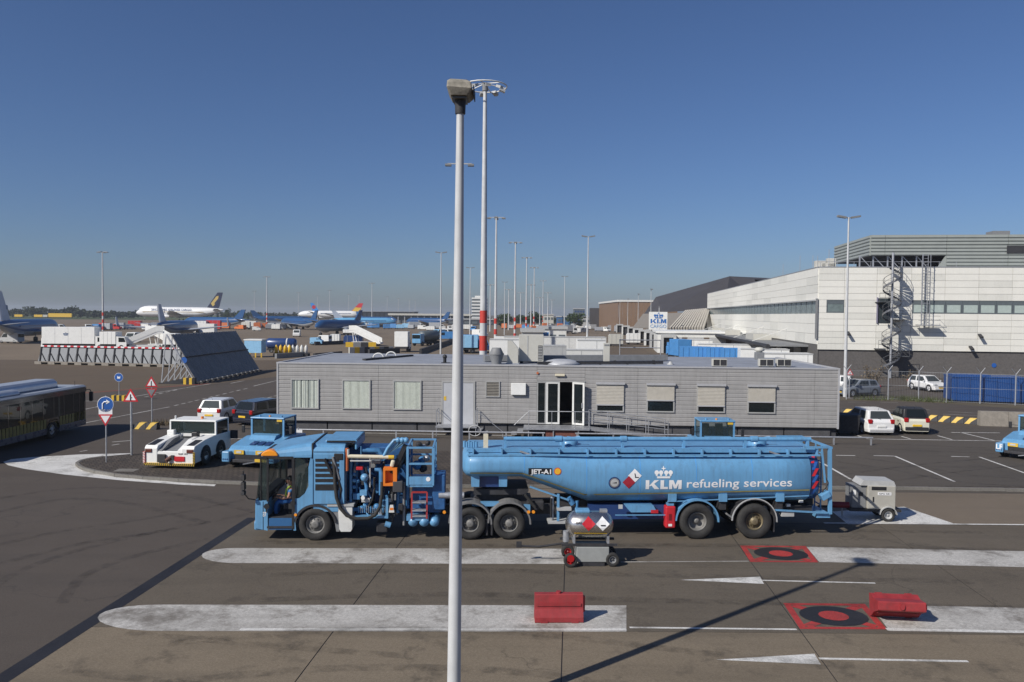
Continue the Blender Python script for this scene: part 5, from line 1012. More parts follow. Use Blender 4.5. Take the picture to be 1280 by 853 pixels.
# dark hipped hall
m_slate = mat('slate_roof', (.055, .052, .056), .75, var=.12, scale=.2)
Yh = 235; P0 = W(846, 388, Yh); t = thing('dark_roofed_hall', 'long hall with huge dark sloping roof behind the white cargo building', 'building', (P0.x, Yh, 0), R(-7.5))
def hx(px, py, Y=Yh): p = W(px, py, Y); return p
c0, c1, c2, c3, c4 = W(815, 388, 250), W(820, 372, 262), W(925, 345.5, 262), W(945, 349, 262), W(900, 387, 236)
def rel(p): return Matrix.Rotation(R(7.5), 3, 'Z') @ (p - Vector((P0.x, Yh, 0)))
L0 = [W(804, 394, 262), W(820, 371.5, 270), W(912, 345.5, 262), W(905, 386, 236), W(830, 390.5, 240)]
bkp = [p + Vector((25, 60, 0)) for p in L0]
rf = MB(); a = [rel(p) for p in L0]; bb = [rel(p) for p in bkp]; rf.add(a, [(0, 4, 3, 2, 1)]); e2 = [rel(W(943, 349.5, 262)), rel(W(960, 388, 250))]; rf.add([a[2], a[3], e2[1], e2[0]], [(0, 1, 2, 3)]); rf.add([a[1], a[2], e2[0], bb[2] + Vector((60, 0, 0)), bb[1]], [(0, 1, 2, 3, 4)]); rf.build('roof', m_slate, t, fix=True)
MB().box(rel(W(812, 395, 262)).x, rel(W(815, 395, 250)).y + 3, 0, rel(W(900, 395, 240)).x + 30, 60, 7.5).build('wall', mat('hall_wall', (.25, .23, .2), .8, var=.1), t)
m_rib = mat('concrete_rib', (.42, .39, .34), .8, var=.1, scale=1)
for k in range(13):
    p = W(858 + k * 2.4, 389 - k * .2, 228 - k * 1.5); q = W(838 + k * 3.4, 411, 222 - k * 2.5); MB().beam(rel(p), rel(q), .45, .7).build('roof_rib', m_rib, t)
for k in range(26):
    p = W(806 + k * 2.05, 393 - k * .05, 243 - k * .3); q = W(793 + k * 2.2, 410.5, 232 - k * .3); MB().beam(rel(p), rel(q), 1.1, .3).build('roof_slope_strip', mat('pale_roof_strip', (.3, .275, .24) if k % 2 else (.22, .2, .175), .8), t)
# brown hangar
Yb = 340; a, b = W(757, 382, Yb), W(846, 377, Yb); m_brown = mat('brown_sheet', (.21, .135, .085), .6, var=.08, scale=.3)
t = thing('brown_hangar', 'brown sheet clad hangar with pale roof edge behind the airline sign', 'building', (a.x, Yb, 0), R(-4)); w = b.x - a.x; hh = W(780, 377.5, Yb).z
n = 14; yl = 70
for k in range(n): MB().box(5.5 + (w - 5.5) * k / n + .03, 0, 0, 5.5 + (w - 5.5) * (k + 1) / n - .03, .4, hh).build('cladding_panel', m_brown, t)
for k in range(3): MB().loft([[(5.4 * k / 3, yl * (1 - k / 3) , 0), (5.4 * (k + 1) / 3, yl * (1 - (k + 1) / 3), 0), (5.4 * (k + 1) / 3, yl * (1 - (k + 1) / 3) + .5, 0), (5.4 * k / 3, yl * (1 - k / 3) + .5, 0)], [(5.4 * k / 3, yl * (1 - k / 3), hh), (5.4 * (k + 1) / 3, yl * (1 - (k + 1) / 3), hh), (5.4 * (k + 1) / 3, yl * (1 - (k + 1) / 3) + .5, hh), (5.4 * k / 3, yl * (1 - k / 3) + .5, hh)]]).build('cladding_panel', m_brown, t)
MB().box(5.3, -.3, hh, w + .3, .6, hh + .8).build('roof_edge', m_whited, t); MB().beam((0, yl, hh + .4), (5.4, 0, hh + .4), .8, .8).build('roof_edge', m_whited, t); MB().box(5.5, .4, hh - .5, w, yl, hh).build('roof', m_grey, t)
MB().box(-4.5, yl, 0, .2, yl + 20, hh * .83).build('dark_end', m_slate, t)
# low white dock annex with dark window band, in front of the hall
Yd = 150; a = W(822, 414, Yd); t = thing('dock_annex', 'low white dock building with brown window band under the airline sign', 'building', (a.x, Yd, 0), R(-7.5)); za = a.z
MB().box(0, 0, 0, 26, 16, za - .35).build('wall', m_whited, t); MB().box(.6, -.1, za - 2.3, 26, -.002, za - 1.1).build('window_band', mat('brown_band', (.13, .095, .07), .5), t); MB().box(-.3, -.3, za - .35, 26, 16.3, za).build('roof_edge', m_white, t)
for k in range(5): MB().box(1.5 + 4 * k, -.12, .2, 4.5 + 4 * k, -.003, 3.0).build('dock_door', m_lgrey, t)
# airline sign board on its frame
Ys = 172; a, b = W(811.5, 390, Ys), W(834, 412.5, Ys); w = b.x - a.x; h = a.z - b.z
t = thing('airline_sign', 'white board with blue crown KLM CARGO lettering above the dock annex', 'sign', (a.x, Ys, 0), 0); bd = MB().box(0, 0, b.z, w, .3, a.z).build('board', m_white, t)
m_kblue = mat('sign_royal_blue', (.03, .14, .42), .4); q = MB(); lf = [0]
def lay2(pp): lf[0] += .004; q.add([(x, -.02 - lf[0], z) for x, z in pp], [list(range(len(pp)))])
klm(lay2, w * .08, w * .94, b.z + h * .36, h * .24); crown(lay2, w * .51, b.z + h * .64, w * .5); q.build('airline_mark', m_kblue, bd)
v, fs = text_fit('CARGO', w * .07, w * .95, b.z + h * .1, h * .2, .01); MB().add([(x, -.03, z) for x, z in v], fs).build('lettering', mat('sign_pale_blue', (.18, .32, .55), .4), bd)
for x in (w * .2, w * .8): MB().beam((x, .4, 0), (x, .4, a.z), .25).build('post', m_steel, t)
# control style office tower with white bands
Yt = 520; a = W(589.5, 374, Yt); b = W(609, 374, Yt); w = b.x - a.x
t = thing('banded_office_tower', 'white banded office block rising behind the far lamp masts', 'building', (a.x, Yt, 0), 0); MB().box(.3, .3, 0, w - .3, 14, a.z).build('core', m_bfr, t)
zz = 4.0
while zz < a.z: MB().box(0, 0, zz, w, 14.3, min(zz + 1.05, a.z + 1)).build('facade_band', m_whited, t); zz += 2.1
MB().box(w * .2, 2, a.z, w * .9, 10, a.z + 2.2).build('roof_room', m_whited, t)
# dark terminal with long pale pier roof
Yt = 640; a, b = W(452, 390, Yt), W(517, 392.5, Yt)
t = thing('dark_terminal_hall', 'dark flat roofed terminal hall on the far apron', 'building', (a.x, Yt, 0), 0); MB().box(0, 0, 0, b.x - a.x, 30, a.z).build('wall', mat('dark_wall', (.03, .035, .045), .5), t)
for k in range(12): MB().box((b.x - a.x) * k / 12, -.4, 0, (b.x - a.x) * k / 12 + .6, -.05, a.z - .6).build('facade_fin', m_dark, t)
MB().box(-.5, -.6, a.z, b.x - a.x + .5, 30, a.z + .5).build('roof_edge', m_grey, t)
Yt = 560; a, b = W(485, 393.5, Yt), W(600, 395, Yt); t = thing('pier_building', 'long low pier with pale projecting roof on the far apron', 'building', (a.x, Yt, 0), 0); w = b.x - a.x
MB().box(0, 0, a.z - .4, w, 22, a.z + .9).build('roof', m_beige, t); MB().box(4, 3, 0, w, 20, a.z - .4).build('wall', m_bfr, t)
for k in range(14): MB().box(2 + w * k / 14, 1, 0, 2.6 + w * k / 14, 1.6, a.z - .4).build('column', m_steel, t)
def simple_block(label, px0, px1, pyt, Y, m, dm, nwin=4, rows=2):
    a, b = W(px0, pyt, Y), W(px1, pyt, Y); w = b.x - a.x; t = thing('distant_building', label, 'building', (a.x, Y, 0), 0)
    MB().box(0, 0, 0, w, 12, a.z).build('wall', m, t); MB().box(-.3, -.3, a.z, w + .3, 12.3, a.z + .6).build('roof', m_lgrey, t)
    for r in range(rows):
        z = a.z - 1.2 - r * 3.2
        for k in range(nwin): MB().box(w * (k + .15) / nwin, -.08, z - 1.3, w * (k + .85) / nwin, -.01, z).build('window', dm, t)
simple_block('cream office block with dark windows left of a round tree', 680, 692, 394, 420, m_beige, m_bfr, 3, 2); simple_block('dark blue glass block behind a round tree', 718, 731, 386.5, 600, m_bfr, m_navy, 4, 4)
simple_block('low pale shed beside the brown hangar', 728, 757, 397, 430, m_lgrey, m_bfr, 6, 1); simple_block('low dark sheds under the pier roof', 560, 636, 399.5, 500, mat('shed_dark', (.05, .055, .065), .6), m_bfr, 8, 1)
simple_block('small white cabin on the apron near the striped masts', 674, 708, 411.5, 175, m_whited, m_bfr, 3, 1); simple_block('long cream shed roofline below the striped masts', 653, 679, 415.5, 150, m_beige, m_bfr, 3, 1); simple_block('blue fronted sheds by the round tree', 697, 716, 396.5, 460, mat('shed_blue', (.05, .13, .28), .5), m_bfr, 4, 1)
# ================================================================== lamp posts and masts
m_pole = mat('pole_paint', (.54, .55, .555), .45, var=.09, scale=1.5, dirt=.16, streak=.25); m_band = mat('mast_red', (.5, .045, .03), .5, var=.08)
# the near lamp post
t = thing('lamp_post', 'tall pale lamp post with a weathered boxy lantern in front of the tanker', 'lamp post', (-.945, 13.45, .016), 0)
p = MB(); hh = 10.43; p.cyl((0, 0, 0), (.035, 0, hh * .55), .118, .095, 24); p.cyl((.035, 0, hh * .55), (.05, 0, hh), .095, .062, 24); p.build('pole', m_pole, t); MB().lathe([(.2, 0), (.2, .03), (.13, .05)], (0, 0, 0), (0, 0, 1), 20).build('base_flange', m_steel, t)
MB().cyl((.05, 0, hh - .12), (.05, 0, hh + .2), .085, .095, 16).build('spigot', m_dark, t)
m_lich = mat('weathered_lantern', (.26, .24, .2), .9, var=.35, scale=14, dirt=.3)
h = MB(); h.loft([[(x * .8 + .0, y, z * .72 + hh + .14) for x, y, z in r] for r in ([(-.12, -.22, 0), (.24, -.22, 0), (.24, .3, 0), (-.12, .3, 0)], [(-.2, -.28, .17), (.33, -.28, .13), (.33, .42, .13), (-.2, .42, .17)], [(-.19, -.27, .31), (.3, -.25, .29), (.3, .4, .29), (-.19, .4, .31)], [(-.14, -.2, .37), (.22, -.18, .355), (.22, .34, .355), (-.14, .34, .37)])]); h.build('lantern', m_lich, t, bevel=.025)
MB().box(-.07, -.18, hh + .1, .16, .26, hh + .125).build('lantern_lens', mat('dirty_lens', (.08, .08, .075), .4), t); MB().box(.27, -.2, hh + .16, .285, .3, hh + .3).build('lantern_clip', m_dark, t)
# floodlight mast with ring crown
def mast(name, label, px, pytop, Y, hgt=None, r=.3, bands=True, crown_='ring', group=None, lean=0):
    tp = W(px, pytop, Y); z = tp.z; t = thing(name, label, 'light mast', (tp.x, Y, .005), 0, group)
    MB().cyl((0, 0, 0), (0, 0, z), r, r * .45, 14).build('pole', m_pole, t)
    if bands:
        for b0, b1 in bands: 
            k0, k1 = r * (1 - .55 * b0 / z) * 1.03 + .004, r * (1 - .55 * b1 / z) * 1.03 + .004
            MB().cyl((0, 0, b0), (0, 0, b1), k0, k1, 14, False).build('red_band', m_band, t)
    if crown_ == 'ring':
        MB().tube([(1.95 * math.cos(k * .3142), 1.95 * math.sin(k * .3142), z - .1) for k in range(20)], .06, 6, True).build('ring', m_whited, t)
        for k in range(6):
            a = k * math.pi / 3 + .3; MB().beam((.1 * math.cos(a), .1 * math.sin(a), z + .15), (1.95 * math.cos(a), 1.95 * math.sin(a), z - .1), .07).build('spoke', m_whited, t)
        for k in range(8):
            a = k * math.pi / 4 + .2; f = MB().obox((1.55 * math.cos(a), 1.55 * math.sin(a), z - .35), (.5, .42, .22), a, R(20)).build('floodlight', m_lgrey, t); MB().obox((1.6 * math.cos(a), 1.6 * math.sin(a), z - .48), (.4, .34, .03), a, R(20)).build('lens', m_lens, f)
        MB().cyl((0, 0, z - .5), (0, 0, z + .2), r * .7, n=12).build('hub', m_grey, t)
    elif crown_ == 'cross':
        MB().beam((-1.6, 0, z), (1.6, 0, z), .14).build('cross_arm', m_lgrey, t); MB().beam((0, -1.6, z), (0, 1.6, z), .14).build('cross_arm', m_lgrey, t)
        for a in (0, 1, 2, 3): MB().obox((1.5 * math.cos(a * math.pi / 2), 1.5 * math.sin(a * math.pi / 2), z - .18), (.8, .8, .25)).build('floodlight', m_grey, t)
    elif crown_ == 'twin':
        for s in (-1, 1): MB().obox((s * .62, 0, z + .04), (.75, .36, .16), ry=R(-s * 10)).build('lantern', m_grey, t); MB().beam((0, 0, z - .1), (s * .3, 0, z + .05), .08).build('arm', m_grey, t)
    elif crown_ == 'head': MB().obox((.15, 0, z + .05), (.7, .4, .2), ry=R(8)).build('lantern', m_grey, t); MB().cyl((0, 0, z - .4), (0, 0, z), r * .7, n=8).build('spigot', m_grey, t)
    return t
b0 = W(605, 440, 72).z
mast('floodlight_mast', 'tallest grey floodlight mast with ring crown and red bands behind the cabin', 606.5, 107, 72, r=.37, bands=[(W(605, 438.5, 72).z, W(605, 420, 72).z), (W(605, 404, 72).z, W(605, 388.5, 72).z)])
MB_ = None
mast('floodlight_mast', 'floodlight mast almost hidden behind the near lamp post', 574.5, 205, 107, r=.3, bands=None, crown_='cross')
gm = 'striped floodlight masts in a row'
for px, py, Y, lab in ((620.5, 272, 165, 'tallest looking striped mast of the receding row, next to the ring crowned mast'), (644.5, 303, 222, 'second striped mast of the receding row counted from the ring crowned mast'), (658.5, 322, 281, 'third striped mast of the receding row counted from the ring crowned mast'), (668, 334.5, 339, 'fourth striped mast of the receding row counted from the ring crowned mast'), (679, 351, 450, 'last and smallest striped mast of the receding row')):
    mast('striped_mast', lab, px, py, Y, r=.34, bands=[(5.0, 6.1), (2.8, 3.9), (.6, 1.7)], crown_='cross', group=gm)
for px, py, Y in ((551.5, 316, 137), (588, 335, 190), (735.5, 296, 119), (706, 346, 226), (631, 353, 270), (1061, 272, 70)):
    lab = {551.5: 'white twin headed lamp post left of the near lamp post, behind the cabin', 735.5: 'white twin headed lamp post behind the cabin roof cabinet', 1061: 'white twin headed lamp post in front of the white cargo building', 588: 'thin twin headed lamp post between the near lamp post and the tallest mast', 706: 'thin twin headed lamp post left of the round tree', 631: 'thin twin headed lamp post among the striped masts'}[px]
    mast('twin_lamp_post', lab, px, py, Y, r=.15 if Y < 200 else .17, bands=None, crown_='twin', group='twin headed lamp posts')
mast('striped_mast', 'lone floodlight mast with red and white base behind the low blast fence', 128, 315, 275, r=.36, bands=[(5.2, 6.4), (2.8, 4.0), (.4, 1.6)], crown_='cross', group=gm)
mast('striped_mast', 'floodlight mast with red and white base right of the large white freighter', 333.5, 346, 440, r=.4, bands=[(5.2, 6.4), (2.8, 4.0), (.4, 1.6)], crown_='cross', group=gm)
for px, py, Y in ((318, 364, 690), (373, 366, 700), (412, 363, 690), (465, 354, 510), (436, 368, 760), (449, 369, 800), (484, 371, 820), (498, 373, 840), (512, 375, 900), (519, 376, 920), (397, 370, 800), (613, 356, 320), (636, 362, 350), (651, 366, 400), (664, 356, 330), (675, 372, 420), (685, 366, 390), (690, 375, 500)):
    mast('distant_mast', 'far thin light mast on the apron horizon', px, py, Y, r=.3, bands=None, crown_='cross', group='far masts on the horizon')
for px, py, Y in ((785, 374, 300), (798, 368, 250), (814, 362, 205), (775, 378, 330)):
    mast('dock_lamp_post', 'thin grey single headed lamp post along the dock road', px, py, Y, r=.12, bands=None, crown_='head', group='dock road lamp posts')
t = thing('antenna_pole', 'thin pole in front of the airline sign', 'pole', (W(824, 384, 160).x, 160, 0), 0); MB().cyl((0, 0, 0), (0, 0, W(824, 384, 160).z), .09, .06, 8).build('pole', m_pole, t); MB().ball((0, 0, W(824, 384, 160).z), .12, 6).build('tip', m_grey, t)
# ================================================================== road signs
def post(t, h, r=.032): MB().cyl((0, 0, 0), (0, 0, h), r, n=10).build('post', m_steel, t)
def disc(t, z, r, blue=True): b = MB(); b.cyl((0, -.035, z), (0, -.05, z), r, n=28); b = b.build('disc', m_sblue if blue else m_swhite, t); MB().lathe([(r, -.001), (r * .95, .004)], (0, -.051, z), (0, -1, 0), 28).build('rim', m_swhite, b); return b
def tri(t, z, r, up=True, y=-.04):
    s = 1 if up else -1
    def P(k): return [(k * math.cos(R(90 * s + 120 * i)), z + k * math.sin(R(90 * s + 120 * i))) for i in range(3)]
    b = MB().prism(P(r), 'y', y - .02, y).build('sign_plate', m_sred, t); MB().prism(P(r * .66), 'y', y - .026, y - .0205).build('sign_face', m_swhite, b); return b
g = G(133, 581); t = thing('road_sign', 'blue turn right arrow sign above a small give way triangle', 'road sign', (g.x, g.y, .11), R(4)); sc_ = 1.0
z0 = W(138, 506, g.y).z; post(t, z0 + .3); d = disc(t, z0 - .1, .36); q = MB(); q.tube([(-.12, -.056, z0 - .3), (-.12, -.056, z0 - .06), (-.05, -.056, z0 + .02), (.06, -.056, z0 + .02)], .03, 6); q.prism([(.04, z0 - .09), (.2, z0 + .02), (.04, z0 + .13)], 'y', -.06, -.052); q.build('arrow', m_swhite, d)
MB().box(-.3, -.05, W(138, 519, g.y).z - .11, .3, -.035, W(138, 517.5, g.y).z + .1).build('sub_plate', m_swhite, t); tri(t, W(138, 526, g.y).z, .36, False)
g = G(164.5, 572); t = thing('road_sign', 'red bordered warning triangle on a lone post beside the paver island', 'road sign', (g.x, g.y, .11), R(2)); z0 = W(163, 499.5, g.y).z; post(t, z0 + .1, .05); b = tri(t, z0, .42); MB().box(-.03, -.07, z0 - .16, .03, -.0665, z0 + .14).build('symbol', m_black, b); MB().box(.03, -.07, z0 - .05, .08, -.0665, z0).build('symbol', m_black, b)
g = G(190, 531); t = thing('road_sign', 'red bordered warning triangle above the back of a give way sign near white car', 'road sign', (g.x, g.y, .01), R(3)); z0 = W(190, 479.5, g.y).z; post(t, z0 + .2, .04); b = tri(t, z0, .44); MB().box(-.03, -.07, z0 - .16, .03, -.0665, z0 + .14).build('symbol', m_black, b); tri(t, W(190, 490, g.y).z, .4, False); MB().prism([(-.24, W(190, 490, g.y).z + .14), (.24, W(190, 490, g.y).z + .14), (0, W(190, 490, g.y).z - .28)], 'y', -.075, -.067).build('sign_face', m_grey, t)
g = G(149, 501); t = thing('road_sign', 'round blue sign on a post in a yellow and black block', 'road sign', (g.x, g.y, .01), 0); z0 = W(149.5, 472, g.y).z; post(t, z0); b = disc(t, z0, .34); MB().prism([(-.12, z0 - .1), (.1, z0 - .1), (.14, z0 + .08), (0, z0 + .03), (-.1, z0 + .12)], 'y', -.058, -.052).build('symbol', m_swhite, b)
for k in range(5): MB().box(-.5 + k * .2, -.22, 0, -.3 + k * .2 - .004, .22, .42).build('base_block', m_yel if k % 2 == 0 else m_black, t)
g = G(1059, 497); t = thing('road_sign', 'small red warning triangle on the white lamp post by the fence', 'road sign', (g.x, g.y - .4, 0), 0); z0 = W(1059, 466, g.y).z; post(t, z0 - .4, .05); b = tri(t, z0, .36); MB().box(-.03, -.07, z0 - .12, .03, -.0665, z0 + .1).build('symbol', m_black, b)
# ================================================================== yellow and black kerb blocks, concrete barrier
def block_row(label, p0, p1, n, par=None):
    a, b = G(*p0), G(*p1); d = b - a; rz = math.atan2(d.y, d.x); L = d.length / n
    for k in range(n):
        p = a + d * (k / n); t = thing('kerb_block', label, 'barrier block', (p.x, p.y, .009), rz, 'striped barrier blocks'); y = k % 2 == 0
        pr = [(-.24, 0), (.24, 0), (.2, .16), (.13, .4), (-.13, .4), (-.2, .16)]
        m = MB(); m.loft([[(.01 + s * .0, y_, z_) for y_, z_ in pr] for s in (0,)] + [[(L - .01, y_, z_) for y_, z_ in pr]]); m.build('concrete', m_dark, t, fix=True)
        s = MB()
        for (y0, z0), (y1, z1) in zip(pr[2:], pr[3:]):
            pass
        s.add([(.03, -.244, .02), (L * .4, -.244, .02), (L * .55, -.206, .165), (.03 + L * .15, -.206, .165)], [(0, 1, 2, 3)]); s.add([(.03 + L * .15, -.206, .166), (L * .55, -.206, .166), (L * .95, -.137, .402), (L * .42, -.137, .402)], [(0, 1, 2, 3)]); s.add([(L * .42, -.137, .404), (L * .95, -.137, .404), (L * .95, .13, .404), (L * .42, .13, .404)], [(0, 1, 2, 3)]); s.build('yellow_stripe', m_yel, t)
block_row('yellow striped concrete barrier block in the row behind the small cars', (1052, 518), (1222, 531), 11)
block_row('yellow striped concrete block beside the white tug', (170, 536.5), (198, 537), 2)
a, b = G(1223, 532), G(1330, 535); d = b - a; t = thing('concrete_barrier', 'weathered plain concrete barrier wall right of the striped blocks', 'barrier', a, math.atan2(d.y, d.x)); m_cw = mat('weathered_concrete', (.26, .235, .2), .9, var=.22, scale=3, bump=.3, bscale=25, dirt=.35)
n = 3
for k in range(n): MB().prism([(-.3, 0), (.3, 0), (.18, .95), (-.18, .95)], 'x', d.length * k / n + .01, d.length * (k + 1) / n - .01).build('barrier_segment', m_cw, t)
# ================================================================== jet blast fences
m_bf = mat('blast_sheet', (.105, .115, .13), .55, .2, var=.1, scale=1.5, dirt=.1); m_bfd = mat('blast_panel_dark', (.21, .2, .19), .6, var=.2, scale=1.2, dirt=.3)
a, b = G(46, 455), G(234, 459.5); d = b - a; L = d.length; rz = math.atan2(d.y, d.x)
t = thing('low_blast_fence', 'low pale blast fence with braced frame and red white top rail', 'blast fence', a, rz); hz = W(46, 433.5, a.y).z; n = 16
for k in range(n):
    x0, x1 = L * k / n, L * (k + 1) / n
    MB().add([(x0 + .02, .15, .3), (x1 - .02, .15, .3), (x1 - .02, .9, hz), (x0 + .02, .9, hz), (x0 + .02, .19, .3), (x1 - .02, .19, .3), (x1 - .02, .94, hz), (x0 + .02, .94, hz)], [(0, 1, 2, 3), (7, 6, 5, 4), (0, 4, 5, 1), (3, 2, 6, 7)]).build('sheet', m_bf, t)
    MB().beam((x0 + .35, .05, .25), (x0, .8, hz), .12).build('frame_post', m_dark, t); MB().beam((x0 + .15, .55, hz - .7), (x1 - .1, .05, .35), .06).build('brace', m_dark, t)
for k in range(44): MB().box(L * k / 44, .7, hz - .02, L * (k + 1) / 44 - .01, .95, hz + .16).build('top_board', m_sred if k % 2 else m_swhite, t)
for k in range(11): MB().box(L * k / 11, -.4, 0, L * k / 11 + L / 22, 1.1, .35).build('footing', m_cw, t); MB().box(L * k / 11 + L / 22 + .01, -.35, .25, L * (k + 1) / 11 - .01, 1.0, .36).build('beam', m_cw, t)
# the big leaning one
a, b = G(252, 480.5), G(329, 464); d = b - a; L = d.length; rz = math.atan2(d.y, d.x); tpz = W(225, 449, a.y - 1.5).z
t = thing('leaning_blast_fence', 'tall dark slatted blast fence leaning over beside the service road', 'blast fence', a, rz)
# local: x along the fence (away), +y to its left; panel leans to the left as it rises
n = 26; hz0 = 2.55; hz1 = 4.75
def lean(z): return .3 + z * .62
for tier, (z0, z1) in enumerate(((.25, hz0), (hz0 + .06, hz1))):
    for k in range(n):
        if tier == 1 and k < 1: continue
        x0, x1 = L * k / n, L * (k + 1) / n
        f = lambda x, z, o: (x, lean(z) + o, z)
        MB().loft([[f(x0 + .05, z0, 0), f(x1 - .05, z0, 0), f(x1 - .025, z0, .09), f(x0 + .025, z0, .09)], [f(x0 + .05, z1, 0), f(x1 - .05, z1, 0), f(x1 - .025, z1, .09), f(x0 + .025, z1, .09)]]).build('slat', m_bfd, t)
MB().beam((0, lean(hz0) - .06, hz0), (L, lean(hz0) - .06, hz0), .12).build('waling', m_dark, t)
for k in range(0, n + 1, 2):
    x = L * k / n; MB().beam((x, lean(.2) + .15, .1), (x, lean(hz1) + .15, hz1), .12).build('frame_post', m_steel, t); MB().beam((x, lean(hz0) + .2, hz0), (x, 3.9, .02), .09).build('raker', m_steel, t); MB().beam((x, lean(hz1) + .2, hz1 - .2), (x, 3.9, .02), .09).build('raker', m_steel, t); MB().box(x - .2, .2, 0, x + .2, 4.1, .12).build('foot_beam', m_dark, t)
s = MB(); s.cyl((-.02, lean(2.3) - .05, 2.3), (-.06, lean(2.3) - .05, 2.3), .3, n=18); s.build('round_sign', m_sblue, t)
for k in range(4): MB().box(-.4, .5 + k * .28, 0, .05, .77 + k * .28, .62).build('end_block', m_yel if k % 2 else m_black, t)
# ================================================================== cars: x forward, built from cross-sections
def car(label, loc, rz, m_body, L=3.9, Wd=1.7, Ht=1.48, kind='hatch', m_roof=None, m_low=None, group=None, plate=m_plate, tail=m_lred, glassm=m_glass):
    t = thing('parked_car', label, 'car', loc, rz, group); h = L / 2; w = Wd / 2; r = .31 if L > 3 else .28
    belt = .62 * Ht; gc = .2
    # stations: x, top of lower body, half width
    lo = [(-h, .52 * Ht, w * .86), (-h + .06, .6 * Ht, w * .93), (-h + .35, belt, w), (-.3 * h, belt, w), (.42 * h, belt * .98, w), (.75 * h, .56 * Ht, w * .97), (h - .08, .5 * Ht, w * .88), (h, .4 * Ht, w * .8)]
    def rg(x, zt, ww): return [(x, -ww * .95, gc), (x, ww * .95, gc), (x, ww, .38), (x, ww, zt - .12), (x, ww * .93, zt), (x, -ww * .93, zt), (x, -ww, zt - .12), (x, -ww, .38)]
    MB().loft([rg(*s) for s in lo], smooth=False).build('body', m_body, t, bevel=.03)
    rear = {'hatch': -h + .12, 'estate': -h + .1, 'smart': -h + .1}[kind]
    up = {'hatch': [(rear, belt - .02, w * .9), (rear + .3, Ht * .965, w * .76), (-.1 * h, Ht, w * .78), (.14 * h, Ht * .985, w * .77), (.5 * h, belt - .02, w * .9)],
          'estate': [(rear, belt - .02, w * .9), (rear + .28, Ht * .97, w * .76), (-.1 * h, Ht, w * .78), (.1 * h, Ht * .985, w * .77), (.42 * h, belt - .02, w * .9)],
          'smart': [(rear, belt - .02, w * .92), (rear + .28, Ht * .97, w * .8), (-.05 * h, Ht, w * .82), (.2 * h, Ht * .98, w * .8), (.66 * h, belt - .05, w * .92)]}[kind]
    # greenhouse: rings of (base half width, roof half width)
    bb = belt - .03
    q = [[(x if z > belt else x, -w * .92, bb), (x, w * .92, bb), (x, ww, max(z - .05, bb + .004)), (x, ww * .9, max(z, bb + .006)), (x, -ww * .9, max(z, bb + .006)), (x, -ww, max(z - .05, bb + .004))] for x, z, ww in up]
    MB().loft(q, smooth=False).build('cabin', m_roof or m_body, t, bevel=.02)
    # glazing set just outside the cabin skin
    def quad(nm, pts, off): 
        c = [Vector(p) for p in pts]; n = (c[1] - c[0]).cross(c[3] - c[0]).normalized(); mid = sum(c, Vector()) / len(c); c = [mid + (p - mid) * .86 + n * off for p in c]
        return MB().add(c, [list(range(len(c)))]).build(nm, glassm, t)
    (x0, z0, a0), (x1, z1, a1), (x2, z2, a2), (x3, z3, a3), (x4, z4, a4) = up
    quad('rear_window', [(x0, w * .85, bb + .06), (x0, -w * .85, bb + .06), (x1, -a1 * .88, z1), (x1, a1 * .88, z1)], .012 + .0) if True else 0
    quad('windscreen', [(x4, -w * .9, bb + .02), (x4, w * .9, bb + .02), (x3, a3 * .92, z3), (x3, -a3 * .92, z3)], .015)
    for s in (-1, 1):
        def sq(xa, xb, xc, xd, nm):
            p = [(xa, s * w * .925, bb + .03), (xb, s * w * .925, bb + .03), (xc, s * (a2 + .004), z2 - .07), (xd, s * (a2 + .004), z2 - .07)]
            p = p if s < 0 else p[::-1]; return quad(nm, p, .014)
        mid = (x1 + x3) / 2 - .05
        sq(mid + .02, x4 - .15, x3 - .02, mid + .02, 'side_window'); sq(x0 + .25, mid - .02, mid - .02, x1 + .12, 'side_window')
        for xw in (-h * .62, h * .64):
            wheel(t, xw, s * (w - .1), r, r, .2, r * .66, 'car', m_alu, 20).rotation_euler[2] = 0 if s < 0 else math.pi
            MB().prism(arc(xw, r, r + .07, 190, -10, 14) + arc(xw, r, r - .02, -10, 190, 14), 'y', s * w * 1.004 - .006, s * w * 1.004 + .006).build('wheel_arch', m_dark, t, fix=True)
        MB().obox((-h + .04, s * w * .76, .56 * Ht), (.16, .24, .26)).build('tail_light', tail, t, bevel=.04); MB().obox((h - .1, s * w * .7, .46 * Ht), (.22, .34, .16)).build('headlight', m_lens, t, bevel=.04)
        MB().obox((x4 - .3, s * (w + .08), belt + .06), (.1, .16, .12)).build('mirror', m_roof or m_body, t, bevel=.03)
    MB().box(-h - .035, -w * .84, .24, -h + .12, w * .84, .46).build('rear_bumper', m_low or m_body, t, bevel=.04); MB().box(h - .15, -w * .8, .22, h + .03, w * .8, .42).build('front_bumper', m_low or m_body, t, bevel=.04)
    MB().box(-h - .05, -.26, .5, -h - .036 + .03, .26, .61).build('number_plate', plate, t); MB().box(h + .02, -.26, .34, h + .045, .26, .44).build('number_plate', plate, t)
    MB().box(h - .02, -.3, .46, h + .02, .3, .55).build('grille', m_black, t)
    for s in (-1, 1):
        for xs_ in (x0 + .55, (x1 + x3) / 2 - .05, x4 - .12): MB().box(xs_ - .007, s * (w + .001) - .004, .3, xs_ + .007, s * (w + .001) + .004, belt - .14).build('door_seam', m_dark, t)
        MB().box(-h * .42, s * (w + .0) - .012, .2, h * .42, s * w + .012, .34).build('sill', m_dark, t)
        MB().box((x1 + x3) / 2 - .3, s * (w + .006) - .012, belt - .26, (x1 + x3) / 2 - .12, s * (w + .006) + .012, belt - .22).build('door_handle', m_roof or m_body, t)
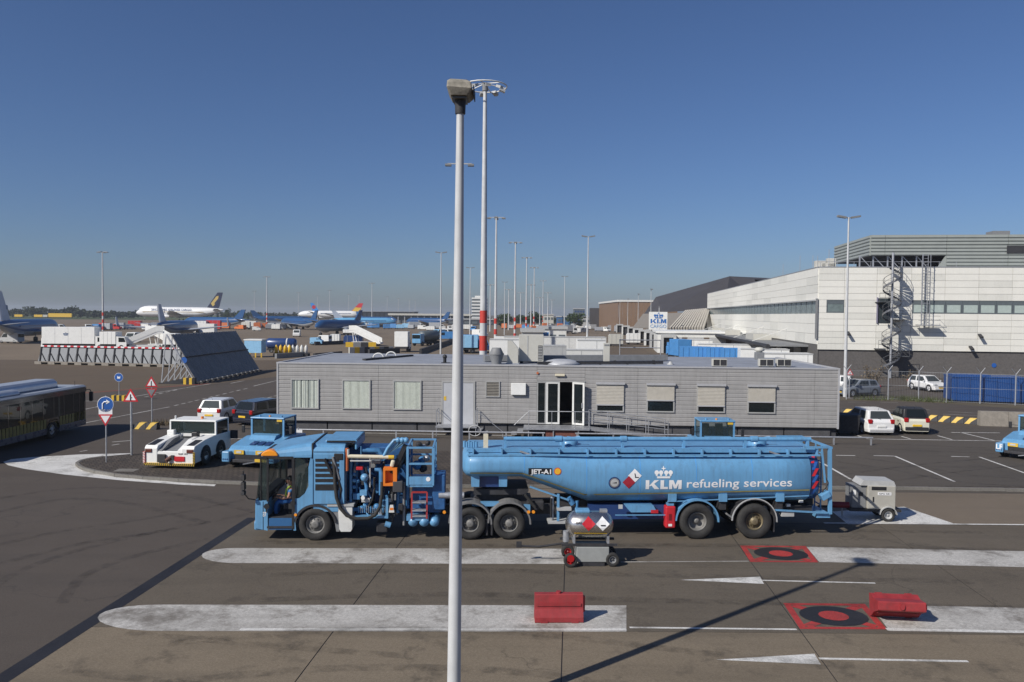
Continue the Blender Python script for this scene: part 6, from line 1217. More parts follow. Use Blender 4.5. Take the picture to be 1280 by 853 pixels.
    MB().beam((x0 - .01, 0, bb + .07), (x0 + .12, .32, bb + .12), .015).build('rear_wiper', m_black, t); MB().cyl((x1 + .1, 0, z1), (x1 - .05, 0, z1 + .2), .008, n=5).build('aerial', m_black, t); MB().box(-h - .042, -w * .8, .3, -h - .03, w * .8, .32).build('bumper_gap', m_dark, t)
    return t
m_cwhite = mat('car_white', (.74, .74, .73), .25, var=.02, coat=.6); m_cdark = mat('car_navy', (.012, .016, .03), .2, var=.1, coat=.8); m_ccream = mat('car_cream', (.66, .64, .52), .3, var=.02, coat=.5); m_cgrey = mat('car_grey', (.16, .18, .21), .3, var=.05, coat=.5)
g = G(1101, 545); car('white hatchback parked beside the cream and black microcar', (g.x, g.y + 1.9, .01), R(90), m_cwhite, 3.95, 1.72, 1.5, plate=m_white, tail=m_lred)
g = G(1149, 544); car('tiny cream and black two seat microcar in the parking bay', (g.x, g.y + 1.3, .01), R(84), m_ccream, 2.6, 1.6, 1.56, 'smart', m_black, mat('microcar_dark', (.03, .03, .032), .5))
g = G(266, 531); car('white small hatchback with dark rear window beside the dark estate', (g.x - .1, g.y + 1.9, .01), R(84), m_cwhite, 3.6, 1.65, 1.5)
g = G(311, 533); car('dark navy estate car parked at the left end of the cabin', (g.x + .5, g.y + 2.2, .01), R(66), m_cdark, 4.6, 1.78, 1.5, 'estate')
g = G(1168, 490.5); car('white hatchback facing out by the blue container', (g.x + .2, g.y + 1.7, .01), R(-78), m_cwhite, 3.7, 1.68, 1.47)
g = G(1072, 497); car('grey hatchback parked behind the fence post', (g.x + .6, g.y + 1.5, .01), R(200), m_cgrey, 3.9, 1.7, 1.48)
g = G(1057, 491); car('white hatchback parked beyond the right cabin corner', (g.x - .4, g.y + 1.9, .01), R(150), m_cwhite, 3.9, 1.7, 1.5)
# ================================================================== airport bus
Xb, Yb0 = -25.0, 34.6; BL = 12.3
bus = thing('airport_bus', 'dark airport bus with yellow seat and reflection bars and silver roof pods', 'bus', (Xb, Yb0, .006), R(90))
# local x forward (world +Y), local -y is the visible side (world +X)
m_bus = mat('bus_dark', (.02, .022, .026), .14, var=.1, coat=.9); m_busl = mat('bus_skirt', (.085, .095, .12), .25, var=.08, coat=.6); m_bus_yellow = mat('bus_yellow', (.21, .18, .045), .6, var=.2, scale=3)
bh = 2.6
MB().box(.05, .02, .9, BL - .1, .06, bh - .1).build('far_wall', m_bus, bus); MB().box(.05, .06, .4, BL - .12, 2.5, .5).build('floor', m_dark, bus)
b = MB(); pr = [(0, .35), (2.55, .35), (2.55, bh - .1), (2.45, bh), (.1, bh), (0, bh - .1)]
MB().prism([(.06, bh - .12), (2.5, bh - .12), (2.55, bh - .06), (2.42, bh + .03), (.14, bh + .03), (0, bh - .06)], 'x', 0, BL).build('roof', mat('bus_roof', (.33, .36, .4), .35, var=.06), bus); bus_off = -2.55
for c in bus.children: c.location.y = 0
# shift so that y=0 is the visible side: visible side at local y=0, bus body to +y
skirt = []; wx_ = (3.0, 8.9)
for a, bb_ in ((0, wx_[0] - .62), (wx_[0] + .62, wx_[1] - .62), (wx_[1] + .62, BL - .05)):
    MB().box(a, .0, .3, bb_, .05, .62).build('skirt_panel', m_busl, bus, bevel=.01)
    n_ = max(2, int((bb_ - a) / .28))
    for k in range(n_): MB().box(a + (bb_ - a) * k / n_ + .035, .008, .625, a + (bb_ - a) * (k + 1) / n_ - .035, .045, 1.12).build('seat_reflection_bar', m_bus_yellow, bus); MB().box(a + (bb_ - a) * k / n_ - .034, .02, .625, a + (bb_ - a) * k / n_ + .034, .04, 1.12).build('panel_gap', m_bus, bus)  # yellow bars painted for the seats and reflections showing in the lower side
for x in wx_: MB().prism(arc(x, .5, .62, 180, 0, 14) + [(x + .62, .95), (x + .66, 1.0), (x - .66, 1.0), (x - .62, .95)], 'y', .005, .05).build('wheel_arch', m_bus, bus, fix=True); wheel(bus, x, .2, .48, .48, .3, .27, 'truck', m_lgrey); wheel(bus, x, 2.35, .48, .48, .3, .27, 'truck', m_lgrey)
n = 11; m_bg = glass('bus_glass', (.02, .024, .026), .03, .45)
for k in range(n):
    a, c = .05 + (BL - 1.4) * k / n, .05 + (BL - 1.4) * (k + 1) / n; MB().box(a + .03, .012, 1.13, c - .03, .03, bh - .35).build('side_window', m_bg, bus); MB().box(c - .03, .005, 1.13, c + .03, .05, bh - .3).build('window_pillar', m_bus, bus)
for a in (BL - 1.3, BL - .75): MB().box(a, .008, .4, a + .5, .03, bh - .35).build('door_pane', m_bg, bus); MB().box(a + .5, .003, .36, a + .56, .05, bh - .3).build('door_post', m_bus, bus)
MB().box(0, .0, bh - .35, BL, .05, bh - .12).build('cornice', m_bus, bus); MB().box(BL - .05, .05, .35, BL, 2.5, 1.2).build('front_panel', m_bus, bus); MB().box(BL - .04, .05, 1.2, BL, 2.5, bh - .12).build('windscreen', m_bg, bus); MB().box(0, .05, .35, .05, 2.5, bh - .12).build('rear_wall', m_bus, bus); MB().box(.05, 2.5, .35, BL - .05, 2.55, bh - .12).build('far_side', m_bus, bus)
for k in range(22): x = .4 + k * .46; MB().box(x, .12, .5, x + .3, .5, 1.55).build('seat', m_bus_yellow, bus, bevel=.04)
for x0, x1, hh, y0, y1 in ((2.0, 6.4, .3, .25, 1.0), (4.2, 10.6, .5, .7, 2.2), (.2, 3.5, .5, .9, 2.2)):
    MB().prism([(y0, bh + .03), (y1, bh + .03), (y1 - .05, bh + hh * .7), (y1 - .25, bh + hh), (y0 + .25, bh + hh), (y0 + .05, bh + hh * .7)], 'x', x0, x1).build('roof_pod', mat('silver_pod', (.55, .57, .6), .3, .5, var=.05), bus, bevel=.08)
MB().tube([(BL - .1, .05, bh - .25), (BL + .2, -.1, bh - .25), (BL + .25, -.15, bh - .4)], .025, 6).build('mirror_arm', m_black, bus); MB().box(BL + .17, -.25, bh - .95, BL + .33, -.05, bh - .4).build('mirror', m_black, bus, bevel=.03); MB().cyl((BL - .5, .4, bh + .03), (BL - .5, .4, bh + .3), .012).build('antenna', m_black, bus)
# ================================================================== white aircraft tug (rear towards the camera)
g = G(216, 586, .12); t = thing('white_aircraft_tug', 'low white towbarless aircraft tug with striped bumper on the paver island', 'aircraft tug', (g.x - .15, g.y, .116), R(-5)); t.scale = (.7, .85, .8)
# local x right, y away, width 3.4 m
w = 1.62; L = 4.3
for s in (-1, 1):
    MB().prism([(0, .28), (0, 1.12), (.12, 1.25), (1.2, 1.42), (2.3, 1.5), (L, 1.45), (L, .45)], 'x', s * .78, s * w).build('side_body', m_white, t, bevel=.05, fix=True)
    MB().prism([(.14, 1.258), (1.1, 1.41), (1.1, 1.425), (.14, 1.275)], 'x', s * 1.05, s * 1.5).build('deck_pad', m_black, t); MB().obox((s * 1.35, -.02, .98), (.42, .06, .2)).build('tail_light', mat('tail_dark', (.12, .03, .02), .3), t, bevel=.02)
    for y in (1.25, 3.0):
        o = wheel(t, s * (w - .08), y, .52, .52, .34, .26, 'deep', m_grey); o.rotation_euler[2] = R(90) if s > 0 else R(-90)
        MB().prism(arc(y, .52, .6, 180, 0, 12), 'x', s * (w + .004), s * (w + .012)).build('wheel_opening', m_dark, t)
MB().prism([(.02, .3), (.02, .9), (.1, .95), (.1, .3)], 'x', -.78, .78).build('rear_panel', m_white, t, fix=True); MB().prism([(.1, .85), (2.1, 1.28), (2.1, 1.32), (.1, .89)], 'x', -.5, .5).build('cradle_ramp', m_grey, t)
for s in (-1, 1): MB().prism([(.06, .93), (1.9, 1.3), (1.9, 1.5), (1.2, 1.43), (.06, 1.0)], 'x', s * .5, s * .775).build('cradle_side', m_grey if s < 0 else m_white, t, fix=True)
MB().box(-w, -.06, .17, w, .02, .3).build('bumper', m_yel, t)
for k in range(24): x = -w + 2 * w * k / 24; MB().add([(x, -.066, .17), (x + .07, -.066, .17), (x + .13, -.066, .3), (x + .06, -.066, .3)], [(0, 1, 2, 3)]).build('bumper_stripe', m_black, t)
for s in (-1, 1):
    MB().box(s * w - .06, -.064, .3, s * w + .06, .0, .92).build('corner_strip', m_yel if s > 0 else m_sred, t)
    for k in range(7): z = .31 + k * .088; MB().add([(s * w - .06, -.07, z), (s * w + .06, -.07, z + .04), (s * w + .06, -.07, z + .085), (s * w - .06, -.07, z + .045)], [(0, 1, 2, 3)]).build('corner_stripe', m_black if s > 0 else m_white, t)
MB().box(-.75, -.1, .34, -.2, .01, .8).build('tow_hitch', m_dark, t, bevel=.04); MB().cyl((-.1, -.2, .45), (.1, .05, .62), .12).build('tow_pin', mat('rust_brown', (.16, .08, .06), .8), t); MB().box(.35, -.04, .42, 1.0, .015, .68).build('red_plate', m_sred, t); MB().box(.12, -.06, .5, .33, .01, .75).build('socket_box', m_dark, t, bevel=.02)
v, fs = text_fit('KLM 405', .6, 1.2, .78, .09, .02); MB().add([(x, -.004 + .02 - .02, z) for x, z in v], fs).build('fleet_number', m_dark, t)
# cab at the far end
cz0, cz1 = 1.42, 2.22
MB().box(-w + .02, 2.5, cz1, w - .02, 4.1, cz1 + .09).build('cab_roof', m_white, t, bevel=.03); MB().box(-w + .04, 2.55, cz0 - .05, w - .04, 2.62, cz0 + .12).build('cab_sill', m_white, t)
for x in (-w + .02, w - .12):
    for y in (2.5, 3.95): MB().box(x, y, cz0, x + .1, y + .12, cz1).build('cab_pillar', m_white, t)
MB().box(-w + .12, 2.55, cz0 + .12, w - .12, 2.58, cz1).build('cab_window', m_clear, t); MB().box(-w + .12, 4.0, cz0, w - .12, 4.03, cz1).build('cab_window', m_clear, t)
for x in (-w + .04, w - .07): MB().box(x, 2.62, cz0, x + .03, 3.95, cz1).build('cab_window', m_glass, t)
MB().obox((-w + .3, 2.3, 1.62), (.5, .3, .3)).build('side_pod', m_white, t, bevel=.06); MB().cyl((-.9 + .0, 2.4, 1.5), (-.9, 2.4, 2.0), .02).build('lamp_stalk', m_dark, t); MB().box(.35, 1.75, 1.3, .75, 2.1, 1.75).build('seat', m_black, t, bevel=.05)
MB().cyl((.25, 3.2, cz1 + .09), (.25, 3.2, cz1 + .22), .09).build('beacon', m_ora, t); MB().cyl((-w + .25, 2.8, cz1 + .09), (-w + .25, 2.8, cz1 + .3), .05).build('beacon_post', m_white, t); MB().box(w + .02, 4.2, 1.0, w + .5, 4.3, 1.5).build('mirror', m_dark, t)
MB().box(-.76, .15, .3, .76, L, .84).build('belly', m_dark, t)
# ================================================================== blue tugs
def blue_tug(label, loc, rz, full=True, pods=True):
    t = thing('blue_tug', label, 'aircraft tug', loc, rz, 'blue pushback tugs'); w = 1.28; L = 4.4           # front at y=0 facing -y
    MB().prism([(.35, .45), (.3, 1.0), (.6, 1.2), (1.9, 1.45), (2.2, 1.5), (L, 1.4), (L, .4)], 'x', -w, w).build('body', m_blue, t, bevel=.06, fix=True)
    for s in (-1, 1): MB().box(s * w - (.0 if s < 0 else .0) - .22, .02, .35, s * w + .22, 1.6, .95).build('front_fender', m_blue, t, bevel=.06)
    for s in (-1, 1):
        for k in range(3): MB().cyl((s * w - .12 + k * .12, .03, .52), (s * w - .12 + k * .12, .0, .52), .04, n=10).build('tie_hole', m_navy, t)
        for y in (1.05, 3.35): o = wheel(t, s * (w + .02), y, .5, .5, .36, .26, 'deep', m_grey); o.rotation_euler[2] = R(90) if s > 0 else R(-90)
        MB().box(s * .62 - .28, .24, .78, s * .62 + .28, .3, 1.0).build('headlamp_panel', m_yel, t); MB().box(s * .62 - .15, .225, .84, s * .62 + .15, .238, .95).build('headlight', m_lens, t)
    MB().box(-.9, .28, .5, .9, .34, .76).build('grille', m_black, t); MB().box(-w + .2, .18, .32, w - .2, .34, .5).build('bumper', m_dark, t, bevel=.03); MB().box(.35, .14, .4, 1.05, .18, .56).build('tow_plate', m_yel, t)
    for k in range(3): MB().obox((-.1 + k * .42, .95, 1.31), (.3, .55, .03), rx=R(10.5)).build('bonnet_vent', m_navy, t)
    MB().prism([(1.5, 1.38), (1.75, 1.62), (2.2, 1.66), (2.2, 1.4)], 'x', -.75, .75).build('cowl', m_blue, t, fix=True)
    z0, z1 = 1.48, 2.5; y0, y1 = 2.2, 3.7; cw = 1.0
    MB().box(-cw - .02, y0 - .05, z1, cw + .02, y1 + .03, z1 + .1).build('cab_roof', m_blue, t, bevel=.04)
    for x in (-cw, cw - .1):
        for y in (y0, y1 - .1): MB().box(x, y, z0 - .2, x + .1, y + .1, z1).build('cab_pillar', m_blue, t)
    MB().box(-cw, y0 + .02, z0 - .2, cw, y0 + .08, z0 + .06).build('cab_front', m_blue, t); MB().box(-cw, y1 - .05, z0 - .2, cw, y1, z0 + .5).build('cab_back', m_blue, t); MB().box(-cw + .1, y0 + .03, z0 + .06, cw - .1, y0 + .05, z1).build('windscreen', m_clear, t)
    for x in (-cw + .02, cw - .05): MB().box(x, y0 + .1, z0, x + .03, y1 - .1, z1).build('side_window', m_clear, t); MB().box(x, y0 + .1, z0 - .2, x + .03, y1 - .1, z0).build('door', m_blue, t)
    for x in (-.45, .35): MB().prism([(2.9, 1.5), (3.35, 1.5), (3.45, 2.25), (3.3, 2.25), (3.2, 1.65), (2.9, 1.62)], 'x', x - .2, x + .22).build('seat', m_int, t, fix=True)
    MB().tube([(-.4 + .18 * math.cos(k * .52), 2.65 + .05 * math.sin(k * .52), 1.85 + .17 * math.sin(k * .52)) for k in range(12)], .018, 6, True).build('steering_wheel', m_black, t)
    for s in (-1, 1): MB().tube([(s * cw, y0 + .1, 1.9), (s * (cw + .35), y0 - .05, 1.9)], .02, 6).build('mirror_arm', m_black, t); MB().box(s * (cw + .42) - .09, y0 - .1, 1.68, s * (cw + .42) + .09, y0 - .02, 2.12).build('mirror', m_black, t, bevel=.03)
    MB().box(cw - .42, y0 - .03, z1 - .14, cw - .12, y0 - .005, z1 - .02).build('number_board', m_yel, t)
    for x in (-.6, 0, .7): MB().cyl((x, y0 + .3, z1 + .1), (x, y0 + .3, z1 + .18), .06).build('roof_lamp', m_blue if x else m_amb, t)
    MB().beam((-.2, -.1, .3), (.5, .25, .42), .05).build('tow_bar', m_steel, t)
    return t
g = G(309, 587, .12); bt = blue_tug('blue pushback tug with yellow lamp panels beside the white tug', (g.x, g.y, .116), R(-10)); bt.scale = (.82, .85, .79)
g = G(891, 576); copy_tree(bt, (g.x - .05, 35.8, .012), R(-1), 'blue pushback tug showing only its cab behind the tanker tank')
g = G(1262, 581); rt = copy_tree(bt, (g.x + 1.25, g.y + 1.0, .012), R(-50), 'blue tug marked LF at the far right of the parking bays')
v, fs = text_fit('LF', -1.45, -1.1, .55, .32, .03); MB().add([(x, .012, z) for x, z in v], fs).build('fleet_letters', m_swhite, rt)
# ================================================================== small stainless gas tank trailer in front of the tanker
g = G(736, 704); t = thing('gas_tank_trailer', 'small stainless gas tank with hazard diamonds on a towed frame', 'tank trailer', (g.x, g.y, .017), R(1)); k_ = 22.3 / 1000
zc = W(738, 656, g.y).z; r = .37; hl = .66
MB().lathe([(.01, -hl - .02), (.12, -hl), (.26, -hl + .07), (r, -hl + .2), (r, hl - .2), (.26, hl - .07), (.12, hl), (.01, hl + .02)], (0, 0, zc), (1, 0, 0), 28).build('tank', m_chrome, t)
def on_g(poly, nm, m, o=.004): return MB().add([(x, -math.sqrt(max(0, r * r - (z - zc) ** 2)) - o, z) for x, z in poly], [list(range(len(poly)))]).build(nm, m, t)
for cx, m in ((-.06, m_sred), (.33, m_swhite)): on_g([(cx - .19, zc + .1), (cx - .095, zc + .005), (cx, zc - .09), (cx + .095, zc + .005), (cx + .19, zc + .1), (cx + .095, zc + .195), (cx, zc + .29), (cx - .095, zc + .195)], 'hazard_diamond', m, .03)
on_g([(.27, zc + .05), (.41, zc + .05), (.41, zc + .08), (.27, zc + .08)], 'hazard_mark', m_black, .04); v, fs = text_fit('GAS', -.42, -.25, zc + .09, .07, .03); MB().add([(x, -r - .002, z) for x, z in v], fs).build('lettering', m_black, t)
on_g([(-hl + .2, zc - .19), (hl - .2, zc - .19), (hl - .2, zc - .16), (-hl + .2, zc - .16)], 'yellow_band', m_yel, .012)
fz = zc - r - .16
MB().box(-.8, -.35, fz, .75, -.28, fz + .06).build('frame_rail', m_dark, t); MB().box(-.8, .28, fz, .75, .35, fz + .06).build('frame_rail', m_dark, t)
for x in (-.45, .5): MB().box(x - .03, -.3, fz + .06, x + .03, .3, zc - r + .1).build('saddle', m_steel, t)
MB().tube([(-.6, 0, fz), (-1.4, 0, fz - .12), (-2.0, 0, fz - .1)], .03, 6).build('tow_bar', m_dark, t); MB().box(-2.05, -.03, fz - .14, -1.9, .03, fz + .02).build('tow_eye', m_dark, t); MB().cyl((-.66, -.1, fz + .06), (-.66, -.1, fz + .36), .09).build('bottle', m_steel, t)
MB().box(-.38, -.36, .12, .52, .3, fz - .02).build('locker', mat('locker_grey', (.3, .31, .3), .6, dirt=.2), t, bevel=.015); MB().box(-.3, -.34, .0, .4, .25, .12).build('skid', m_dark, t)
for y in (-.42, .42): o = wheel(t, -.56, y, .19, .19, .14, .1, 'deep', m_lred); o = wheel(t, .62, y * .8, .19, .19, .14, .1, 'deep', m_grey)
MB().cyl((-.56, -.5, .26), (-.56, -.52, .26), .1, n=16).build('red_reflector', m_lred, t); MB().box(.3, -.05, zc + r - .02, .5, .1, zc + r + .05).build('filler_cap', m_steel, t); MB().box(-.4, -.15, zc + r - .02, .0, .15, zc + r + .06).build('valve_cover', m_blue, t, bevel=.02)
# ================================================================== red plastic road barriers
m_redpl = mat('red_plastic', (.30, .028, .032), .6, var=.25, scale=4, dirt=.45, streak=.3)
def barrier(label, loc, rz, tip=0):
    t = thing('road_barrier', label, 'barrier', loc, rz, 'red plastic barriers')
    q = [(-.2, 0), (.2, 0), (.2, .12), (.12, .3), (.08, .62), (-.08, .62), (-.12, .3), (-.2, .12)]
    c = MB().prism(q, 'x', -.55, .55).build('shell', m_redpl, t, bevel=.02); parts = [c]
    for x in (-.42, .28): parts.append(MB().box(x, -.215, -.002 + .002, x + .16, .215, .05).build('foot', m_redpl, t))
    parts.append(MB().box(-.5, -.135, .36, .5, -.118, .42).build('rib', m_redpl, t)); parts.append(MB().cyl((0, 0, .62), (0, 0, .66), .06).build('filler_cap', m_redpl, t))
    parts.append(MB().prism([(-.05, .2), (.05, .2), (.05, .55), (-.05, .55)], 'x', .55, .6).build('lug', m_redpl, t)); 
    if tip: 
        for p in parts: p.rotation_euler[0] = R(tip); p.location.z = .2; p.location.y = .3
    return t
g = G(698, 776); barrier('red plastic barrier standing on the white painted lane strip', (g.x, g.y, .022), R(2))
g = G(1121, 777); barrier('red plastic barrier tipped over beside the red painted box', (g.x, g.y, .022), R(-6), 78).scale = (.95, .95, 1.3)
# ================================================================== ground power trailer behind the tanker
g = G(1088, 648); t = thing('generator_trailer', 'beige ground power unit on a small two wheel trailer behind the tanker', 'generator', (g.x + .1, g.y, .007), R(-4)); t.scale = (.82, .82, .84); m_gen = mat('generator_beige', (.4, .385, .34), .55, var=.08, dirt=.2)
z0 = .5
MB().box(-.45, -.55, z0, .68, .55, z0 + .95).build('housing', m_gen, t, bevel=.02); MB().prism([(-.75, z0 + .95), (.7, z0 + .95), (.62, z0 + 1.14), (-.6, z0 + 1.16)], 'y', -.5, .5).build('top_cover', m_lgrey, t, fix=True); MB().box(-1.05, -.4, z0, -.455, .4, z0 + .9).build('radiator_box', m_grey, t, bevel=.02)
MB().box(-.3, -.56, z0 + .78, .3, -.552, z0 + .92).build('grille', m_black, t); MB().box(-.05, -.562, z0 + .58, .5, -.553, z0 + .7).build('name_plate', m_swhite, t); MB().box(-.25, -.57, z0 + .3, -.2, -.552, z0 + .5).build('door_handle', m_black, t); MB().box(-.75, -.415, z0 + .5, -.6, -.402, z0 + .65).build('instrument', m_dark, t); MB().box(-1.0, -.415, z0 + .55, -.88, -.402, z0 + .75).build('instrument', m_white, t)
v, fs = text_fit('GPU 581', .0, .45, z0 + .61, .06, .02); MB().add([(x, -.565, z) for x, z in v], fs).build('lettering', m_dark, t)
MB().box(-1.15, -.5, z0 - .12, .95, .5, z0 - .01).build('trailer_frame', m_dark, t); MB().beam((-1.1, 0, z0 - .06), (-2.3, 0, z0 - .06), .08).build('tow_bar', m_dark, t); MB().cyl((-1.3, 0, z0 - .1), (-1.3, 0, .02), .035).build('jack_leg', m_steel, t); MB().box(-1.42, -.12, .0, -1.18, .12, .02).build('jack_foot', m_steel, t)
for y in (-.55, .55): wheel(t, .38, y, .27, .27, .18, .16, 'deep', m_lgrey); MB().prism(arc(.38, .27, .36, 175, 5, 12) + arc(.38, .27, .33, 5, 175, 12), 'y', y - .1, y + .1).build('mudguard', m_lgrey, t, fix=True)
MB().box(.7, -.5, .25, .76, .5, .45).build('rear_plate', m_dark, t); MB().cyl((-1.9, -.35, z0 + .1), (-1.15, -.35, z0 + .1), .13).build('cable_roll', mat('dark_red', (.18, .01, .015)), t)
# ================================================================== blue container, fence, weeds
g0 = G(1189, 503); t = thing('blue_container', 'long bright blue skip container behind the mesh fence', 'container', (g0.x, g0.y, 0), R(-14)); m_cont = mat('container_blue', (.010, .06, .22), .4, var=.1, scale=1.2, dirt=.1)
L = 7.2; MB().box(0, 0, .15, L * .76, 2.4, 2.1).build('box', m_cont, t, bevel=.03); MB().prism([(L * .76, .25), (L + 1, .2), (L + 1, 1.5), (L * .95, 1.7), (L * .77, 1.85)], 'y', .1, 2.3).build('press_unit', m_cont, t, fix=True)
for k in range(6): MB().box(.3 + k * 1.0, -.06, .2, .38 + k * 1.0, -.002, 2.05).build('rib', m_cont, t)
MB().box(-.03, -.05, 2.103, L * .76 + .03, 2.43, 2.2).build('top_rim', m_cont, t); MB().box(L * .78, -.02, .9, L * .96, .095, 1.5).build('cover_plate', m_navy, t); MB().box(L * .79, .085, 1.2, L * .81, .097, 1.3).build('label_plate', m_swhite, t); MB().box(.1, .1, 0, L, .3, .15).build('skid', m_dark, t); MB().box(.1, 2.1, 0, L, 2.3, .15).build('skid', m_dark, t)
MB().box(.2, .4, 2.2, 3.0, 2.0, 2.3).build('lid', m_cont, t)
g1 = G(1276, 505); t2 = thing('blue_compactor', 'small bright blue compactor beside the long blue container', 'container', (g1.x + .6, g1.y + 1, 0), R(-14)); MB().box(0, 0, .1, 3, 2, 1.7).build('box', m_cont, t2, bevel=.04); MB().box(-.03, -.03, 1.703, 3.03, 2.03, 1.8).build('rim', m_cont, t2)
fn = thing('mesh_fence', 'wire mesh security fence on thin galvanised posts in front of the container', 'fence', (0, 0, 0), 0)
fp = [G(1058, 499.5), G(1110, 500), G(1148, 501.5), G(1183, 503.5), G(1225, 505), G(1269, 507), G(1330, 510)]
for p in fp:
    MB().cyl((p.x, p.y, 0), (p.x, p.y, 2.5), .055, n=8).build('fence_post', m_steel, fn); 
    for s in (-1, 1): MB().cyl((p.x, p.y, 2.5), (p.x + s * .35, p.y, 2.95), .025, n=5).build('barb_arm', m_steel, fn)
for a, b in zip(fp, fp[1:]):
    m = MB()
    for zz in (.1, 1.25, 2.45): m.beam((a.x, a.y, zz), (b.x, b.y, zz), .02)
    n = int((b - a).length / .12)
    for k in range(n): 
        p = a.lerp(b, k / n); m.beam((p.x, p.y, .1), (p.x, p.y, 2.45), .006)
    m.build('mesh_panel', m_steel, fn)['kind'] = 'stuff'
m_leaf = mat('weed_leaf', (.07, .085, .03), .8, var=.3, scale=2); m_dry = mat('dry_leaf', (.16, .12, .07), .9, var=.3)
def weeds(pts, n, hgt, m, spread, label):
    rr = random.Random(len(label)); b = MB()
    for (px, py) in pts:
        g = G(px, py)
        for k in range(n):
            x, y = g.x + rr.gauss(0, spread), g.y + rr.gauss(0, spread); h = hgt * rr.uniform(.4, 1.1); a = rr.uniform(0, 6.28); w = .03
            b.add([(x - w * math.cos(a), y - w * math.sin(a), .005), (x + w * math.cos(a), y + w * math.sin(a), .005), (x + rr.gauss(0, .1), y + rr.gauss(0, .1), h)], [(0, 1, 2)])
    o = b.build('weeds', m); tag(o, label, 'weeds'); o['kind'] = 'stuff'
weeds([(1120 + k * 8, 500 + k * .4) for k in range(8)] + [(1080, 500), (1095, 500)], 60, .5, m_leaf, .5, 'low green weeds growing along the fence foot')
weeds([(200 + k * 9, 531 - k * .4) for k in range(6)] + [(340, 533), (335, 531)], 60, .35, m_dry, .4, 'dry weeds along the kerb beside the white car')
# bare scrubby thicket at the stair foot
def bush(label, px, py, Y0, n=36, hgt=2.2, w=1.2):
    g = G(px, py); t = thing('scrub_bush', label, 'bush', (g.x, g.y, 0)); rr = random.Random(px); b = MB(); lf = MB()
    for k in range(n):
        a = rr.uniform(0, 6.28); e = rr.uniform(.3, 1); top = (math.cos(a) * w * e, math.sin(a) * w * e * .5, hgt * rr.uniform(.5, 1)); mid = (top[0] * .5, top[1] * .5, top[2] * .45); b.tube([(rr.gauss(0, .1), rr.gauss(0, .1), 0), mid, top], .018, 4)
        for j in range(12):
            s = rr.uniform(.3, 1); p = Vector(top) * s + Vector((rr.gauss(0, .2), rr.gauss(0, .2), rr.gauss(0, .15))); d = Vector((rr.gauss(0, 1), rr.gauss(0, 1), rr.gauss(0, 1))).normalized() * .09; u, v_ = basis(d); lf.add([p - d, p + u * .07, p + d, p - u * .07], [(0, 1, 2, 3)])
    b.build('stems', mat('twig', (.1, .08, .06), .9), t); lf.build('foliage', m_dry, t)['kind'] = 'stuff'
bush('bare brown scrub left of the spiral stair foot', 1090, 484, 0); bush('bare brown scrub right of the spiral stair foot', 1142, 485, 0, 30, 1.9)
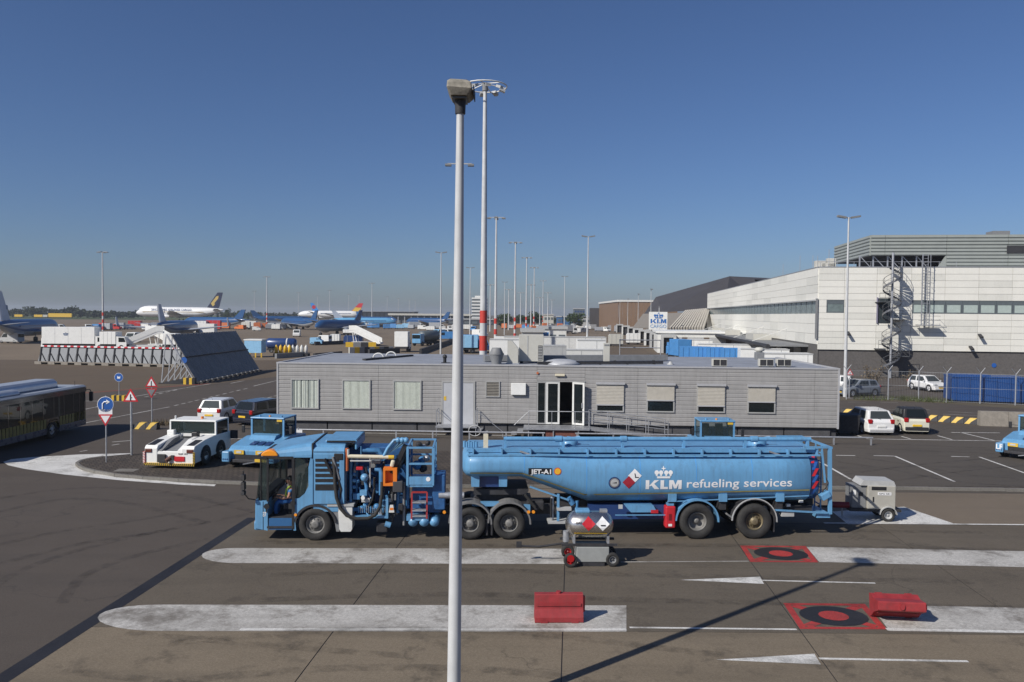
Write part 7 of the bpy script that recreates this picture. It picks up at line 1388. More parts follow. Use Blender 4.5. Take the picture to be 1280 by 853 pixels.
# ================================================================== aircraft: x towards the nose, origin under the middle
m_kl = mat('aircraft_blue', (.018, .075, .2), .3, var=.05, coat=.4); m_kbelly = mat('aircraft_grey', (.36, .38, .41), .35, var=.05); m_awhite = mat('aircraft_white', (.78, .78, .77), .35, var=.03); m_wing = mat('wing_grey', (.34, .36, .39), .35, var=.06)
def airliner(label, loc, rz, L=39, D=3.9, top=None, belly=None, fin=None, fin_sweep=.5, engines=1, hump=False, winglet=None, finmark=None, group=None, title=None, span=None, zf=None, fs_=1.0):
    t = thing('parked_airliner', label, 'aircraft', loc, rz, group); top = top or m_kl; belly = belly or m_kbelly; fin = fin or top; r = D / 2; zc = zf or (r + D * .42); span = span or L * .45; n = 20
    st = [(L * .5, .03, -.25), (L * .485, .35, -.2), (L * .45, .68, -.1), (L * .40, .92, -.02), (L * .35, 1, 0), (0, 1, 0), (-L * .2, 1, 0), (-L * .32, .82, .16), (-L * .42, .5, .36), (-L * .49, .16, .55), (-L * .5, .03, .58)]
    def rg(x, k, dz, a0, a1):
        return [(x, r * k * math.cos(a0 + (a1 - a0) * i / n), zc + dz * r + r * k * math.sin(a0 + (a1 - a0) * i / n) * (1.12 if not hump or x < L * .12 else 1.12)) for i in range(n + 1)]
    cut = -.4
    for nm, a0, a1, m in (('upper_fuselage', cut, math.pi - cut, top), ('lower_fuselage', math.pi - cut, 2 * math.pi + cut, belly)):
        b = MB(); R_ = [rg(x, k, dz, a0, a1) for x, k, dz in st]; vs = [p for q in R_ for p in q]; w = n + 1
        b.add(vs, [(i * w + k, i * w + k + 1, (i + 1) * w + k + 1, (i + 1) * w + k) for i in range(len(R_) - 1) for k in range(n)], True); b.build(nm, m, t)
    if hump:
        b = MB(); b.loft([[(x, r * .82 * k * math.cos(a), zc + r * .62 + r * .78 * k * math.sin(a)) for a in [2 * math.pi * i / 16 for i in range(16)]] for x, k in ((L * .462, .1), (L * .44, .5), (L * .40, .86), (L * .35, 1), (L * .25, 1), (L * .2, .8), (L * .16, .3))], smooth=True); b.build('upper_deck', top, t)
    # wings, tailplane
    for s in (-1, 1):
        def foil(nm, root, tip, thick, m):
            b = MB(); b.loft([[(root[0], s * root[1], root[2] + d * thick) for d in (0,)] + [(root[0] - root[3] * .4, s * root[1], root[2] + thick), (root[0] - root[3], s * root[1], root[2]), (root[0] - root[3] * .5, s * root[1], root[2] - thick * .6)], [(tip[0], s * tip[1], tip[2])] + [(tip[0] - tip[3] * .4, s * tip[1], tip[2] + thick * .3), (tip[0] - tip[3], s * tip[1], tip[2]), (tip[0] - tip[3] * .5, s * tip[1], tip[2] - thick * .2)]]); return b.build(nm, m, t, fix=True)
        foil('wing', (L * .14, r * .5, zc - r * .6, L * .19), (-L * .1, span, zc + r * .25, L * .05), .45, m_wing)
        foil('tailplane', (-L * .38, r * .3, zc + r * .45, L * .1), (-L * .47, L * .17, zc + r * .8, L * .04), .2, m_wing)
        if winglet: MB().prism([(-L * .1, zc + r * .25), (-L * .15, zc + r * .25), (-L * .165, zc + r * .25 + 2.2), (-L * .14, zc + r * .25 + 2.2)], 'y', s * span - .08, s * span + .08).build('winglet', winglet, t, fix=True)
        for e in range(engines):
            ye = span * (.33 + .3 * e); xe = L * .09 - e * L * .075; er = D * .2 * (1.25 if engines == 1 else 1)
            o = MB().lathe([(er * .8, .6 * er), (er, 0), (er * 1.08, -er * .8), (er, -er * 2), (er * .6, -er * 3.2)], (xe + er, s * ye, zc - r * .95), (1, 0, 0), 16).build('engine', belly if engines == 1 else m_awhite, t); MB().lathe([(.01, .1), (er * .8, 0)], (xe + er * 1.1, s * ye, zc - r * .95), (1, 0, 0), 16).build('fan', m_dark, o); MB().box(xe - er, s * ye - .15, zc - r * .8, xe + er * .6, s * ye + .15, zc - r * .45).build('pylon', m_wing, o)
        MB().cyl((-L * .02, s * r * .9, zc - r * .8), (-L * .02, s * r * .9, .5), .14, n=6).build('main_gear_leg', m_steel, t); MB().cyl((-L * .02, s * r * .9 - .3, .55), (-L * .02, s * r * .9 + .3, .55), .55, n=12).build('main_gear_wheel', m_rub, t)
    MB().cyl((L * .4, 0, zc - r * .7), (L * .4, 0, .4), .12, n=6).build('nose_gear_leg', m_steel, t); MB().cyl((L * .4, -.3, .42), (L * .4, .3, .42), .42, n=12).build('nose_gear_wheel', m_rub, t)
    fh = D * 1.75 * fs_; fx = -L * .31
    fp = [(fx, zc + r * .95), (fx - L * .14, zc + r * 1.0), (fx - L * .185, zc + r + fh), (fx - L * .125, zc + r + fh)]
    f = MB().prism(fp, 'y', -.18, .18).build('fin', fin, t, fix=True)
    if finmark: finmark(f, fp)
    b = MB(); b.box(L * .41, -r * .55, zc + r * .38, L * .43, r * .55, zc + r * .55); b.build('cockpit_window', m_dark, t)
    k = 0
    for x in [L * .33 - i * (L * .6 / 26) for i in range(27)]:
        pass
    if not title:
        for s in (-1, 1): MB().box(-L * .28, s * r * .995 - .03, zc + r * .2, L * .34, s * r * .995 + .03, zc + r * .34).build('window_line', m_navy, t)
    if title:
        v, fs = text_fit(title, -L * .16, L * .3, zc + r * .32, r * .42, .02); MB().add([(-x + L * .14, r * 1.0 + .12, z) for x, z in v], fs).build('title', m_navy, t)
        v, fs = text_fit(title, -L * .16, L * .3, zc + r * .32, r * .42, .02); MB().add([(x, -r * 1.0 - .12, z) for x, z in v], fs).build('title', m_navy, t)
        for s in (-1, 1): MB().box(-L * .3, s * (r + .06) - .03, zc - r * .02, L * .4, s * (r + .06) + .03, zc + r * .08).build('cheat_line', mat('gold', (.4, .28, .08), .4), t)
    return t
m_finw = mat('fin_pale', (.45, .5, .58), .4)
def klm_fin(f, fp):
    for s in (-1, 1): MB().add([(fp[1][0] + 2.6, s * .2, fp[1][1] + 2.2), (fp[0][0] - 1.2, s * .2, fp[0][1] + 2.2), (fp[0][0] - 1.5, s * .2, fp[0][1] + 3.2), (fp[1][0] + 2.3, s * .2, fp[1][1] + 3.2)], [(0, 1, 2, 3)]).build('fin_mark', m_kl, f)
airliner('blue and grey airliner with pale fin behind the white box truck', (-107.5, 178, 0), R(102), 34, 3.4, fin=m_finw, finmark=klm_fin, group='blue airliners')
airliner('blue airliner with pale fin standing behind the leaning blast fence', (-88.5, 212, 0), R(95), 31, 3.1, fin=m_finw, finmark=klm_fin, winglet=m_finw, fs_=.8, group='blue airliners')
m_sqfin = mat('fin_navy', (.012, .016, .05), .35)
def sia(f, fp):
    for s in (-1, 1):
        a, b, c, d = [Vector((q[0], s * .24, q[1])) for q in fp]
        def at(u, v): return (a.lerp(b, u)).lerp(d.lerp(c, u), v)
        MB().add([at(.1, .3), at(.45, .1), at(.7, .45), at(.5, .8), at(.2, .75)], [(0, 1, 2, 3, 4)]).build('fin_emblem', mat('emblem_gold', (.5, .36, .1), .4), f); MB().add([at(.42, .32) + Vector((0, s * .03, 0)), at(.75, .1) + Vector((0, s * .03, 0)), at(.9, .45) + Vector((0, s * .03, 0)), at(.6, .6) + Vector((0, s * .03, 0))], [(0, 1, 2, 3)]).build('fin_emblem', m_sqfin, f)
p0, p1 = W(167, 395, 600), W(282, 395, 600); airliner('large white four engined freighter with dark and gold fin', ((p0.x + p1.x) / 2, 600, 0), R(180 - 4), (p1.x - p0.x) * .98, 6.6, m_awhite, mat('belly_pale', (.55, .56, .57), .4), m_sqfin, engines=2, hump=True, finmark=sia, title='SINGAPORE AIRLINES CARGO', span=30, zf=6.4)
def cz(f, fp):
    for s in (-1, 1): c = sum((Vector((q[0], 0, q[1])) for q in fp), Vector()) / 4; MB().add([(c.x + 1.7 * math.cos(k * .5), s * .24, c.z + 1.7 * math.sin(k * .5)) for k in range(12)], [list(range(12))]).build('fin_emblem', m_sred, f)
p0, p1 = W(388, 396, 690), W(449, 396, 690); airliner('white airliner with blue fin in front of the red tailed one', ((p0.x + p1.x) / 2, 690, 0), R(4), (p1.x - p0.x), 5.4, m_awhite, m_awhite, mat('fin_blue', (.04, .25, .65), .4), finmark=cz, span=24, zf=5.6, fs_=.72)
def hu(f, fp):
    for s in (-1, 1): a, b, c, d = [Vector((q[0], s * .24, q[1])) for q in fp]; MB().add([a.lerp(b, .1), a.lerp(b, .9), b.lerp(c, .45), a.lerp(d, .5)], [(0, 1, 2, 3)]).build('fin_emblem', m_yel, f)
q = W(432, 392, 740); airliner('airliner with red and yellow fin on the far stand', (q.x - 14, 740, 0), R(176), 62, 5.4, m_awhite, m_awhite, m_sred, finmark=hu, span=26, zf=5.6, fs_=.8)
for px, py, rz, lab, L in ((425, 418.5, -112, 'blue airliner nose on with gear down in the middle of the apron', 26), (374, 412, 130, 'blue airliner with white nose parked at the far stand', 34), (352, 406, 20, 'farthest blue airliner left of the white nosed one', 34), (455, 410, 12, 'pale blue airliner right of the nose on blue airliner', 30), (268, 411, 155, 'blue airliner far behind the large freighter tail', 34), (535, 409, 150, 'blue airliner under the pier roof', 28), (470, 406, -30, 'blue airliner partly hidden by white stairs', 32)):
    p = G(px, py); airliner(lab, (p.x, p.y, 0), R(rz), L, 3.2, top=m_kl if 'pale' not in lab else mat('aircraft_pale_blue', (.14, .38, .62), .35), belly=m_kbelly, fin=m_finw if 'pale' in lab else m_kl, group='blue airliners', fs_=.6)
# ================================================================== apron vehicles and stacked cargo
def box_truck(label, px, py, L, Hh, m_box, m_cab, rz=0, Wd=2.4, cab=True, nm='box_truck', cat='truck', group=None, z0=1.0, mark=False):
    g = G(px, py); t = thing(nm, label, cat, (g.x, g.y, 0), rz, group)
    MB().box(-L / 2, 0, z0, L / 2 - (1.9 if cab else 0), Wd, z0 + Hh).build('box', m_box, t, bevel=.03); MB().box(-L / 2, .2, z0 - .35, L / 2, Wd - .2, z0 - .02).build('chassis', m_dark, t)
    if cab: MB().prism([(L / 2 - 1.8, .5), (L / 2, .5), (L / 2, 1.4), (L / 2 - .35, 2.3), (L / 2 - 1.8, 2.4)], 'y', .05, Wd - .05).build('cab', m_cab, t, fix=True); MB().prism([(L / 2 - 1.4, 1.4), (L / 2 - .12, 1.4), (L / 2 - .4, 2.15), (L / 2 - 1.4, 2.2)], 'y', .03, .045).build('cab_window', m_glass, t)
    for x in ([-L * .32, L / 2 - .9] if L < 8 else [-L * .36, -L * .24, L / 2 - 1]): wheel(t, x, .18, .45, .45, .3, .24, 'deep', m_grey, 14); wheel(t, x, Wd - .18, .45, .45, .3, .24, 'deep', m_grey, 14)
    if mark: crown(lambda q: MB().add([(x, -.02, z) for x, z in q], [list(range(len(q)))]).build('airline_mark', m_kl, t), -L * .12, z0 + Hh * .5, .9)
    for k in range(1, 4): MB().box(-L / 2 + (L - 1.9) * k / 4 - .02, -.012, z0 + .05, -L / 2 + (L - 1.9) * k / 4 + .02, -.002, z0 + Hh - .05).build('panel_seam', m_lgrey, t)
    return t
def van(label, px, py, m, rz=0, L=4.8, Hh=2.2, group=None, dark=False):
    g = G(px, py); t = thing('service_van', label, 'van', (g.x, g.y, 0), rz, group)
    MB().prism([(-L / 2, .3), (L / 2, .3), (L / 2, .95), (L * .36, 1.15), (L * .2, Hh * .95), (L * .12, Hh), (-L / 2 + .05, Hh)], 'y', -.95, .95).build('body', m, t, bevel=.05, fix=True)
    for s in (-1, 1): MB().prism([(L * .02, 1.25), (L * .31, 1.25), (L * .19, Hh - .2), (L * .02, Hh - .2)], 'y', s * .955 - .006, s * .955 + .006).build('side_window', m_glass, t)
    MB().add([(L * .365, -.8, 1.2), (L * .365, .8, 1.2), (L * .225, .75, Hh - .15), (L * .225, -.75, Hh - .15)], [(0, 1, 2, 3)]).build('windscreen', m_glass, t); MB().box(-L / 2 - .012, -.8, 1.25, -L / 2 - .002, .8, Hh - .25).build('rear_window', m_glass, t)
    for x in (-L * .32, L * .32):
        for s in (-1, 1): wheel(t, x, s * .84, .33, .33, .22, .2, 'deep', m_grey, 12)
    return t
def stairs(label, px, py, rz, m=m_white):
    g = G(px, py); t = thing('passenger_stairs', label, 'aircraft stairs', (g.x, g.y, 0), rz)
    MB().prism([(-3.2, .7), (2.6, 3.3), (3.6, 3.3), (3.6, 2.9), (2.7, 2.9), (-3.0, .35)], 'y', -.8, .8).build('flight', m, t, fix=True); MB().box(-3.4, -.95, .5, 3.0, .95, .85).build('chassis', m, t); MB().prism([(-3.2, 1.7), (2.6, 4.3), (3.6, 4.3), (3.6, 3.3), (2.6, 3.3), (-3.2, .75)], 'y', -.86, -.82).build('side_panel', m, t, fix=True); MB().prism([(-3.2, 1.7), (2.6, 4.3), (3.6, 4.3), (3.6, 3.3), (2.6, 3.3), (-3.2, .75)], 'y', .82, .86).build('side_panel', m, t, fix=True)
    for k in range(8): MB().box(-2.9 + k * .68, -.78, .82 + k * .305, -2.3 + k * .68, .78, .86 + k * .305).build('step', m_steel, t)
    for x in (-2.4, 2.3):
        for s in (-1, 1): wheel(t, x, s * .85, .35, .35, .22, .2, 'deep', m_grey, 12)
    for s in (-1, 1): MB().beam((2.5, s * .7, .8), (2.9, s * .7, 3.0), .1).build('support', m, t)
def cargo(label, px, py, w, h, m, rz=0, group=None, depth=1.6, kind='box'):
    g = G(px, py); t = thing('cargo_container', label, 'cargo container', (g.x, g.y, 0), rz, group)
    MB().prism([(-w / 2, .5), (w / 2, .5), (w / 2, .5 + h), (-w / 2 + .3, .5 + h), (-w / 2, .2 + h)], 'y', 0, depth).build('shell', m, t, fix=True); MB().box(-w / 2 - .1, -.05, .3, w / 2 + .1, depth + .05, .48).build('dolly_deck', m_dark, t)
    for k in (-1, 0, 1): MB().box(k * w * .3 - .03, -.02, .55, k * w * .3 + .03, -.002, .45 + h).build('shell_rib', m_steel, t)
    for x in (-w * .35, w * .35):
        for y in (.2, depth - .2): MB().cyl((x, y - .06, .16), (x, y + .06, .16), .16, n=10).build('castor', m_rub, t)
    return t
def pallet(label, px, py, w, h, m, rz=0, group=None): return cargo(label, px, py, w, h, m, rz, group)
m_cblue = mat('cargo_blue', (.07, .25, .55), .5, var=.12, scale=1); m_corange = mat('cargo_orange', (.6, .16, .04), .55); m_cred = mat('cargo_red', (.5, .03, .03), .5); m_cyel = mat('cargo_yellow', (.72, .45, .03), .5, dirt=.1); m_cgreyl = mat('cargo_grey', (.38, .4, .42), .5, var=.15); m_cpale = mat('tarp_pale_blue', (.26, .5, .72), .6)
# left apron
box_truck('large white airline box truck beside the blue airliner', 92, 437, 11.2, 3.0, m_white, m_white, R(2), mark=True)
box_truck('white catering truck with yellow steps right of the large box truck', 141, 437.5, 4.8, 2.2, m_white, m_white, R(0)); stairs('white aircraft stairs behind the low blast fence', 178, 437, R(15)); stairs('white aircraft stairs nearest the leaning blast fence', 206, 436, R(165)); box_truck('white service truck with open rear next to the stairs', 218, 438, 4.2, 2.0, m_white, m_whited, R(0))
van('white van seen head on left of the freighter stand', 166, 428, m_white, R(-90)); van('grey van under the blue airliner wing', 14, 429, m_lgrey, R(170)); box_truck('white semi trailer in front of the blue airliner fuselage', 244, 420, 11, 2.5, m_white, m_white, R(-1), cab=False, nm='semi_trailer', cat='trailer'); van('small white van at the foot of the low blast fence', 68, 434, m_white, R(0), 4, 1.7); van('white van on the grass edge', 75, 413.5, m_white, R(20))
# yellow trailers along the grass
for i, (px, w) in enumerate(((75, 29), (48, 11), (23, 10), (56, 6))):
    Y = 700; a, b = W(px - w / 2, 398, Y), W(px + w / 2, 398, Y); t = thing('yellow_trailer', ['long yellow freight trailer parked along the grass', 'short yellow freight trailer next to the long one', 'yellow freight trailer nearest the blue fin', 'smallest pale freight trailer by the long yellow one'][i], 'trailer', (a.x, Y, 0), 0, 'trailers along the grass'); W_ = b.x - a.x
    MB().box(0, 0, 1.0, W_, 2.5, 4.3 if w > 20 else 3.0).build('box', m_cyel if i < 3 else m_beige, t); MB().box(0, .2, .6, W_, 2.3, 1.0).build('chassis', m_dark, t)
    for x in (W_ * .15, W_ * .75): wheel(t, x, .2, .5, .5, .3, .25, 'deep', m_grey, 12)
# containers and pallets in the rows
rr = random.Random(5)
rows = [((150, 412.5), (290, 412.5), 13, (m_white, m_cred, m_corange, m_white, m_cgreyl)), ((112, 412), (150, 413), 5, (m_cred, m_cblue, m_white, m_cgreyl)), ((300, 411.5), (368, 411.5), 9, (m_cgreyl, m_corange, m_cgreyl, m_whited, m_steel)), ((335, 411), (362, 411), 4, (m_cgreyl, m_steel)), ((440, 410.5), (530, 411.5), 12, (m_cblue, m_white, m_cpale, m_cgreyl, m_cblue)), ((530, 413), (600, 414), 9, (m_white, m_cblue, m_cgreyl, m_whited)), ((660, 417), (735, 417), 10, (m_cgreyl, m_white, m_cblue, m_corange, m_steel)), ((630, 412), (750, 411), 14, (m_cgreyl, m_white, m_steel, m_corange, m_cblue)), ((735, 413), (795, 416), 8, (m_white, m_cgreyl, m_steel))]
nmc = {'white_paint': 'white', 'cargo_red': 'red', 'cargo_orange': 'orange', 'cargo_grey': 'grey', 'cargo_blue': 'blue', 'dull_white': 'off white', 'galvanised': 'bare metal', 'tarp_pale_blue': 'pale blue'}
wh = ['near the large white freighter', 'around the lone striped mast', 'left of the white nosed airliner', 'in the second line left of the white nosed airliner', 'below the dark terminal hall', 'below the pier roof', 'between the striped masts and round tree', 'below the round trees', 'left of the brown hangar docks']
for i, (a, b, n, ms) in enumerate(rows):
    for k in range(n):
        m = rr.choice(ms); px = a[0] + (b[0] - a[0]) * (k + rr.uniform(-.25, .25)) / n; py = a[1] + (b[1] - a[1]) * k / n + rr.uniform(-1.2, 1.2); kind = rr.random()
        lab = '%s air cargo container %s' % (nmc[m.name], wh[i])
        if kind < .22: van('%s service van %s' % (nmc[m.name], wh[i]), px, py, m, rr.uniform(0, 6.28), 4.6, rr.uniform(1.7, 2.4), 'service vans on the far apron')
        elif kind < .3: box_truck('%s box truck %s' % (nmc[m.name], wh[i]), px, py, 6.5, 2.2, m, m_white, rr.uniform(-.3, .3), group='box trucks on the far apron')
        else: cargo(lab, px, py, rr.uniform(2.4, 3.6), rr.uniform(1.4, 2.4), m, rr.uniform(-.3, .3), 'cargo containers on the far apron')
cargo('large red container with white half beside the freighter tail', 266, 413, 5.5, 3.2, m_cred); cargo('white container left of the large red one', 250, 413, 4.5, 3.0, m_white)
# mid apron left of the cabin
g = G(316, 447); t = thing('covered_pallet', 'pale blue covered cargo box on yellow frame right of the leaning fence', 'cargo box', (g.x, g.y, 0), 0); MB().box(-1.3, 0, .7, 1.3, 2.4, 2.6).build('box', m_cpale, t); MB().box(-1.4, -.05, 2.605, 1.4, 2.45, 2.8).build('cover', m_white, t)
for x in (-1.35, -.45, .45, 1.35): MB().box(x - .1, -.12, .0, x + .1, .0, .7).build('leg', m_yel, t)
MB().box(-2.2, -.1, 0, -1.55, .5, .85).build('side_block', m_cyel, t)
def gas_rack(label, px, py, n, m, y=0):
    g = G(px, py); t = thing('cylinder_rack', label, 'rack', (g.x, g.y, 0), 0); MB().box(-n * .35, -.2, 0, n * .35, 1.4, .5).build('base', m_dark, t)
    for k in range(n): MB().lathe([(.01, 0), (.26, 0), (.26, 1.0), (.14, 1.2), (.06, 1.35), (.01, 1.36)], (-n * .35 + .35 + k * .7, .3, .5), (0, 0, 1), 12).build('cylinder', m, t)
gas_rack('rack of white gas cylinders behind a grey kerb', 371, 446, 5, m_whited); gas_rack('rack of yellow and white bollards by the pale blue box', 353, 446, 4, m_cyel)
g = G(352, 441); t = thing('blue_tank_trailer', 'dark blue cylinder tank trailer behind the pale blue box', 'tank trailer', (g.x, g.y, 0), R(3)); MB().lathe([(.01, -2.6), (.7, -2.5), (.9, -2.2), (.9, 2.2), (.7, 2.5), (.01, 2.6)], (0, 0, 1.6), (1, 0, 0), 20).build('tank', m_navy, t); MB().box(-2.4, -.6, .45, 2.4, .6, .75).build('frame', m_dark, t); MB().lathe([(.91, .9), (.92, 1.0), (.91, 1.1)], (0, 0, 1.6), (1, 0, 0), 20).build('hoop', m_whited, t)
for x in (-1.6, 1.6): wheel(t, x, -.7, .4, .4, .25, .22, 'deep', m_grey, 12)
def low_wall(label, p0, p1, h, m, seg=2.0, stripes=None):
    a, b = G(*p0), G(*p1); d = b - a; t = thing('low_wall', label, 'wall', a, math.atan2(d.y, d.x)); n = max(1, round(d.length / seg))
    for k in range(n): MB().box(d.length * k / n + .01, 0, 0, d.length * (k + 1) / n - .01, .4, h).build('wall_block', (stripes[k % len(stripes)] if stripes else m), t)
low_wall('grey kerb wall in front of the white gas cylinders', (346, 448.5), (381, 446), .75, m_grey); low_wall('dark barrier row in front of the small white tractors', (394, 432), (431, 430.5), .8, m_dark); low_wall('striped yellow and grey barrier row in front of the belt loader', (432, 434), (470, 434), 1.0, m_yel, 1.4, (m_cyel, m_grey, m_dark)); low_wall('row of pale concrete posts left of the fuel lane', (437, 442.5), (492, 441), 1.1, m_beige, 1.0, (m_beige, m_cyel, m_grey, m_dark)); low_wall('dark barrier behind the left cabin roof edge', (394, 446), (428, 443), .5, m_dark)
van('small white tractor unit beside the grey dolly', 404, 430.5, m_white, R(170), 3.4, 2.0); van('pale blue tractor at the end of the dark barrier', 396, 431.5, m_cpale, R(0), 2.6, 1.6); van('white apron van in the open concrete', 371, 421, m_white, R(-80), 4, 2); cargo('white generator box on the dark barrier row', 418, 429.5, 2.2, 1.6, m_white)
van('small white cart with black wheels behind the leaning fence', 321, 414, m_white, R(10), 3, 1.6); box_truck('white pickup near the nose on blue airliner', 439, 420.5, 5, 1.0, m_white, m_white, R(0)); stairs('white belt loader behind the striped yellow barrier', 458, 432.5, R(170)); cargo('blue covered baggage cart behind the striped barrier', 441, 432, 4, 1.6, m_navy)
box_truck('white box truck seen from behind with red triangle on the fuel lane', 512, 440, 4.2, 2.7, m_white, m_white, R(88)); 
g = G(536, 432); t = thing('grey_tank_truck', 'dark grey tank truck queueing on the fuel lane', 'tank truck', (g.x, g.y, 0), R(62)); MB().lathe([(.01, -3.2), (.8, -3.1), (1.15, -2.7), (1.15, 2.7), (.8, 3.1), (.01, 3.2)], (0, 0, 2.1), (1, 0, 0), 20).build('tank', m_bfr, t); MB().box(-4.8, -1.1, .6, -3.3, 1.1, 2.6).build('cab', m_blue, t, bevel=.08); MB().box(-4.83, -1.0, 1.6, -4.801, 1.0, 2.4).build('windscreen', m_glass, t); MB().box(-4.6, -.9, .5, 3.2, .9, .95).build('chassis', m_dark, t)
for x in (-4, 1, 2.2): wheel(t, x, -1.0, .5, .5, .3, .25, 'deep', m_grey, 12); wheel(t, x, 1.0, .5, .5, .3, .25, 'deep', m_grey, 12)
low_wall('dark row of barrier blocks along the fuel lane', (527, 443), (566, 429), .9, m_dark, 2); low_wall('dark barrier blocks left of the white box truck', (462, 443.5), (500, 441.5), .9, m_dark, 2)
for px, py, m, lab in ((548, 421, m_cpale, 'pale blue van beside the white lamp post'), (560, 420, m_white, 'white van between the lamp posts'), (600, 421, m_white, 'white van with dark screen left of the tallest mast'), (556, 425, m_cblue, 'blue van nearer the white lamp post')): van(lab, px, py, m, rr.uniform(0, 6))
box_truck('blue box container truck left of the tallest mast', 594, 441, 5, 2.2, m_cblue, m_cblue, R(5)); box_truck('pale blue trailer just right of the near lamp post', 583, 442, 4, 2.2, m_cpale, m_cpale, R(5), cab=False, nm='semi_trailer', cat='trailer')
# white trailers right behind the cabin roof
def trailer(label, px0, px1, pyt, Y, m=m_white, rz=0, hgt=2.7):
    a, b = W(px0, pyt, Y), W(px1, pyt, Y); t = thing('semi_trailer', label, 'trailer', (a.x, Y, 0), rz); w = b.x - a.x; z = a.z
    MB().box(0, 0, z - hgt, w, 2.5, z).build('box', m, t, bevel=.02); MB().box(.3, .3, z - hgt - .3, w - .3, 2.2, z - hgt - .01).build('chassis', m_dark, t); MB().box(-.02, -.03, z - .12, w + .02, -.002, z + .02).build('top_rail', m_lgrey, t)
    for k in range(1, int(w / 2.4) + 1): MB().box(k * 2.4 - .03, -.02, z - hgt + .05, k * 2.4 + .03, -.003, z - .13).build('panel_seam', m_lgrey, t)
    zw = max(.35, min(.5, (z - hgt) * .5))
    for x in (w * .12, w * .2, w * .85): wheel(t, x, .2, zw, zw, .3, zw * .5, 'deep', m_grey, 12); wheel(t, x, 2.3, zw, zw, .3, zw * .5, 'deep', m_grey, 12)
    return t
trailer('white box trailer right of the tallest mast', 612, 668, 424, 104, m_white); trailer('longest white trailer behind the cabin roof plant', 630, 758, 420.5, 118, m_whited); trailer('white trailer with open side left of the white lamp post', 674, 708, 432, 84, m_lgrey); trailer('white trailer right of the white lamp post', 722, 757, 425, 100, m_white); trailer('white panelled trailer between cabinet and lamp post', 700, 757, 437, 90, m_whited, 0, 2.0)
box_truck('blue box truck beside the panelled white trailer', 716, 451.5, 3.4, 2.3, m_cblue, m_cblue, R(3), cab=False, nm='semi_trailer', cat='trailer'); box_truck('blue van body in the gap of the long trailer', 684, 437, 4.4, 2.4, m_cblue, m_cblue, R(3)); box_truck('white forward control truck left of the air handling unit', 637, 447, 4.5, 2.4, m_white, m_white, R(90))
g = G(844, 448); t = thing('blue_stair_truck', 'blue crew cab truck with open container at the docks', 'truck', (g.x, g.y, 0), R(-80)); MB().box(-1.4, -1.1, .5, .2, 1.1, 2.0).build('cab', m_cblue, t, bevel=.08); MB().box(.25, -1.15, .6, 4, 1.15, 3.2).build('box', m_cblue, t, bevel=.03); MB().box(.2, -1.1, 2.05, -1.0, 1.1, 2.6).build('roof_pod', m_cblue, t)
MB().box(.21, -1.0, 1.25, .22, 1.0, 1.9).build('rear_pane', m_glass, t); MB().box(-1.43, -.95, 1.2, -1.405, .95, 1.85).build('windscreen', m_glass, t); MB().box(-1.3, -1.0, .35, 4, 1.0, .55).build('chassis', m_dark, t)
for x in (-.7, 2.8):
    for s in (-1, 1): wheel(t, x, s * 1.0, .42, .42, .28, .22, 'deep', m_grey, 12)
dl = ['blue open skip next to the crew cab truck', 'blue open skip second from the crew cab truck', 'blue open skip third from the crew cab truck', 'blue open skip nearest the boxed flue', 'blue open skip behind the row of skips']
for i, (px, py, w) in enumerate(((864, 461, 3.0), (879, 461.5, 2.2), (894, 462.5, 2.2), (914, 464, 2.6), (888, 457, 2.4))):
    g = G(px, py); t = thing('blue_skip', dl[i], 'skip', (g.x, g.y, 0), R(-8), 'blue skips at the docks')
    for a in ((-w / 2, 0, .2, w / 2, .08, 2.9), (-w / 2, 2.0, .2, w / 2, 2.08, 2.9), (-w / 2, .08, .2, -w / 2 + .08, 2.0, 2.9), (w / 2 - .08, .08, .2, w / 2, 2.0, 2.9)): MB().box(*a).build('side', m_cblue, t)
    MB().box(-w / 2 + .08, .08, .1, w / 2 - .08, 2.0, .2).build('floor', m_cblue, t)
    for k in range(4): MB().box(-w / 2 + .3 + k * w / 4, -.06, .25, -w / 2 + .42 + k * w / 4, -.002, 2.85).build('rib', m_cblue, t)
for i, (px0, px1, pyt, Y) in enumerate(((848, 890, 424.5, 128), (873, 945, 430, 112), (926, 985, 436, 98), (952, 1014, 441.5, 86))):
    trailer(['white dock trailer beside the crew cab truck', 'white dock trailer behind the blue skips', 'white dock trailer behind the boxed flue', 'white dock trailer nearest the brick base'][i], px0, px1, pyt, Y, m_white, R(-7), 2.6)
# dock yard frame and railing
g = G(800, 450); t = thing('pipe_barrier', 'galvanised pipe frame barrier across the dock road', 'barrier', (g.x, g.y, 0), 0); w_ = 6
for x in (-3.2, 3.2): MB().cyl((x, 0, 0), (x, 0, 3.2), .08).build('post', m_steel, t)
for z in (1.9, 3.1): MB().cyl((-3.2, 0, z), (3.2, 0, z), .08).build('bar', m_steel, t)
for k in range(3):
    g = G(770 + k * 22, 433 - k * 2); cargo(['cream loading frame by the dock road', 'white loading frame by the dock road', 'yellow loading frame by the dock road'][k], g and 770 + k * 22, 433 - k * 2, 3.2, 2.2, (m_beige, m_white, m_cyel)[k])
for k in range(9):
    px, py = 770 + k * 7, 412 + k * 3.2; g = G(px, py + 4); t = thing('dock_portal', 'grey and white dock shelter portal along the dock wall', 'dock', (g.x, g.y, 0), R(-7.5), 'dock shelters')
    MB().box(0, 0, 0, .5, 1.2, 2.9).build('jamb', m_whited if k % 2 else m_lgrey, t); MB().box(2.3, 0, 0, 2.8, 1.2, 2.9).build('jamb', m_whited, t); MB().box(0, 0, 2.905, 2.8, 1.2, 3.4).build('header', m_lgrey, t); MB().box(.5, .6, 0, 2.3, .7, 2.9).build('curtain', m_dark, t)
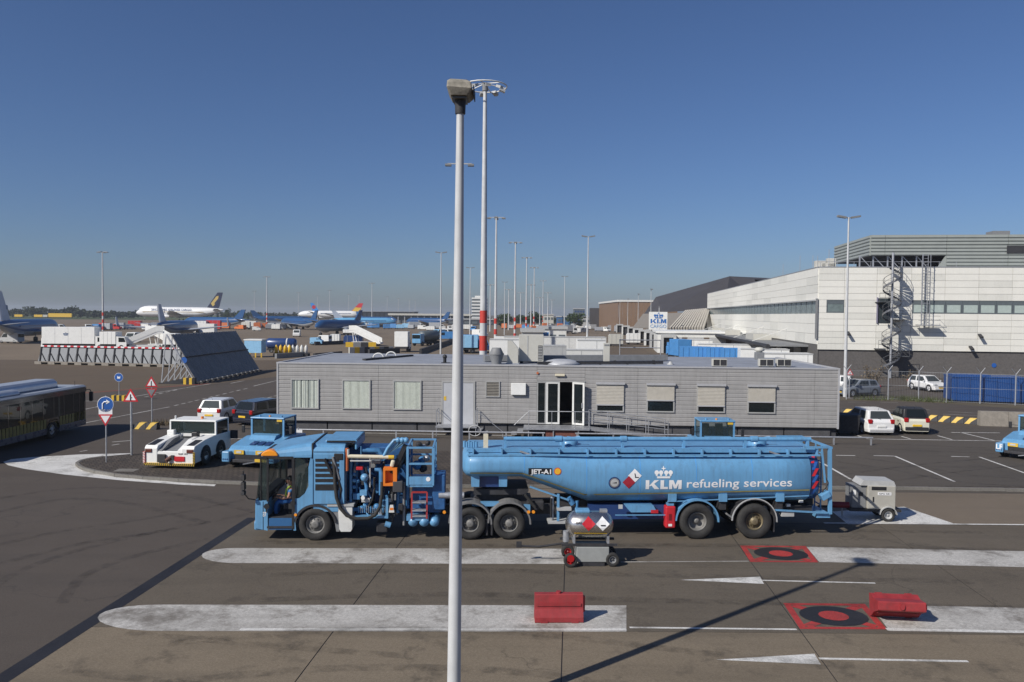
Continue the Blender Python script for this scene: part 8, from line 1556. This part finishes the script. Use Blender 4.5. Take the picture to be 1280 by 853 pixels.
# ================================================================== trees
m_tree = mat('far_foliage', (.030, .045, .022), .9, var=.35, scale=.35); m_tree2 = mat('mid_foliage', (.045, .07, .024), .9, var=.3, scale=.4); m_trunk = mat('bark', (.06, .05, .04), .9)
def crown_mesh(b, cx, cy, zc, rx, rz, n, rr, leaf):
    lobes = [(rr.gauss(0, .45) * rx, rr.gauss(0, .45) * rx, rr.uniform(-.6, .75) * rz, rr.uniform(.35, .6)) for _ in range(9)]
    for _ in range(n):
        lx, ly, lz, lr = rr.choice(lobes); d = Vector((rr.gauss(0, 1), rr.gauss(0, 1), rr.gauss(0, 1))).normalized() * rr.uniform(.55, 1.05) * lr
        p = Vector((cx + lx + d.x * rx, cy + ly + d.y * rx, zc + lz + d.z * rz)); a = Vector((rr.gauss(0, 1), rr.gauss(0, 1), rr.gauss(0, 1))).normalized(); u, v = basis(a); s = leaf * rr.uniform(.6, 1.3)
        b.add([p - u * s, p + v * s * .7, p + u * s, p - v * s * .7], [(0, 1, 2, 3)])
def tree(label, px, pytop, pybase, Y, wpx, m=m_tree2, n=900):
    tp = W(px, pytop, Y); rx = wpx / 2 * Y / 1000; t = thing('tree', label, 'tree', (tp.x, Y, 0)); rr = random.Random(int(px * 7)); h = tp.z
    b = MB(); b.tube([(0, 0, 0), (rr.gauss(0, .2), 0, h * .3), (rr.gauss(0, .4), 0, h * .7)], .35, 7)
    for k in range(5): a = rr.uniform(0, 6.28); b.tube([(0, 0, h * .3), (math.cos(a) * rx * .4, math.sin(a) * rx * .4, h * .5), (math.cos(a) * rx * .7, math.sin(a) * rx * .7, h * .68)], .14, 5)
    b.build('trunk', m_trunk, t); c = MB(); crown_mesh(c, 0, 0, h * .56, rx, h * .42, n, rr, max(.35, rx * .11)); c.build('crown', m, t)
for px, py, Y, w, lab in ((627, 392, 430, 26, 'round green tree left among the striped masts'), (667, 391, 440, 22, 'green tree in the middle of the striped mast row'), (718, 391, 400, 22, 'round dense tree left of the brown hangar'), (650, 394, 470, 18, 'lower tree filling the gap between striped masts'), (742, 397, 450, 18, 'bushy tree beside the brown hangar shed'), (284, 386, 640, 9, 'round tree right of the freighter fin'), (299, 389, 660, 11, 'larger round tree right of the freighter fin'), (310, 392, 680, 7, 'small tree at the end of the freighter trees'), (1034, 0, 0, 0, '')):
    if lab: tree(lab, px, py, 0, Y, w)
b = MB(); rr = random.Random(3)
def belt(px0, px1, prof, Y, n, leaf):
    for k in range(n):
        px = rr.uniform(px0, px1); top = prof(px); tp = W(px, top, Y + rr.uniform(-20, 20)); h = tp.z * rr.uniform(.82, 1.04); crown_mesh(b, tp.x, tp.y, h * .55, h * .32, h * .46, 70, rr, leaf)
def prof(px):
    pts = [(-60, 386), (0, 388), (10, 387), (30, 386), (37, 383), (45, 384), (60, 384), (70, 387), (88, 384), (93, 383), (100, 387), (115, 389), (150, 389), (172, 390), (300, 391.5), (400, 393.5), (460, 394)]
    for (a, ya), (c, yc) in zip(pts, pts[1:]):
        if a <= px <= c: return ya + (yc - ya) * (px - a) / (c - a)
    return 394
belt(-60, 175, prof, 730, 150, 1.0); belt(170, 460, lambda p: prof(p) - 1.2, 900, 170, 1.1)
o = b.build('tree_belt', m_tree); tag(o, 'dark belt of far trees along the airfield edge', 'trees'); o['kind'] = 'stuff'
b = MB(); rr = random.Random(9); belt(600, 760, lambda p: 396.5, 620, 60, 1.0); o = b.build('tree_belt', m_tree); tag(o, 'low line of far trees behind the striped masts and hangar', 'trees'); o['kind'] = 'stuff'
# ================================================================== summer haze
hz_ = bpy.data.materials.new('haze_air'); hz_.use_nodes = True; N = hz_.node_tree.nodes; L = hz_.node_tree.links
N.remove(N['Principled BSDF']); pv = N.new('ShaderNodeVolumePrincipled'); pv.inputs['Color'].default_value = (.86, .92, 1, 1); pv.inputs['Density'].default_value = .00022; pv.inputs['Anisotropy'].default_value = .2
L.new(pv.outputs[0], N['Material Output'].inputs['Volume'])
hb = MB().box(-4100, -310, -1.0, 4100, 4600, 30).build('haze', hz_); hb['kind'] = 'stuff'; tag(hb, 'thin pale summer haze over the whole airfield', 'haze')
